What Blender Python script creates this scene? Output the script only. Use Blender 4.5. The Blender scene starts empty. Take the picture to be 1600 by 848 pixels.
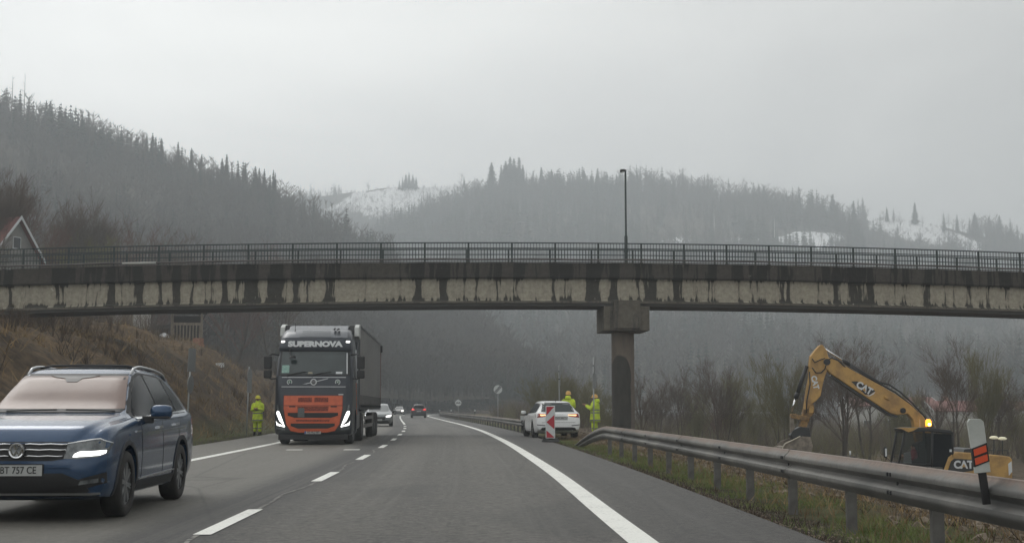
import bpy, bmesh, math, random
import numpy as np
from mathutils import Vector, Matrix
from mathutils.bvhtree import BVHTree
S = bpy.context.scene
COL = S.collection
R = math.radians
# ------------------------------------------------------------------ camera, light, exposure
F = 2080.0                      # focal length in pixels of a 1600 px wide frame
EYE = 1.17
PITCH = math.atan(213 / F)
cp, sp = math.cos(PITCH), math.sin(PITCH)
cam_d = bpy.data.cameras.new('camera'); cam_d.sensor_width = 36; cam_d.lens = 36 * F / 1600
cam_d.clip_start = 0.1; cam_d.clip_end = 12000
cam = bpy.data.objects.new('camera', cam_d); COL.objects.link(cam)
cam.location = (0, 0, EYE); cam.rotation_euler = (math.pi / 2 + PITCH, 0, 0)
S.camera = cam
SUN_EL, SUN_AZ = 48, -35
w = bpy.data.worlds.new('World'); S.world = w; w.use_nodes = True
nt = w.node_tree; nt.nodes.clear()
def wn(t, **k):
    n = nt.nodes.new(t)
    for a, b in k.items(): setattr(n, a, b)
    return n
out = wn('ShaderNodeOutputWorld'); bg = wn('ShaderNodeBackground')
sky = wn('ShaderNodeTexSky', sky_type='NISHITA', sun_disc=False)
sky.sun_elevation = R(SUN_EL); sky.sun_rotation = R(SUN_AZ); sky.air_density = 1.0; sky.dust_density = 4.0
hs = wn('ShaderNodeHueSaturation'); hs.inputs['Saturation'].default_value = 0.06
mixc = wn('ShaderNodeMix', data_type='RGBA'); mixc.inputs[0].default_value = 0.82     # the cloud deck over the clear sky
tc = wn('ShaderNodeTexCoord'); mp = wn('ShaderNodeMapping'); mp.inputs['Scale'].default_value = (1.0, 1.0, 2.6)
no = wn('ShaderNodeTexNoise'); no.inputs['Scale'].default_value = 2.3; no.inputs['Detail'].default_value = 5; no.inputs['Roughness'].default_value = .5; no.inputs['Distortion'].default_value = .4
ra = wn('ShaderNodeValToRGB'); ra.color_ramp.elements[0].position = .3; ra.color_ramp.elements[1].position = .72
ra.color_ramp.elements[0].color = (5.9, 5.95, 5.9, 1); ra.color_ramp.elements[1].color = (8.8, 8.8, 8.55, 1)
L = nt.links.new
L(tc.outputs['Generated'], mp.inputs[0]); L(mp.outputs[0], no.inputs[0]); L(no.outputs[0], ra.inputs[0])
# a darker bank of cloud towards the right of the view, brighter sky to the left
sx = wn('ShaderNodeSeparateXYZ'); L(tc.outputs['Generated'], sx.inputs[0])
mr = wn('ShaderNodeMapRange'); mr.inputs[1].default_value = -.35; mr.inputs[2].default_value = .4; mr.inputs[3].default_value = 1.62; mr.inputs[4].default_value = .80
mz = wn('ShaderNodeMapRange'); mz.inputs[1].default_value = .1; mz.inputs[2].default_value = .45; mz.inputs[3].default_value = 1.05; mz.inputs[4].default_value = .9
L(sx.outputs[0], mr.inputs[0]); L(sx.outputs[2], mz.inputs[0])
mm = wn('ShaderNodeMath', operation='MULTIPLY'); L(mr.outputs[0], mm.inputs[0]); L(mz.outputs[0], mm.inputs[1])
vm = wn('ShaderNodeVectorMath', operation='SCALE'); L(ra.outputs[0], vm.inputs[0]); L(mm.outputs[0], vm.inputs['Scale'])
L(sky.outputs[0], hs.inputs['Color']); L(hs.outputs[0], mixc.inputs[6]); L(vm.outputs[0], mixc.inputs[7])
L(mixc.outputs[2], bg.inputs[0]); bg.inputs[1].default_value = 0.12; L(bg.outputs[0], out.inputs[0])
sd = bpy.data.lights.new('sun', 'SUN'); sd.energy = 0.6; sd.angle = R(25); sd.color = (1, .97, .92)
sun = bpy.data.objects.new('sun', sd); COL.objects.link(sun)
sv = Vector((math.sin(R(SUN_AZ)) * math.cos(R(SUN_EL)), math.cos(R(SUN_AZ)) * math.cos(R(SUN_EL)), math.sin(R(SUN_EL))))
sun.rotation_euler = sv.to_track_quat('Z', 'Y').to_euler()
S.view_settings.view_transform = 'Standard'; S.view_settings.look = 'None'
S.view_settings.gamma = 1; S.view_settings.exposure = 0.0; S.view_settings.use_curve_mapping = False
S.render.engine = 'CYCLES'
S.cycles.use_denoising = True
try: S.cycles.denoiser = 'OPENIMAGEDENOISE'
except Exception: pass
S.cycles.max_bounces = 6; S.cycles.diffuse_bounces = 2; S.cycles.glossy_bounces = 3; S.cycles.transmission_bounces = 4
S.cycles.volume_bounces = 1; S.cycles.transparent_max_bounces = 8
HAZE_DENSITY = 0.00100
# ------------------------------------------------------------------ view geometry of the photograph
def ray(px, py):
    u = (px - 800) / F; v = (424 - py) / F
    return (u, cp - v * sp, sp + v * cp)
def at(px, py, Y):
    r = ray(px, py); k = Y / r[1]
    return Vector((r[0] * k, Y, EYE + r[2] * k))
def gnd(px, py, z=0):
    r = ray(px, py); k = (z - EYE) / r[2]
    return Vector((r[0] * k, r[1] * k, z))
# ------------------------------------------------------------------ helpers
def tag(o, label=None, cat=None, group=None, kind=None):
    if label: o['label'] = label
    if cat: o['category'] = cat
    if group: o['group'] = group
    if kind: o['kind'] = kind
    return o
def thing(name, label, cat, loc=(0, 0, 0), rz=0, group=None):
    o = bpy.data.objects.new(name, None); COL.objects.link(o)
    o.location = loc; o.rotation_euler = (0, 0, rz); o.empty_display_size = .3
    return tag(o, label, cat, group)
def copy_tree(o, parent=None, loc=None, rz=None, label=None, scale=None):
    c = o.copy(); COL.objects.link(c); c.parent = parent
    for ch in list(o.children): copy_tree(ch, c)
    if loc is not None: c.location = loc
    if rz is not None: c.rotation_euler = (0, 0, rz)
    if scale is not None: c.scale = scale if hasattr(scale, '__len__') else (scale,) * 3
    if label: c['label'] = label
    return c
def link(name, me, mat=None, parent=None, smooth=False, sharp=None):
    o = bpy.data.objects.new(name, me); COL.objects.link(o)
    if mat is not None and len(me.materials) == 0:
        for m in (mat if isinstance(mat, (list, tuple)) else [mat]): me.materials.append(m)
    if parent is not None: o.parent = parent
    if smooth or sharp is not None:
        me.polygons.foreach_set('use_smooth', [True] * len(me.polygons))
        if sharp is not None:
            try: me.set_sharp_from_angle(angle=R(sharp))
            except Exception: pass
    return o
def mesh_np(name, V, T, mats, midx=None, smooth=False):
    V = np.asarray(V, dtype=np.float32); T = np.asarray(T, dtype=np.int32); k = T.shape[1]
    me = bpy.data.meshes.new(name); me.vertices.add(len(V)); me.vertices.foreach_set('co', V.ravel())
    me.loops.add(T.size); me.loops.foreach_set('vertex_index', T.ravel())
    me.polygons.add(len(T)); me.polygons.foreach_set('loop_start', np.arange(0, T.size, k, dtype=np.int32))
    for m in (mats if isinstance(mats, (list, tuple)) else [mats]): me.materials.append(m)
    if midx is not None: me.polygons.foreach_set('material_index', np.asarray(midx, dtype=np.int32))
    me.polygons.foreach_set('use_smooth', [smooth] * len(T))
    me.update(calc_edges=True); me.validate()
    return me
class MB:
    def __init__(s): s.v = []; s.f = []; s.m = []
    def add(s, vs, fs, mi=0):
        n = len(s.v); s.v += [tuple(v) for v in vs]
        s.f += [tuple(i + n for i in f) for f in fs]; s.m += [mi] * len(fs)
        return s
    def box(s, a, b, mi=0, M=None, bev=0.0):
        x0, y0, z0 = a; x1, y1, z1 = b
        if bev > 0:
            c = min(bev, .49 * min(abs(x1 - x0), abs(y1 - y0), abs(z1 - z0)))
            bm = bmesh.new(); bmesh.ops.create_cube(bm, size=1)
            for v in bm.verts: v.co = Vector(((x0 + x1) / 2 + v.co.x * (x1 - x0), (y0 + y1) / 2 + v.co.y * (y1 - y0), (z0 + z1) / 2 + v.co.z * (z1 - z0)))
            bmesh.ops.bevel(bm, geom=bm.edges[:], offset=c, segments=2, affect='EDGES', profile=.5)
            bm.verts.index_update()
            vs = [v.co.copy() for v in bm.verts]; fs = [[v.index for v in f.verts] for f in bm.faces]; bm.free()
        else:
            vs = [Vector(p) for p in ((x0, y0, z0), (x1, y0, z0), (x1, y1, z0), (x0, y1, z0), (x0, y0, z1), (x1, y0, z1), (x1, y1, z1), (x0, y1, z1))]
            fs = [(0, 3, 2, 1), (4, 5, 6, 7), (0, 1, 5, 4), (1, 2, 6, 5), (2, 3, 7, 6), (3, 0, 4, 7)]
        if M is not None: vs = [M @ Vector(v) for v in vs]
        return s.add(vs, fs, mi)
    def tube(s, pts, r, n=8, mi=0, cap=True):
        pts = [Vector(p) for p in pts]; rs = r if hasattr(r, '__len__') else [r] * len(pts)
        rings = []; prev = None
        for i, p in enumerate(pts):
            d = (pts[min(i + 1, len(pts) - 1)] - pts[max(i - 1, 0)])
            if d.length < 1e-9: d = Vector((0, 0, 1))
            d.normalize()
            a = prev if prev is not None else (Vector((0, 0, 1)) if abs(d.z) < .9 else Vector((1, 0, 0)))
            u = d.cross(a); 
            if u.length < 1e-6: u = d.orthogonal()
            u.normalize(); w_ = u.cross(d).normalized(); prev = w_
            rings.append([p + rs[i] * (math.cos(2 * math.pi * k / n) * u + math.sin(2 * math.pi * k / n) * w_) for k in range(n)])
        vs = [v for rg in rings for v in rg]; fs = []
        for i in range(len(pts) - 1):
            for k in range(n):
                fs.append((i * n + k, i * n + (k + 1) % n, (i + 1) * n + (k + 1) % n, (i + 1) * n + k))
        if cap: fs.append(tuple(range(n))); fs.append(tuple(reversed(range((len(pts) - 1) * n, len(pts) * n))))
        return s.add(vs, fs, mi)
    def lathe(s, prof, n=24, axis='Z', c=(0, 0, 0), mi=0):
        # prof: (r, h) pairs round an axis through c
        vs = []; fs = []; c = Vector(c)
        for (r, h) in prof:
            for k in range(n):
                a = 2 * math.pi * k / n; x, y = r * math.cos(a), r * math.sin(a)
                vs.append(c + (Vector((x, y, h)) if axis == 'Z' else Vector((h, x, y)) if axis == 'X' else Vector((x, h, y))))
        for i in range(len(prof) - 1):
            for k in range(n): fs.append((i * n + k, i * n + (k + 1) % n, (i + 1) * n + (k + 1) % n, (i + 1) * n + k))
        return s.add(vs, fs, mi)
    def disc(s, c, r, axis='Z', n=24, mi=0, r2=None):
        vs = []; c = Vector(c); r2 = r if r2 is None else r2
        for k in range(n):
            a = 2 * math.pi * k / n; x, y = r * math.cos(a), r2 * math.sin(a)
            vs.append(c + (Vector((x, y, 0)) if axis == 'Z' else Vector((0, x, y)) if axis == 'X' else Vector((x, 0, y))))
        return s.add(vs, [tuple(range(n))], mi)
    def prism(s, poly, y0, y1, mi=0, plane='XZ', M=None):
        # polygon in XZ (or XY / YZ) pushed between y0 and y1
        n = len(poly)
        def P(a, b, t): return Vector((a, t, b)) if plane == 'XZ' else Vector((a, b, t)) if plane == 'XY' else Vector((t, a, b))
        vs = [P(a, b, y0) for a, b in poly] + [P(a, b, y1) for a, b in poly]
        if M is not None: vs = [M @ v for v in vs]
        fs = [tuple(range(n)), tuple(reversed(range(n, 2 * n)))] + [(i, i + n, (i + 1) % n + n, (i + 1) % n) for i in range(n)]
        return s.add(vs, fs, mi)
    def loft(s, rings, mi=0, cap=True, closed=True):
        n = len(rings[0]); vs = [p for rg in rings for p in rg]; fs = []
        for i in range(len(rings) - 1):
            for k in range(n if closed else n - 1):
                fs.append((i * n + k, i * n + (k + 1) % n, (i + 1) * n + (k + 1) % n, (i + 1) * n + k))
        if cap: fs.append(tuple(reversed(range(n)))); fs.append(tuple(range((len(rings) - 1) * n, len(rings) * n)))
        return s.add(vs, fs, mi)
    def build(s, name, mat, parent=None, smooth=False, sharp=None, recalc=True, bevel=0):
        me = bpy.data.meshes.new(name); me.from_pydata(s.v, [], s.f)
        for m in (mat if isinstance(mat, (list, tuple)) else [mat]): me.materials.append(m)
        if isinstance(mat, (list, tuple)): me.polygons.foreach_set('material_index', s.m)
        if recalc or bevel:
            bm = bmesh.new(); bm.from_mesh(me)
            if recalc: bmesh.ops.recalc_face_normals(bm, faces=bm.faces)
            if bevel: bmesh.ops.bevel(bm, geom=[e for e in bm.edges if len(e.link_faces) == 2 and e.calc_face_angle() > .6], offset=bevel, segments=2, affect='EDGES', profile=.5)
            bm.to_mesh(me); bm.free()
        me.update()
        return link(name, me, None, parent, smooth, sharp)
# ------------------------------------------------------------------ materials
MATS = {}
def srgb(r, g, b): return tuple(((c / 255) / 12.92 if c / 255 <= .04045 else ((c / 255 + .055) / 1.055) ** 2.4) for c in (r, g, b))
def mat(name, col, rough=.6, metal=0.0, col2=None, scale=3.0, detail=6, bump=0.0, bscale=None, coat=0, emit=None, es=0, spec=.5, stretch=(1, 1, 1), lo=.35, hi=.65, alpha=None, trans=0, dirt=None, coord='Object'):
    if name in MATS: return MATS[name]
    m = bpy.data.materials.new(name); m.use_nodes = True; t = m.node_tree; b = t.nodes['Principled BSDF']
    b.inputs['Base Color'].default_value = (*col, 1); b.inputs['Roughness'].default_value = rough; b.inputs['Metallic'].default_value = metal
    b.inputs['Specular IOR Level'].default_value = spec; b.inputs['Coat Weight'].default_value = coat; b.inputs['Coat Roughness'].default_value = .08
    b.inputs['Transmission Weight'].default_value = trans
    if emit: b.inputs['Emission Color'].default_value = (*emit, 1); b.inputs['Emission Strength'].default_value = es
    need = col2 is not None or bump or dirt
    if need:
        tc = t.nodes.new('ShaderNodeTexCoord'); mp = t.nodes.new('ShaderNodeMapping'); mp.inputs['Scale'].default_value = stretch
        t.links.new(tc.outputs[coord], mp.inputs[0])
        n1 = t.nodes.new('ShaderNodeTexNoise'); n1.inputs['Scale'].default_value = scale; n1.inputs['Detail'].default_value = detail; n1.inputs['Roughness'].default_value = .6
        t.links.new(mp.outputs[0], n1.inputs[0])
        if col2 is not None:
            rp = t.nodes.new('ShaderNodeValToRGB'); rp.color_ramp.elements[0].position = lo; rp.color_ramp.elements[1].position = hi
            rp.color_ramp.elements[0].color = (*col, 1); rp.color_ramp.elements[1].color = (*col2, 1)
            t.links.new(n1.outputs[0], rp.inputs[0]); t.links.new(rp.outputs[0], b.inputs['Base Color'])
        if bump:
            n2 = t.nodes.new('ShaderNodeTexNoise'); n2.inputs['Scale'].default_value = bscale or scale * 3; n2.inputs['Detail'].default_value = 5
            t.links.new(mp.outputs[0], n2.inputs[0])
            bp = t.nodes.new('ShaderNodeBump'); bp.inputs['Strength'].default_value = 1; bp.inputs['Distance'].default_value = bump
            t.links.new(n2.outputs[0], bp.inputs['Height']); t.links.new(bp.outputs[0], b.inputs['Normal'])
    MATS[name] = m; return m
class NT:      # small node-building helper for the richer materials
    def __init__(s, name):
        s.m = bpy.data.materials.new(name); s.m.use_nodes = True; s.t = s.m.node_tree; s.b = s.t.nodes['Principled BSDF']; MATS[name] = s.m
    def n(s, t, ins=None, **k):
        o = s.t.nodes.new(t)
        for a, b in k.items(): setattr(o, a, b)
        for a, b in (ins or {}).items():
            if hasattr(b, 'is_linked') or isinstance(b, bpy.types.NodeSocket): s.t.links.new(b, o.inputs[a])
            else: o.inputs[a].default_value = b
        return o
    def math(s, op, a, b=0.0, c=None, clamp=False):
        o = s.t.nodes.new('ShaderNodeMath'); o.operation = op; o.use_clamp = clamp
        for i, x in enumerate((a, b) if c is None else (a, b, c)):
            if isinstance(x, bpy.types.NodeSocket): s.t.links.new(x, o.inputs[i])
            else: o.inputs[i].default_value = x
        return o.outputs[0]
    def mr(s, v, a, b, c=0.0, d=1.0, smooth=False):
        o = s.t.nodes.new('ShaderNodeMapRange'); o.interpolation_type = 'SMOOTHSTEP' if smooth else 'LINEAR'
        s.t.links.new(v, o.inputs[0])
        for i, x in enumerate((a, b, c, d)): o.inputs[i + 1].default_value = x
        return o.outputs[0]
    def mix(s, f, a, b):
        o = s.t.nodes.new('ShaderNodeMix'); o.data_type = 'RGBA'
        for i, x in ((0, f), (6, a), (7, b)):
            if isinstance(x, bpy.types.NodeSocket): s.t.links.new(x, o.inputs[i])
            elif i == 0: o.inputs[0].default_value = x
            else: o.inputs[i].default_value = (*x, 1)
        return o.outputs[2]
    def noise(s, vec, scale, detail=5, rough=.55, dist=0.0, stretch=None, dim='3D'):
        if stretch is not None: vec = s.n('ShaderNodeMapping', {'Vector': vec, 'Scale': stretch}).outputs[0]
        return s.n('ShaderNodeTexNoise', {'Vector': vec, 'Scale': scale, 'Detail': detail, 'Roughness': rough, 'Distortion': dist}).outputs[0]
    def bump(s, h, dist, strength=1.0):
        o = s.n('ShaderNodeBump', {'Height': h, 'Distance': dist, 'Strength': strength}); s.t.links.new(o.outputs[0], s.b.inputs['Normal'])
    def col(s, c): s.t.links.new(c, s.b.inputs['Base Color'])
    def coord(s, which='Object'): return s.t.nodes.new('ShaderNodeTexCoord').outputs[which]
# ------------------------------------------------------------------ line of the bridge (needed by the stained concrete)
BY0, BY1 = 59.3, 62.3
def bpath(px):      # near edge of the deck: X, Y for a pixel column, and the height of the top rail
    Y = BY0 + (BY1 - BY0) * px / 1600; return (px - 800) / F * Y * 1.004, Y
_bx = [0, 250, 500, 700, 850, 1000, 1200, 1400, 1600]; _by = [388, 383.5, 380, 378, 378, 379, 382.5, 388, 394]
_pf = np.polyfit([bpath(p)[0] for p in _bx], [at(p, y, bpath(p)[1]).z for p, y in zip(_bx, _by)], 2)
def zrail(X): return float(np.polyval(_pf, X))
DIR = (Vector(bpath(1600)) - Vector(bpath(0))).normalized(); B0 = Vector(bpath(800)); NRM = Vector((-DIR.y, DIR.x))
# ------------------------------------------------------------------ material library
def build_mats():
    # asphalt: UV = (metres across the road, metres along it)
    a = NT('asphalt'); uv = a.coord('UV'); ob = a.coord('Object')
    sep = a.n('ShaderNodeSeparateXYZ', {0: uv})
    fine = a.noise(ob, 30, 8, .85); mid = a.noise(ob, 1.1, 6, .6, .3); streak = a.noise(uv, 1.0, 5, .6, 0, (1.7, .05, 1))
    base = a.mix(a.mr(fine, .42, .58), (.008, .0075, .007), (.175, .164, .142))
    base = a.mix(a.math('MULTIPLY', a.mr(mid, .4, .68), .45), base, (.036, .036, .035))
    base = a.mix(a.math('MULTIPLY', a.mr(streak, .42, .66), .55), base, (.115, .110, .100))
    tr = a.math('SUBTRACT', 1.0, a.mr(a.math('ABSOLUTE', a.math('SUBTRACT', a.math('ABSOLUTE', a.math('SUBTRACT', sep.outputs[0], 1.95)), .85)), .1, .55, smooth=True))
    base = a.mix(a.math('MULTIPLY', tr, .42), base, (.135, .128, .112))
    # broad lighter sweep on the oncoming lane and dark patched seam beside the dashes
    gr2 = a.noise(ob, 9, 6, .8); base = a.mix(a.math('MULTIPLY', a.mr(gr2, .5, .62), .65), base, (.175, .165, .142)); base = a.mix(a.math('MULTIPLY', a.mr(gr2, .5, .38), .7), base, (.026, .025, .023))
    seam = a.math('SUBTRACT', 1.0, a.mr(a.math('ABSOLUTE', a.math('ADD', a.math('ADD', sep.outputs[0], .45), a.math('MULTIPLY', a.noise(uv, .35, 3), -.3))), .1, .9, smooth=True))
    base = a.mix(a.math('MULTIPLY', seam, .72), base, (.026, .026, .026))
    pt = a.mr(a.noise(uv, 1.0, 3, .5, .4, (.30, .05, 1)), .52, .56, smooth=True); base = a.mix(a.math('MULTIPLY', pt, .42), base, (.045, .044, .042))
    base = a.mix(a.math('MULTIPLY', a.mr(a.noise(uv, 1.0, 4, .7, 0, (5.5, .03, 1)), .5, .68), .4), base, (.15, .145, .13))
    lft = a.mr(sep.outputs[0], -.5, -1.1, smooth=True); base = a.mix(a.math('MULTIPLY', lft, .48), base, (.20, .19, .165))
    shl = a.mr(sep.outputs[0], 4.15, 4.35); base = a.mix(a.math('MULTIPLY', shl, .4), base, (.038, .037, .038))
    cr = a.n('ShaderNodeTexVoronoi', {'Vector': a.n('ShaderNodeMapping', {'Vector': uv, 'Scale': (.22, .07, 1)}).outputs[0], 'Scale': 1.0}, feature='DISTANCE_TO_EDGE').outputs[0]
    crk = a.math('MULTIPLY', a.math('SUBTRACT', 1.0, a.mr(a.math('ADD', cr, a.math('MULTIPLY', a.noise(uv, 3, 4), .01)), .006, .012)), .3)
    base = a.mix(crk, base, (.022, .022, .022))
    a.col(base); a.b.inputs['Roughness'].default_value = .62; a.b.inputs['Specular IOR Level'].default_value = .42
    a.bump(fine, .02)
    p = NT('line_paint'); ob = p.coord('Object'); wear = p.noise(ob, 22, 6, .75); big = p.noise(ob, 1.2, 4)
    p.col(p.mix(p.mr(p.math('ADD', wear, p.math('MULTIPLY', big, .35)), .70, .90), (.80, .80, .75), (.24, .235, .22))); p.b.inputs['Roughness'].default_value = .55; p.bump(wear, .004)
    sx_ = NT('sealed_joint'); ob = sx_.coord('Object'); sx_.col(sx_.mix(sx_.mr(sx_.noise(ob, 9, 5), .4, .6), (.022, .022, .022), (.21, .20, .18))); sx_.b.inputs['Roughness'].default_value = .7
    # soil / terrain by region
    g = NT('terrain'); ob = g.coord('Object'); sep = g.n('ShaderNodeSeparateXYZ', {0: ob})
    n1 = g.noise(ob, .22, 6, .65); n2 = g.noise(ob, 2.8, 7, .7); n3 = g.noise(ob, 12, 5, .7)
    left = g.mix(g.mr(n1, .38, .62), (.085, .064, .044), (.22, .150, .085))
    left = g.mix(g.mr(n2, .38, .7), left, (.045, .037, .028))
    att = g.n('ShaderNodeAttribute', attribute_name='cover').outputs
    sepc = g.n('ShaderNodeSeparateColor', {0: att[0]}).outputs
    rub = g.mix(g.mr(n3, .35, .65), (.055, .043, .031), (.21, .165, .115)); rub = g.mix(g.mr(n1, .4, .6), rub, g.mix(g.mr(n2, .4, .6), (.05, .042, .032), (.15, .11, .07)))
    grs = g.mix(g.mr(n2, .3, .7), (.065, .085, .032), (.14, .135, .065))
    c = g.mix(sepc[0], left, rub); c = g.mix(sepc[1], c, grs)
    c = g.mix(g.math('MULTIPLY', sepc[2], 1), c, g.mix(g.mr(n3, .4, .6), (.032, .028, .022), (.075, .058, .045)))
    g.col(c); g.b.inputs['Roughness'].default_value = .95; g.b.inputs['Specular IOR Level'].default_value = .15
    g.bump(g.math('ADD', n2, g.math('MULTIPLY', n3, .4)), .22)
    # hills with snow cover
    sl = NT('cut_slope'); ob = sl.coord('Object'); n1 = sl.noise(ob, .5, 6, .7, .3, (.25, 1, 1.3)); n2 = sl.noise(ob, .9, 6, .7)
    sl.col(sl.mix(sl.mr(n2, .4, .7), sl.mix(sl.mr(n1, .4, .62), (.085, .068, .055), (.24, .185, .145)), (.07, .056, .046))); sl.b.inputs['Roughness'].default_value = .95; sl.b.inputs['Specular IOR Level'].default_value = .1
    h = NT('hillside'); ob = h.coord('Object')
    n1 = h.noise(ob, .012, 6, .6); n2 = h.noise(ob, .09, 6, .7); n3 = h.noise(ob, .11, 7, .8, .5, (1, .35, 1))
    c = h.mix(h.mr(n1, .35, .65), (.040, .036, .030), (.085, .068, .050)); c = h.mix(h.mr(n2, .4, .66), c, (.115, .10, .08))
    sn = h.n('ShaderNodeAttribute', attribute_name='snow').outputs[2]
    c = h.mix(h.mr(h.math('ADD', h.math('MULTIPLY', sn, 1.25), h.math('MULTIPLY', h.math('SUBTRACT', n3, .5), 2.6)), .72, .98), c, (.92, .93, .94))
    h.col(c); h.b.inputs['Roughness'].default_value = .95; h.b.inputs['Specular IOR Level'].default_value = .1
    # stained bridge concrete: object X along the bridge, Z up
    def stained(name, clean, dirty, amt, thr, bottom=None):
        s = NT(name); ob = s.coord('Object'); sep = s.n('ShaderNodeSeparateXYZ', {0: ob}); x, y, z = sep.outputs[:3]
        q0, q1, q2 = float(_pf[0]), float(_pf[1]), float(_pf[2]); wob = s.noise(ob, 1.3, 4, .6)
        rail_z = s.math('ADD', s.math('MULTIPLY', s.math('MULTIPLY', x, x), q0), s.math('ADD', s.math('MULTIPLY', x, q1 + 2 * q0 * B0.x), q2 + q1 * B0.x + q0 * B0.x ** 2)); hrel = s.math('SUBTRACT', z, rail_z)
        xx = s.math('ADD', x, s.math('MULTIPLY', wob, .16))
        v = s.n('ShaderNodeCombineXYZ', {0: xx, 1: 0.0, 2: s.math('MULTIPLY', z, .10)}).outputs[0]
        d1 = s.noise(v, .75, 2, .5); d2 = s.noise(v, 1.75, 3, .6); d3 = s.noise(v, 7, 4, .7)
        drip = s.math('ADD', s.math('MULTIPLY', d1, .16), s.math('ADD', s.math('MULTIPLY', d2, .72), s.math('MULTIPLY', d3, .16)))
        if bottom is not None:      # streaks widen towards the ledge they run down to
            drip = s.math('ADD', drip, s.math('MULTIPLY', s.mr(hrel, -2.38, -2.66, smooth=True), .055)); drip = s.math('ADD', drip, s.math('MULTIPLY', s.mr(hrel, -1.85, -1.66, smooth=True), .035))
            broad = s.noise(s.n('ShaderNodeCombineXYZ', {0: x}).outputs[0], .22, 2, .5); drip = s.math('ADD', drip, s.math('MULTIPLY', s.math('SUBTRACT', broad, .5), .42))
        f = s.math('ADD', s.math('MULTIPLY', s.mr(drip, thr, thr + .035, smooth=True), .8), s.math('MULTIPLY', s.mr(drip, thr - .07, thr + .08), .3), clamp=True)
        blot = s.noise(ob, 5, 6, .7)
        cl = s.mix(s.mr(blot, .35, .7), clean, tuple(c * .6 for c in clean)); dk = s.mix(s.mr(blot, .35, .6), dirty, tuple(c * 2.1 for c in dirty))
        c = s.mix(s.math('MULTIPLY', f, amt), cl, dk)
        vs_ = s.noise(v, 5.5, 4, .75); cl = s.mix(s.math('MULTIPLY', s.mr(vs_, .42, .70), .75), cl, tuple(c * k for c, k in zip(clean, (.52, .46, .40))))
        pn = s.n('ShaderNodeTexNoise', {'Vector': s.n('ShaderNodeCombineXYZ', {0: s.math('MULTIPLY', s.math('FLOOR', s.math('MULTIPLY', x, .5)), 3.7)}).outputs[0], 'Scale': 1.0, 'Detail': 0}).outputs[0]; cl = s.mix(s.math('MULTIPLY', s.mr(pn, .3, .7), .35), cl, tuple(c * .7 for c in clean))
        seam_ = s.math('SUBTRACT', 1.0, s.mr(s.math('PINGPONG', x, 1.0), .0, .022)); cl = s.mix(s.math('MULTIPLY', seam_, .7), cl, dirty)
        pale = s.mr(s.noise(ob, 2.2, 7, .75, .6, (1, 1, .8)), .665 if bottom is not None else .635, .70 if bottom is None else .69)
        c = s.mix(s.math('MULTIPLY', pale, .75), c, tuple(min(.62, q * 1.5 + .1) for q in clean))
        s.col(c); s.b.inputs['Roughness'].default_value = .9; s.b.inputs['Specular IOR Level'].default_value = .25
        s.bump(blot, .02)
        return s.m
    stained('girder_concrete', (.40, .365, .29), (.022, .020, .017), .95, .55, .1)
    stained('fascia_concrete', (.075, .066, .055), (.010, .009, .008), .9, .50)
    stained('cap_concrete', (.14, .125, .10), (.045, .041, .036), .9, .55)
    stained('ledge_concrete', (.17, .155, .125), (.05, .045, .04), .85, .56)
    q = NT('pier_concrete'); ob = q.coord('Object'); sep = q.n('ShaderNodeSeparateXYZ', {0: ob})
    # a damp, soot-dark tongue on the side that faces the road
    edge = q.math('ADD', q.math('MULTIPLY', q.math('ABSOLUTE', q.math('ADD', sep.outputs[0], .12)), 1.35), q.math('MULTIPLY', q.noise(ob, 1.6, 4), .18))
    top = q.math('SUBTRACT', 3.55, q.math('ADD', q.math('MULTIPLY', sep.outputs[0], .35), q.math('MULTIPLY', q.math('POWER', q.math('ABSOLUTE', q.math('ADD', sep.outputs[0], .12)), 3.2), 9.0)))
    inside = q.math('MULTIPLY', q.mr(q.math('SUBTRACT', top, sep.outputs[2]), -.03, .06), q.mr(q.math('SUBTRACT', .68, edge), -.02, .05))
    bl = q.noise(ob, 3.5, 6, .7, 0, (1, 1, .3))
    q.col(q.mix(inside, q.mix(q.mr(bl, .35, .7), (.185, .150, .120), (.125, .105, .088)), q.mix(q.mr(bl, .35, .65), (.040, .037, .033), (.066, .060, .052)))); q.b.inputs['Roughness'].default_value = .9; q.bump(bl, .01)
    # galvanised guard rail: rust along the top edge
    r = NT('galvanised'); ob = r.coord('Object'); uvz = r.n('ShaderNodeSeparateXYZ', {0: r.coord('UV')}).outputs[1]
    n = r.noise(ob, 2.2, 6, .65); n2 = r.noise(ob, 15, 5, .7)
    zc = r.mix(r.mr(r.noise(ob, .7, 5), .35, .65), (.105, .106, .102), (.235, .228, .212)); zc = r.mix(r.mr(n2, .5, .75), zc, (.12, .12, .115))
    rust = r.mix(r.mr(n2, .3, .7), (.15, .085, .055), (.30, .20, .145))
    f = r.math('ADD', r.mr(r.math('ADD', uvz, r.math('MULTIPLY', r.math('SUBTRACT', n, .5), .40)), .80, .93), r.math('MULTIPLY', r.mr(r.noise(ob, 1.5, 6, .7), .66, .74), .5), clamp=True)
    r.col(r.mix(r.math('MULTIPLY', f, .55), zc, rust)); r.b.inputs['Metallic'].default_value = .35; r.b.inputs['Roughness'].default_value = .55; r.bump(n2, .002)
    # trailer tarpaulin
    t = NT('tarpaulin'); ob = t.coord('Object'); n = t.noise(ob, 1.1, 5, .6, .3, (1, .35, 1)); n2 = t.noise(ob, 7, 4, .6, 0, (1, 1, .15))
    t.col(t.mix(t.mr(n, .35, .65), (.115, .112, .108), (.17, .162, .155))); t.b.inputs['Roughness'].default_value = .42; t.bump(t.math('ADD', n, t.math('MULTIPLY', n2, .35)), .05)
build_mats()
M = MATS
BLUE = mat('blue_car_paint', (.019, .056, .125), .24, .35, coat=.8)
WHITE = mat('white_car_paint', (.86, .87, .87), .35, 0, coat=.5)
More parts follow.
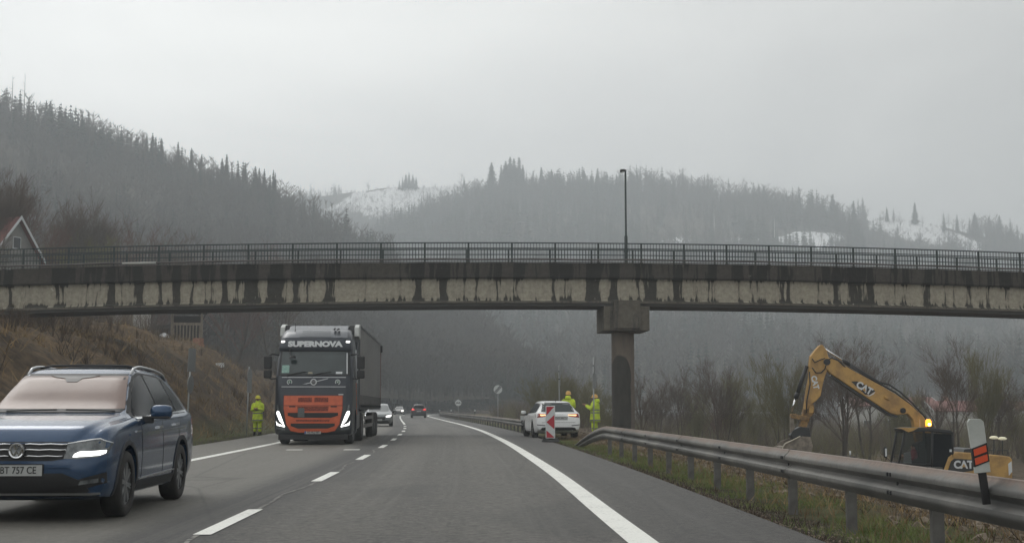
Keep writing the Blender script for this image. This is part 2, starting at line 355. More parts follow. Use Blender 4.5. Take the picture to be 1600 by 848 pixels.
SILVER = mat('silver_car_paint', (.20, .215, .215), .28, .6, coat=.8)
DARKRED = mat('dark_red_car_paint', (.030, .010, .012), .3, .3, coat=.8)
PALECAR = mat('pale_car_paint', (.42, .40, .38), .3, .2, coat=.8)
TRUCK = mat('slate_truck_paint', (.018, .023, .033), .34, .2, coat=.35, col2=(.023, .029, .040), scale=2)
TRUCKG = mat('grey_green_bumper_paint', (.034, .041, .042), .4, .2, coat=.3)
TRROOF = mat('pale_roof_fairing', (.10, .11, .125), .38, .3, coat=.4)
ORANGE = mat('orange_grille_paint', (.64, .125, .040), .45, 0, coat=.3, col2=(.54, .095, .032), scale=5)
BLACKP = mat('black_plastic', (.012, .012, .013), .5, 0, bump=.001, bscale=60)
TRIM = mat('dark_trim', (.018, .019, .021), .35)
CLAD = mat('dark_cladding', (.020, .022, .026), .55)
RUBBER = mat('tyre_rubber', (.016, .016, .016), .8, 0, col2=(.034, .031, .028), scale=6, bump=.004, bscale=40)
RIM = mat('alloy', (.24, .245, .25), .35, .35)
RIMD = mat('dark_steel', (.05, .052, .055), .5, .6)
CHROME = mat('chrome', (.72, .73, .74), .12, 1.0)
SATIN = mat('satin_rail', (.50, .51, .52), .3, .9)
GLASS = mat('dark_glass', (.007, .009, .011), .12, 0, spec=.05)
GLASSG = mat('green_tinted_glass', (.040, .056, .056), .08, 0, spec=.7, col2=(.026, .036, .038), scale=1.3)
GLASSP = mat('painted_reflection_windscreen', (.19, .134, .115), .22, 0, spec=.35, col2=(.24, .175, .15), scale=1.1)  # pinkish sky reflection painted into the opaque windscreen colour
LAMPG = mat('lamp_glass', (.22, .235, .24), .1, .3, spec=.8, col2=(.07, .075, .08), scale=9)
LAMPON = mat('lit_led', (.9, .9, .9), .3, emit=(1, .98, .94), es=3.2)
LAMPHI = mat('bright_headlight', (.9, .9, .9), .3, emit=(1, .95, .88), es=9)
TAIL = mat('red_lamp', (.16, .008, .010), .2, emit=(.6, .02, .015), es=.06)
TAILON = mat('lit_tail_lamp', (.5, .02, .02), .2, emit=(1, .06, .05), es=.9)
AMBER = mat('lit_amber_lamp', (.9, .45, .2), .3, emit=(1, .55, .28), es=1.7)
BEACON = mat('amber_beacon_lens', (.9, .35, .03), .3, emit=(1, .32, .02), es=2.6)
BEACONC = mat('beacon_flash', (1, .8, .4), .3, emit=(1, .75, .25), es=14)
PLATE = mat('plate_white', (.40, .41, .40), .5)
PLATEB = mat('plate_blue', (.03, .07, .30), .5)
INK = mat('black_ink', (.02, .02, .02), .6)
WHT = mat('white_vinyl', (.62, .64, .65), .5)
SILV = mat('silver_emblem', (.55, .56, .57), .3, .4)
YEL = mat('ochre_machine_paint', (.50, .295, .080), .55, 0, col2=(.27, .155, .055), scale=2.4, lo=.42, hi=.72, coat=.2, bump=.002)
YELD = mat('dusty_machine_paint', (.30, .175, .06), .7, 0, col2=(.13, .085, .045), scale=7, lo=.4, hi=.6)
STEEL = mat('worn_steel', (.16, .135, .11), .6, .4, col2=(.30, .26, .21), scale=6, bump=.003)
HOSE = mat('black_hose', (.013, .013, .014), .5)
HIVIS = mat('hi_vis_yellow', (.74, .90, .06), .75, emit=(.45, .8, .02), es=.0, col2=(.42, .56, .05), scale=5, bump=.03, bscale=9)
REFL = mat('reflective_tape', (.20, .215, .19), .35, .2)
SKIN = mat('skin', (.42, .24, .16), .6)
HELM = mat('orange_yellow_helmet', (.70, .40, .10), .4)
HELMY = mat('yellow_hood', (.72, .66, .06), .6)
GLOVE = mat('dark_glove', (.03, .03, .03), .8)
BOOT = mat('dark_boot', (.018, .016, .015), .8)
REDC = mat('red_jacket', (.20, .018, .03), .8)
POLE = mat('galvanised_pole', (.36, .37, .37), .5, .2)
ZINC = mat('zinc_post', (.17, .165, .155), .6, .3, col2=(.10, .095, .088), scale=5)
SIGNB = mat('sign_back', (.30, .31, .31), .5, .5)
SIGNW = mat('sign_white', (.58, .60, .60), .5)
SIGNR = mat('sign_red', (.42, .015, .03), .5)
SIGNK = mat('sign_black', (.03, .03, .03), .5)
GREYB = mat('recycled_rubber_base', (.055, .055, .055), .85, bump=.004)
RAILM = mat('green_grey_railing_paint', (.017, .030, .030), .5, .2, col2=(.030, .045, .043), scale=3)
PIPE = mat('dull_conduit', (.12, .105, .095), .6, .2, col2=(.055, .05, .047), scale=1.2)
PIPEP = mat('pale_pipe_sleeve', (.48, .48, .45), .6)
BARK = mat('bark', (.062, .050, .040), .95, 0, col2=(.105, .088, .070), scale=8, spec=.1)
TWIG = mat('bare_twigs', (.115, .088, .068), .95, 0, spec=.1)
TWIGG = mat('budding_twigs', (.150, .135, .062), .95, 0, spec=.1)
TWIGR = mat('reddish_twigs', (.13, .072, .055), .95, 0, spec=.1)
NEEDLE = mat('spruce_needles', (.019, .027, .021), .9, 0, spec=.15, col2=(.032, .045, .028), scale=.3)
FORB = mat('hill_forest_bare', (.060, .051, .044), .95, 0, spec=.05, col2=(.095, .080, .065), scale=.03)
PALEB = mat('pale_birch_bark', (.55, .54, .5), .9)
GRASS = mat('verge_grass', (.11, .165, .045), .9, 0, spec=.15, col2=(.22, .235, .10), scale=.9)
STRAW = mat('dry_grass', (.29, .205, .105), .9, 0, spec=.1, col2=(.14, .10, .062), scale=.35, lo=.42, hi=.6)
SCRUB = mat('dark_scrub', (.062, .048, .039), .95, 0, spec=.05, col2=(.115, .085, .062), scale=.3)
DEADW = mat('dead_weeds', (.050, .040, .034), .95, 0, spec=.05, col2=(.095, .07, .05), scale=2)
STONE = mat('rubble_stone', (.24, .20, .155), .95, 0, col2=(.12, .095, .07), scale=1.1, spec=.15)
WALLP = mat('pale_render', (.50, .49, .46), .9, 0, col2=(.40, .385, .35), scale=.8)
ROOFR = mat('red_roof_tiles', (.22, .085, .070), .85, 0, col2=(.16, .070, .062), scale=2, stretch=(1, 1, 4))
ROOFD = mat('dark_roof', (.06, .055, .05), .85)
WOOD = mat('weathered_wood', (.15, .12, .09), .9, 0, col2=(.27, .235, .185), scale=3, stretch=(4, 4, .5))
WINP = mat('window_pane', (.03, .035, .04), .1)
BRICKC = mat('red_brick', (.24, .11, .075), .9, 0, col2=(.33, .18, .12), scale=5)
RUSTM = mat('rusty_iron', (.12, .06, .035), .85, .2)
# ------------------------------------------------------------------ road line
CY = [-60, 0, 11.5, 14.1, 23.6, 32, 40.6, 49, 58, 68, 87, 125, 170, 200, 225, 245, 270, 300, 340, 400, 460, 560]
CX = [-1.0, -2.55, -2.84, -2.92, -3.20, -3.54, -3.92, -4.35, -4.87, -5.5, -6.95, -10.3, -14.2, -16.6, -17.75, -18.0, -17.5, -15.9, -12, -3, 9, 34]
_cy = np.array(CY, float); _cx = np.array(CX, float)
_m = np.gradient(_cx, _cy)
def C(Y):
    Y = np.asarray(Y, float); i = np.clip(np.searchsorted(_cy, Y) - 1, 0, len(_cy) - 2)
    h = _cy[i + 1] - _cy[i]; t = (Y - _cy[i]) / h
    ex = (t < 0) | (t > 1); tt = np.clip(t, 0, 1)
    v = (2 * tt**3 - 3 * tt**2 + 1) * _cx[i] + (tt**3 - 2 * tt**2 + tt) * h * _m[i] + (-2 * tt**3 + 3 * tt**2) * _cx[i + 1] + (tt**3 - tt**2) * h * _m[i + 1]
    v = np.where(t < 0, _cx[0] + _m[0] * (Y - _cy[0]), v); v = np.where(t > 1, _cx[-1] + _m[-1] * (Y - _cy[-1]), v)
    return v
def Cn(Y):   # unit normal (to the right) and heading at Y
    d = float(C(Y + .5) - C(Y - .5)); k = math.hypot(1, d)
    return Vector((1 / k, -d / k, 0)), math.atan2(d, 1)
def onroad(l, Y, z=0.0):
    n, a = Cn(Y); return Vector((float(C(Y)), Y, z)) + n * l
# ------------------------------------------------------------------ value noise for terrain
_rng = np.random.RandomState(4); _lat = _rng.rand(64, 64)
def vnoise(x, y):
    x = np.asarray(x, float); y = np.asarray(y, float); xi = np.floor(x).astype(int); yi = np.floor(y).astype(int)
    fx = x - xi; fy = y - yi; fx = fx * fx * (3 - 2 * fx); fy = fy * fy * (3 - 2 * fy)
    a = _lat[xi % 64, yi % 64]; b = _lat[(xi + 1) % 64, yi % 64]; c = _lat[xi % 64, (yi + 1) % 64]; d = _lat[(xi + 1) % 64, (yi + 1) % 64]
    return (a * (1 - fx) + b * fx) * (1 - fy) + (c * (1 - fx) + d * fx) * fy - .5
def fbm(x, y, o=4):
    s = 0; a = 1; 
    for k in range(o): s = s + a * vnoise(x * 2**k + 7.3 * k, y * 2**k + 3.1 * k); a *= .5
    return s
def sst(a, b, x): t = np.clip((x - a) / (b - a), 0, 1); return t * t * (3 - 2 * t)
def gz(X, Y):
    X = np.asarray(X, float); Y = np.asarray(Y, float); l = X - C(Y)
    z = np.full(np.broadcast(X, Y).shape, -.07)
    # right side: verge, then down to the work site and the valley floor
    d = l - 5.55
    st = 1.5 + 2.6 * sst(40, 47, Y) * (1 - sst(74, 90, Y)) + 12 * sst(180, 230, Y)
    wd = 7.0 + 8 * sst(110, 160, Y)
    zr = -.035 - .04 * sst(0, .6, d) - .55 * sst(0, 1, (d - st) / 6) - 2.1 * sst(0, 1, (d - st - 5.0) / wd)
    zr = zr + fbm(X * .45, Y * .45) * .30 * sst(1.6, 5, d) + fbm(X * 1.7, Y * 1.7, 3) * .10 * sst(.6, 2.5, d)
    # left side: verge, cut bank, sloping plateau
    e = -l - 5.9
    Hc = np.interp(Y, [-60, 30, 58, 66, 88, 110, 140, 170, 220, 300, 420], [3.2, 3.2, 3.9, 4.6, 5.2, 4.3, 4.2, 5.0, 5.4, 4.0, 3.0])
    Hc = Hc * (1 + .18 * vnoise(Y * .07, X * .02)); W = Hc * 1.35
    u = np.clip((e - 1.5) / W, 0, 1); bank = Hc * (.85 * u + .15 * u * u * (3 - 2 * u))
    zl = -.035 + .05 * sst(0, 1.5, e) + bank + np.clip(e - 1.5 - W, 0, 400) * np.interp(Y, [0, 62, 75, 90, 130, 200], [.03, .06, .14, .20, .12, .10])
    zl = zl + fbm(X * .22, Y * .22) * 1.1 * sst(1.5, 5, e) + fbm(X * 1.1, Y * 1.1, 3) * .32 * sst(1.2, 3, e)
    z = np.where(d > 0, zr, z); z = np.where(e > 0, zl, z)
    far = sst(380, 520, Y); z = z * (1 - far) + -2.7 * far
    return z
def gz1(X, Y): return float(gz(np.array([X]), np.array([Y]))[0])
# ------------------------------------------------------------------ ground sheet
def add_attr(me, name, arr):      # arr (nverts,3)
    a = me.color_attributes.new(name=name, type='FLOAT_COLOR', domain='POINT')
    c = np.ones((len(arr), 4), np.float32); c[:, :3] = arr; a.data.foreach_set('color', c.ravel())
def grid_mesh(name, XX, YY, ZZ, m, smooth=True):
    r, c = XX.shape; V = np.stack([XX.ravel(), YY.ravel(), ZZ.ravel()], 1)
    i = np.arange(r - 1)[:, None] * c + np.arange(c - 1)[None, :]; i = i.ravel()
    T = np.stack([i, i + 1, i + c + 1, i + c], 1)
    return mesh_np(name, V, T, m, smooth=smooth)
def _x():pass
def spacing(parts):
    o = []
    for a, b, s in parts: o += list(np.arange(a, b, s))
    return np.array(o + [parts[-1][1]])
ys = spacing([(-400, -60, 60), (-60, 4, 4), (4, 60, .5), (60, 130, .9), (130, 300, 2.5), (300, 560, 8), (560, 4000, 150)])
ls = spacing([(-2600, -300, 230), (-300, -80, 10), (-80, -30, 2), (-30, -5.9, .55), (-5.9, 5.55, 1.1), (5.55, 9, .3), (9, 30, .6), (30, 90, 2.5), (90, 300, 10), (300, 2600, 230)])
LL, YY = np.meshgrid(ls, ys); XX = C(np.clip(YY, -60, 560)) * (1 - sst(300, 700, np.abs(LL))) + LL
ZZ = gz(XX, YY)
gm = grid_mesh('ground', XX, YY, ZZ, M['terrain'])
lf = (XX - C(YY)).ravel(); yf = YY.ravel(); nz = fbm(XX.ravel() * .8, yf * .8)
rub = (lf > 5.55) * sst(6.9, 7.6, lf + nz * .8); grs = (lf > 5.55) * (1 - sst(7.0, 7.7, lf + nz * 1.2)) + (lf < -5.9) * (1 - sst(-9, -8, -np.abs(lf) * 1.0) * 0) * (1 - sst(7.6, 8.6, -lf)) * .7
rub = rub * (1 - sst(70, 110, yf)); grs = np.clip(grs + (lf > 8) * sst(80, 120, yf) * .25, 0, 1)
edge = (lf > 5.5) * (1 - sst(6.0, 6.5, lf + nz * .7)) + (lf < -5.8) * (1 - sst(6.3, 6.9, -lf + nz * .7))
add_attr(gm, 'cover', np.stack([rub, grs, np.clip(edge, 0, 1)], 1))
tag(link('ground', gm), kind='structure')
# ------------------------------------------------------------------ carriageway and markings
def ribbon(name, l0, l1, Y0, Y1, z, m, step=2.0, nl=2, parent=None):
    ny = max(2, int((Y1 - Y0) / step) + 1); V = []; U = []
    for i in range(ny):
        Y = Y0 + (Y1 - Y0) * i / (ny - 1)
        for j in range(nl):
            l = l0 + (l1 - l0) * j / (nl - 1); p = onroad(l, Y, z); V.append(p); U.append((l, Y))
    T = [(i * nl + j, i * nl + j + 1, (i + 1) * nl + j + 1, (i + 1) * nl + j) for i in range(ny - 1) for j in range(nl - 1)]
    me = mesh_np(name, [tuple(v) for v in V], T, m)
    uv = me.uv_layers.new(name='UVMap'); vi = np.zeros(len(me.loops), int); me.loops.foreach_get('vertex_index', vi)
    uv.data.foreach_set('uv', np.array(U)[vi].astype(np.float32).ravel())
    return link(name, me, parent=parent)
tag(ribbon('road', -5.95, 5.6, -40, 540, 0.0, M['asphalt'], 2.0, 12), kind='structure')
def joined_ribbons(name, segs, z, m):
    mb = MB()
    for (l0, l1, Y0, Y1) in segs:
        n = max(2, int((Y1 - Y0) / 2.0) + 1); rows = []
        for i in range(n):
            Y = Y0 + (Y1 - Y0) * i / (n - 1); rows.append([onroad(l0, Y, z), onroad(l1, Y, z)])
        mb.loft(rows, cap=False, closed=False)
    return mb.build(name, m, recalc=False)
tag(joined_ribbons('edge_line', [(3.86, 4.13, -20, 330)], .004, M['line_paint']), kind='structure')
tag(joined_ribbons('edge_line', [(-3.88, -3.64, -20, 330)], .004, M['line_paint']), kind='structure')
dash = [(-.085, .085, 12.5 + 9 * k, 15.6 + 9 * k) for k in range(-3, 9)] + [(-.08, .08, 95.5, 300)]
tag(joined_ribbons('lane_dashes', dash, .008, M['line_paint']), kind='structure')
rng = random.Random(3)
jb = MB(); rows = []
Y = -10
while Y < 90:
    o_ = -.02 + .05 * math.sin(Y * 1.3) + rng.uniform(-.025, .025); w_ = rng.uniform(.012, .035)
    rows.append([onroad(o_ - w_, Y, .0042), onroad(o_ + w_, Y, .0042)]); Y += .45
jb.loft(rows, cap=False, closed=False); tag(jb.build('road_joint', M['sealed_joint'], recalc=False), kind='structure')
# two short worn paint ticks in the oncoming lane
tag(joined_ribbons('worn_road_marks', [(-2.55, -2.1, 37.6, 38.1), (-.95, -.5, 37.6, 38.2)], .004, M['line_paint']), kind='structure')
# ------------------------------------------------------------------ hills
HILLS = {}
def hill(name, cols, step=14, rows=46, back=260, rough=10, snow=None, m='hillside', x0=None, x1=None):
    cols = sorted(cols); px = np.array([c[0] for c in cols], float)
    xs = np.arange(px[0], px[-1] + 1, step)
    ev = lambda k: np.interp(xs, px, [c[k] for c in cols])
    yf, df, yr, dr = ev(1), ev(2), ev(3), ev(4)
    # jitter the ridge so that it is not a polyline
    yr = yr + 5 * fbm(xs / 90.0, xs * 0 + len(name), 4)
    T = np.linspace(0, 1, rows); XX = np.zeros((rows + 10, len(xs))); YY = XX.copy(); ZZ = XX.copy(); SN = XX.copy()
    for j, t in enumerate(T):
        d = df + (dr - df) * t; y = yf + (yr - yf) * (t ** .9)
        u = (xs - 800) / F; v = (424 - y) / F; k = d / (cp - v * sp)
        XX[j] = u * k; YY[j] = d; ZZ[j] = EYE + (sp + v * cp) * k + rough * fbm(XX[j] / 70, YY[j] / 70) * math.sin(math.pi * min(1, t * 1.0)) * .9
        if snow: SN[j] = [snow(a, b) for a, b in zip(xs, y)]
    for q in range(10):
        j = rows + q; s = (q + 1) / 10
        XX[j] = XX[rows - 1] * (1 + s * back / dr); YY[j] = dr + s * back; ZZ[j] = ZZ[rows - 1] - s * back * .45 + rough * .3 * fbm(XX[j] / 60, YY[j] / 60)
    me = grid_mesh(name, XX, YY, ZZ, M[m])
    add_attr(me, 'snow', np.repeat(SN.ravel()[:, None], 3, 1))
    tag(link('hill', me), kind='structure')
    HILLS[name] = (xs, rows, XX, YY, ZZ, SN)
def hpos(name, px, t):
    xs, rows, XX, YY, ZZ, SN = HILLS[name]
    c = np.clip(np.interp(px, xs, np.arange(len(xs))), 0, len(xs) - 1.001); r = np.clip(t * (rows - 1), 0, rows - 1.001)
    ci = c.astype(int); ri = r.astype(int); fc = c - ci; fr = r - ri
    g = lambda A: (A[ri, ci] * (1 - fc) + A[ri, ci + 1] * fc) * (1 - fr) + (A[ri + 1, ci] * (1 - fc) + A[ri + 1, ci + 1] * fc) * fr
    return g(XX), g(YY), g(ZZ), g(SN)
def snow_back(x, y):
    e = 2.6 * math.sin(x * .11) + 2 * math.sin(x * .043)
    top = np.interp(x, [505, 560, 600, 640, 700, 790], [330, 304, 296, 291, 290, 291]); bot = np.interp(x, [505, 560, 600, 640, 660, 700, 740, 790], [332, 336, 341, 339, 325, 316, 308, 300])
    return 1.0 if (x > 505 and x < 790 and top + e - 3 < y < bot + e) else 0.0
def snow_mid(x, y):
    for (a, b, c, d) in ((1212, 360, 1322, 386), (1030, 371, 1090, 379), (770, 296, 812, 303), (1120, 372, 1200, 380)):
        cx, cy = (a + c) / 2, (b + d) / 2
        q = ((x - cx) / ((c - a) / 2)) ** 2 + ((y - cy) / ((d - b) / 2)) ** 2
        if q < 1.25: return float(.98 * max(0, min(1, (1.25 - q) * 2.2))) * (.8 if b > 370 else 1)
    return 0.0
def snow_right(x, y):
    yy = np.interp(x, [1366, 1400, 1450, 1500, 1540], [340, 352, 362, 376, 392]); 
    q = abs(y - yy) / (19 if x < 1480 else 11)
    return float(max(0, min(1, 1.5 - q))) if 1355 < x < 1540 else 0.0
hill('back_hill', [(-400, 560, 960, 320, 1300), (440, 560, 960, 307, 1300), (500, 560, 950, 305, 1280), (560, 560, 950, 298, 1240), (640, 560, 940, 291, 1200), (720, 560, 940, 291, 1200), (800, 560, 950, 293, 1220), (900, 560, 960, 300, 1240), (1300, 560, 960, 330, 1250)], rows=80, step=10, snow=snow_back, rough=6)
hill('right_hill', [(1150, 560, 800, 400, 1120), (1300, 560, 800, 352, 1120), (1380, 560, 800, 341, 1120), (1450, 560, 800, 350, 1110), (1520, 560, 800, 366, 1100), (1600, 560, 800, 384, 1090), (1750, 560, 800, 400, 1080), (2300, 570, 800, 440, 1060)], rows=56, step=10, snow=snow_right, rough=8)
hill('middle_hill', [(350, 628, 420, 483, 900), (540, 630, 420, 405, 940), (600, 632, 400, 378, 960), (660, 633, 390, 350, 980), (740, 634, 380, 322, 1000), (790, 634, 380, 308, 1010), (900, 636, 380, 310, 1020), (1000, 640, 380, 303, 1020), (1100, 642, 380, 310, 1010), (1200, 643, 380, 325, 1000), (1300, 645, 380, 349, 990), (1380, 645, 380, 391, 980), (1460, 645, 380, 415, 970), (1560, 646, 380, 423, 960), (1700, 648, 380, 433, 950), (2300, 650, 380, 483, 900)], rows=60, snow=snow_mid, rough=12)
hill('left_hill', [(a_, b_, c_, d_, e_ * .80) for a_, b_, c_, d_, e_ in [(-900, 600, 130, 85, 430), (-400, 600, 130, 115, 520), (-100, 600, 135, 167, 560), (0, 600, 140, 191, 580), (100, 602, 145, 219, 590), (200, 604, 150, 253, 600), (300, 608, 160, 286, 610), (400, 612, 175, 318, 620), (470, 616, 190, 345, 620), (540, 620, 215, 385, 620), (610, 622, 250, 425, 600), (680, 626, 270, 472, 560), (760, 622, 290, 534, 500), (840, 634, 300, 599, 430), (900, 640, 310, 634, 420)]], rows=60, rough=10)
hill('road_spur', [(470, 640, 262, 500, 360), (560, 642, 265, 530, 350), (590, 642, 268, 546, 345), (640, 643, 272, 580, 340), (700, 644, 278, 605, 330), (770, 645, 285, 626, 320), (850, 646, 300, 641, 315), (900, 646, 305, 647, 312)], rows=40, back=60, step=6, rough=2.5, m='cut_slope')
# ------------------------------------------------------------------ tree generators (numpy)
def tri_branch(V, T, p0, p1, w0, w1, rnd):
    d = p1 - p0; a = np.cross(d, [rnd.uniform(-1, 1), rnd.uniform(-1, 1), .2]); n = np.linalg.norm(a); a = a / n if n > 1e-9 else np.array([1, 0, 0])
    b = np.cross(d, a); b /= max(1e-9, np.linalg.norm(b)); i = len(V)
    V += [p0 + a * w0, p0 - a * w0 * .5 + b * w0 * .87, p0 - a * w0 * .5 - b * w0 * .87, p1 + a * w1, p1 - a * w1 * .5 + b * w1 * .87, p1 - a * w1 * .5 - b * w1 * .87]
    for k in range(3):
        k2 = (k + 1) % 3; T += [(i + k, i + k2, i + 3 + k2), (i + k, i + 3 + k2, i + 3 + k)]
def twig_tri(V, T, p0, p1, w, rnd):
    d = p1 - p0; a = np.cross(d, [rnd.uniform(-1, 1), rnd.uniform(-1, 1), rnd.uniform(-1, 1)]); n = np.linalg.norm(a)
    a = a / n if n > 1e-9 else np.array([1, 0, 0]); i = len(V); V += [p0 + a * w, p0 - a * w, p1]; T.append((i, i + 1, i + 2))
def far_bare(seed, nb=16, nt=6, spread=.26, w=.010):
    r = random.Random(seed); V = []; T = []; A = np.array
    lean = A([r.uniform(-.05, .05), r.uniform(-.05, .05), 1.0]); tri_branch(V, T, A([0, 0, -.08]), lean * .45, .016, .011, r); tri_branch(V, T, lean * .45, lean * .95, .011, .003, r)
    for k in range(nb):
        t = r.uniform(.28, .9); p = lean * t; az = r.uniform(0, 6.28); L_ = r.uniform(.7, 1.1) * spread * (1.15 - abs(t - .5))
        q = p + A([math.cos(az) * L_, math.sin(az) * L_, L_ * r.uniform(.5, 1.4)]); zq = r.uniform(.40, 1.0); rd = spread * 1.15 * math.sqrt(max(.02, 1 - ((zq - .62) / .46) ** 2)) * r.random() ** .5; q = A([lean[0] * zq + math.cos(az) * rd, lean[1] * zq + math.sin(az) * rd, zq]); p = lean * max(.2, zq - rd * .9 - .05); twig_tri(V, T, p, q, w * .8, r)
        for j in range(nt):
            s = p + (q - p) * r.uniform(.25, 1); az2 = az + r.uniform(-1.3, 1.3); l2 = r.uniform(.04, .12)
            e = s + A([math.cos(az2) * l2 * .8, math.sin(az2) * l2 * .8, l2 * r.uniform(.3, 1.2)]); twig_tri(V, T, s, e, w * .75, r)
    return np.array(V, np.float32), np.array(T, np.int32)
def far_conifer(seed, layers=13, nb=7, r0=.17):
    r = random.Random(seed); V = []; T = []; A = np.array
    tri_branch(V, T, A([0, 0, -.05]), A([0, 0, .98]), .014, .003, r)
    for k in range(layers):
        t = (k + r.uniform(-.2, .2)) / layers; z = .10 + .88 * t; R_ = r0 * (1 - t) ** .85 * r.uniform(.75, 1.15) + .012
        for j in range(nb):
            az = 6.28 * (j + r.random()) / nb; rr = R_ * r.uniform(.7, 1.2); c, s = math.cos(az), math.sin(az); i = len(V); wd = rr * .42
            V += [A([0, 0, z + .035]), A([c * rr * .6 - s * wd, s * rr * .6 + c * wd, z - rr * .22]), A([c * rr, s * rr, z - rr * .35]), A([c * rr * .6 + s * wd, s * rr * .6 - c * wd, z - rr * .22])]
            T += [(i, i + 1, i + 2), (i, i + 2, i + 3)]
    return np.array(V, np.float32), np.array(T, np.int32)
def merge(protos, P, H, A_, idx, squash=None):
    Vs = []; Ts = []; off = 0
    for k, (V, T) in enumerate(protos):
        sel = np.where(idx == k)[0]
        if not len(sel): continue
        c = np.cos(A_[sel])[:, None]; s = np.sin(A_[sel])[:, None]; h = H[sel][:, None]; sq = (squash[sel] if squash is not None else np.ones(len(sel)))[:, None]
        x = (V[None, :, 0] * c - V[None, :, 1] * s) * h * sq + P[sel, 0][:, None]; y = (V[None, :, 0] * s + V[None, :, 1] * c) * h * sq + P[sel, 1][:, None]; z = V[None, :, 2] * h + P[sel, 2][:, None]
        Vs.append(np.stack([x, y, z], 2).reshape(-1, 3)); n = len(V)
        Ts.append((T[None] + (np.arange(len(sel)) * n)[:, None, None]).reshape(-1, 3) + off); off += len(sel) * n
    return np.concatenate(Vs), np.concatenate(Ts)
FB = [far_bare(s) for s in range(8)]; FBL = [far_bare(40 + s, 15, 5, .24, .013) for s in range(6)]; FC = [far_conifer(s) for s in range(5)]
nr = np.random.RandomState(11)
def forest(hname, label, n, x0, x1, hgt, con=.1, light=False, t0=0.0, t1=1.0, confn=None, thin=None):
    px = nr.uniform(x0, x1, n); t = nr.uniform(t0, t1, n) ** .9; X, Y, Z, sn = hpos(hname, px, t)
    keep = (sn < .25) | (nr.rand(n) < .018)
    if thin is not None: keep &= thin(px, t, X, Y)
    px, t, X, Y, Z = px[keep], t[keep], X[keep], Y[keep], Z[keep]; n = len(px)
    H = (nr.uniform(.6, 1.2, n) if t0 < .9 else .45 + .95 * nr.rand(n) ** 1.6) * hgt * (1 + .35 * fbm(X / 40, Y / 40, 3)); P = np.stack([X, Y, Z - .3], 1); A_ = nr.uniform(0, 6.28, n)
    cm = fbm(X / 55 + 9, Y / 55, 3)
    isC = (nr.rand(n) < con * 1.2) & (cm > -.25) | (cm > (.52 - con))
    if confn is not None: isC = confn(px, t, isC)
    b = ~isC; pr = FBL if light else FB
    if b.any():
        V, T = merge(pr, P[b], H[b], A_[b], nr.randint(0, len(pr), b.sum()), nr.uniform(.8, 1.3, b.sum()))
        tag(link('bare_forest', mesh_np('bare_forest', V, T, FORB)), label % 'bare brown woodland', 'forest', kind='stuff')
    if isC.any():
        V, T = merge(FC, P[isC], H[isC] * 1.12, A_[isC], nr.randint(0, len(FC), isC.sum()), nr.uniform(.8, 1.2, isC.sum()))
        tag(link('conifer_forest', mesh_np('conifer_forest', V, T, NEEDLE)), label % 'dark conifers', 'forest', kind='stuff')
forest('left_hill', '%s covering the steep hill on the left', 8600, -420, 880, 8.8, .05, confn=lambda px, t, c: (c & ((px < 620))) | ((px > 215) & (px < 440) & (t > .90) & (nr.rand(len(px)) < .5)))
forest('middle_hill', '%s on the misty hill beyond the valley', 7600, 480, 1900, 15, .22, True, confn=lambda px, t, c: c | ((px > 700) & (px < 1000) & (t > .6) & (nr.rand(len(px)) < .45)), thin=lambda px, t, X, Y: ((fbm(X / 60, Y / 60 + 5, 3) < .30) | (t > .55)) & ((px < 1350) | (t < .7) | (nr.rand(len(px)) < .25)))
forest('back_hill', '%s round the snowy clearing on the farthest hill', 1700, 380, 860, 12, .2, True, t0=.55)
forest('right_hill', '%s scattered over the snowy hill at the far right', 1000, 1260, 1850, 17, .22, True, t0=.5)
def thin_spur(px, t, X, Y): return (t > .55) & (fbm(X / 12, Y / 12, 2) > -.1)
forest('road_spur', '%s along the top of the cutting above the road', 1100, 475, 850, 4.2, .03, thin=thin_spur)
forest('left_hill', '%s thickening the foot of the left hill above the cutting', 2600, 520, 930, 6.5, .02, t0=0, t1=.5)
forest('road_spur', '%s as low scrub dotted over the cutting above the road', 3800, 475, 900, 1.2, .0)
forest('middle_hill', '%s crowding the crest of the middle hill', 1900, 560, 1350, 16, .25, t0=.93, t1=1.0)
forest('left_hill', '%s crowding the crest of the left hill', 1700, -300, 620, 10.5, .12, t0=.93, t1=1.0)
forest('right_hill', '%s crowding the crest of the far right hill', 700, 1380, 1850, 12, .2, t0=.94, t1=1.0)
def snow_brush(hname, n_, x0, x1, h, label):
    n_ = int(n_ * .7); px = nr.uniform(x0, x1, n_); t = nr.uniform(.3, 1.0, n_); X, Y, Z, sn = hpos(hname, px, t); k = sn > .25; X, Y, Z = X[k], Y[k], Z[k]; n = len(X)
    V, T = merge(FBL, np.stack([X, Y, Z - .2], 1), nr.uniform(.5, 1.3, n) * h, nr.uniform(0, 6.28, n), nr.randint(0, len(FBL), n), nr.uniform(1.4, 2.4, n))
    tag(link('brushwood', mesh_np('brushwood', V, T, FORB)), label, 'brushwood', kind='stuff')
snow_brush('back_hill', 5200, 500, 790, 3.0, 'dark brushwood sticking out of the snow on the farthest clearing')
snow_brush('right_hill', 1500, 1350, 1540, 3.0, 'dark brushwood sticking out of the snow on the far right hill')
snow_brush('middle_hill', 3000, 760, 1320, 2.5, 'felled brushwood lying in the small snow patches of the middle hill')
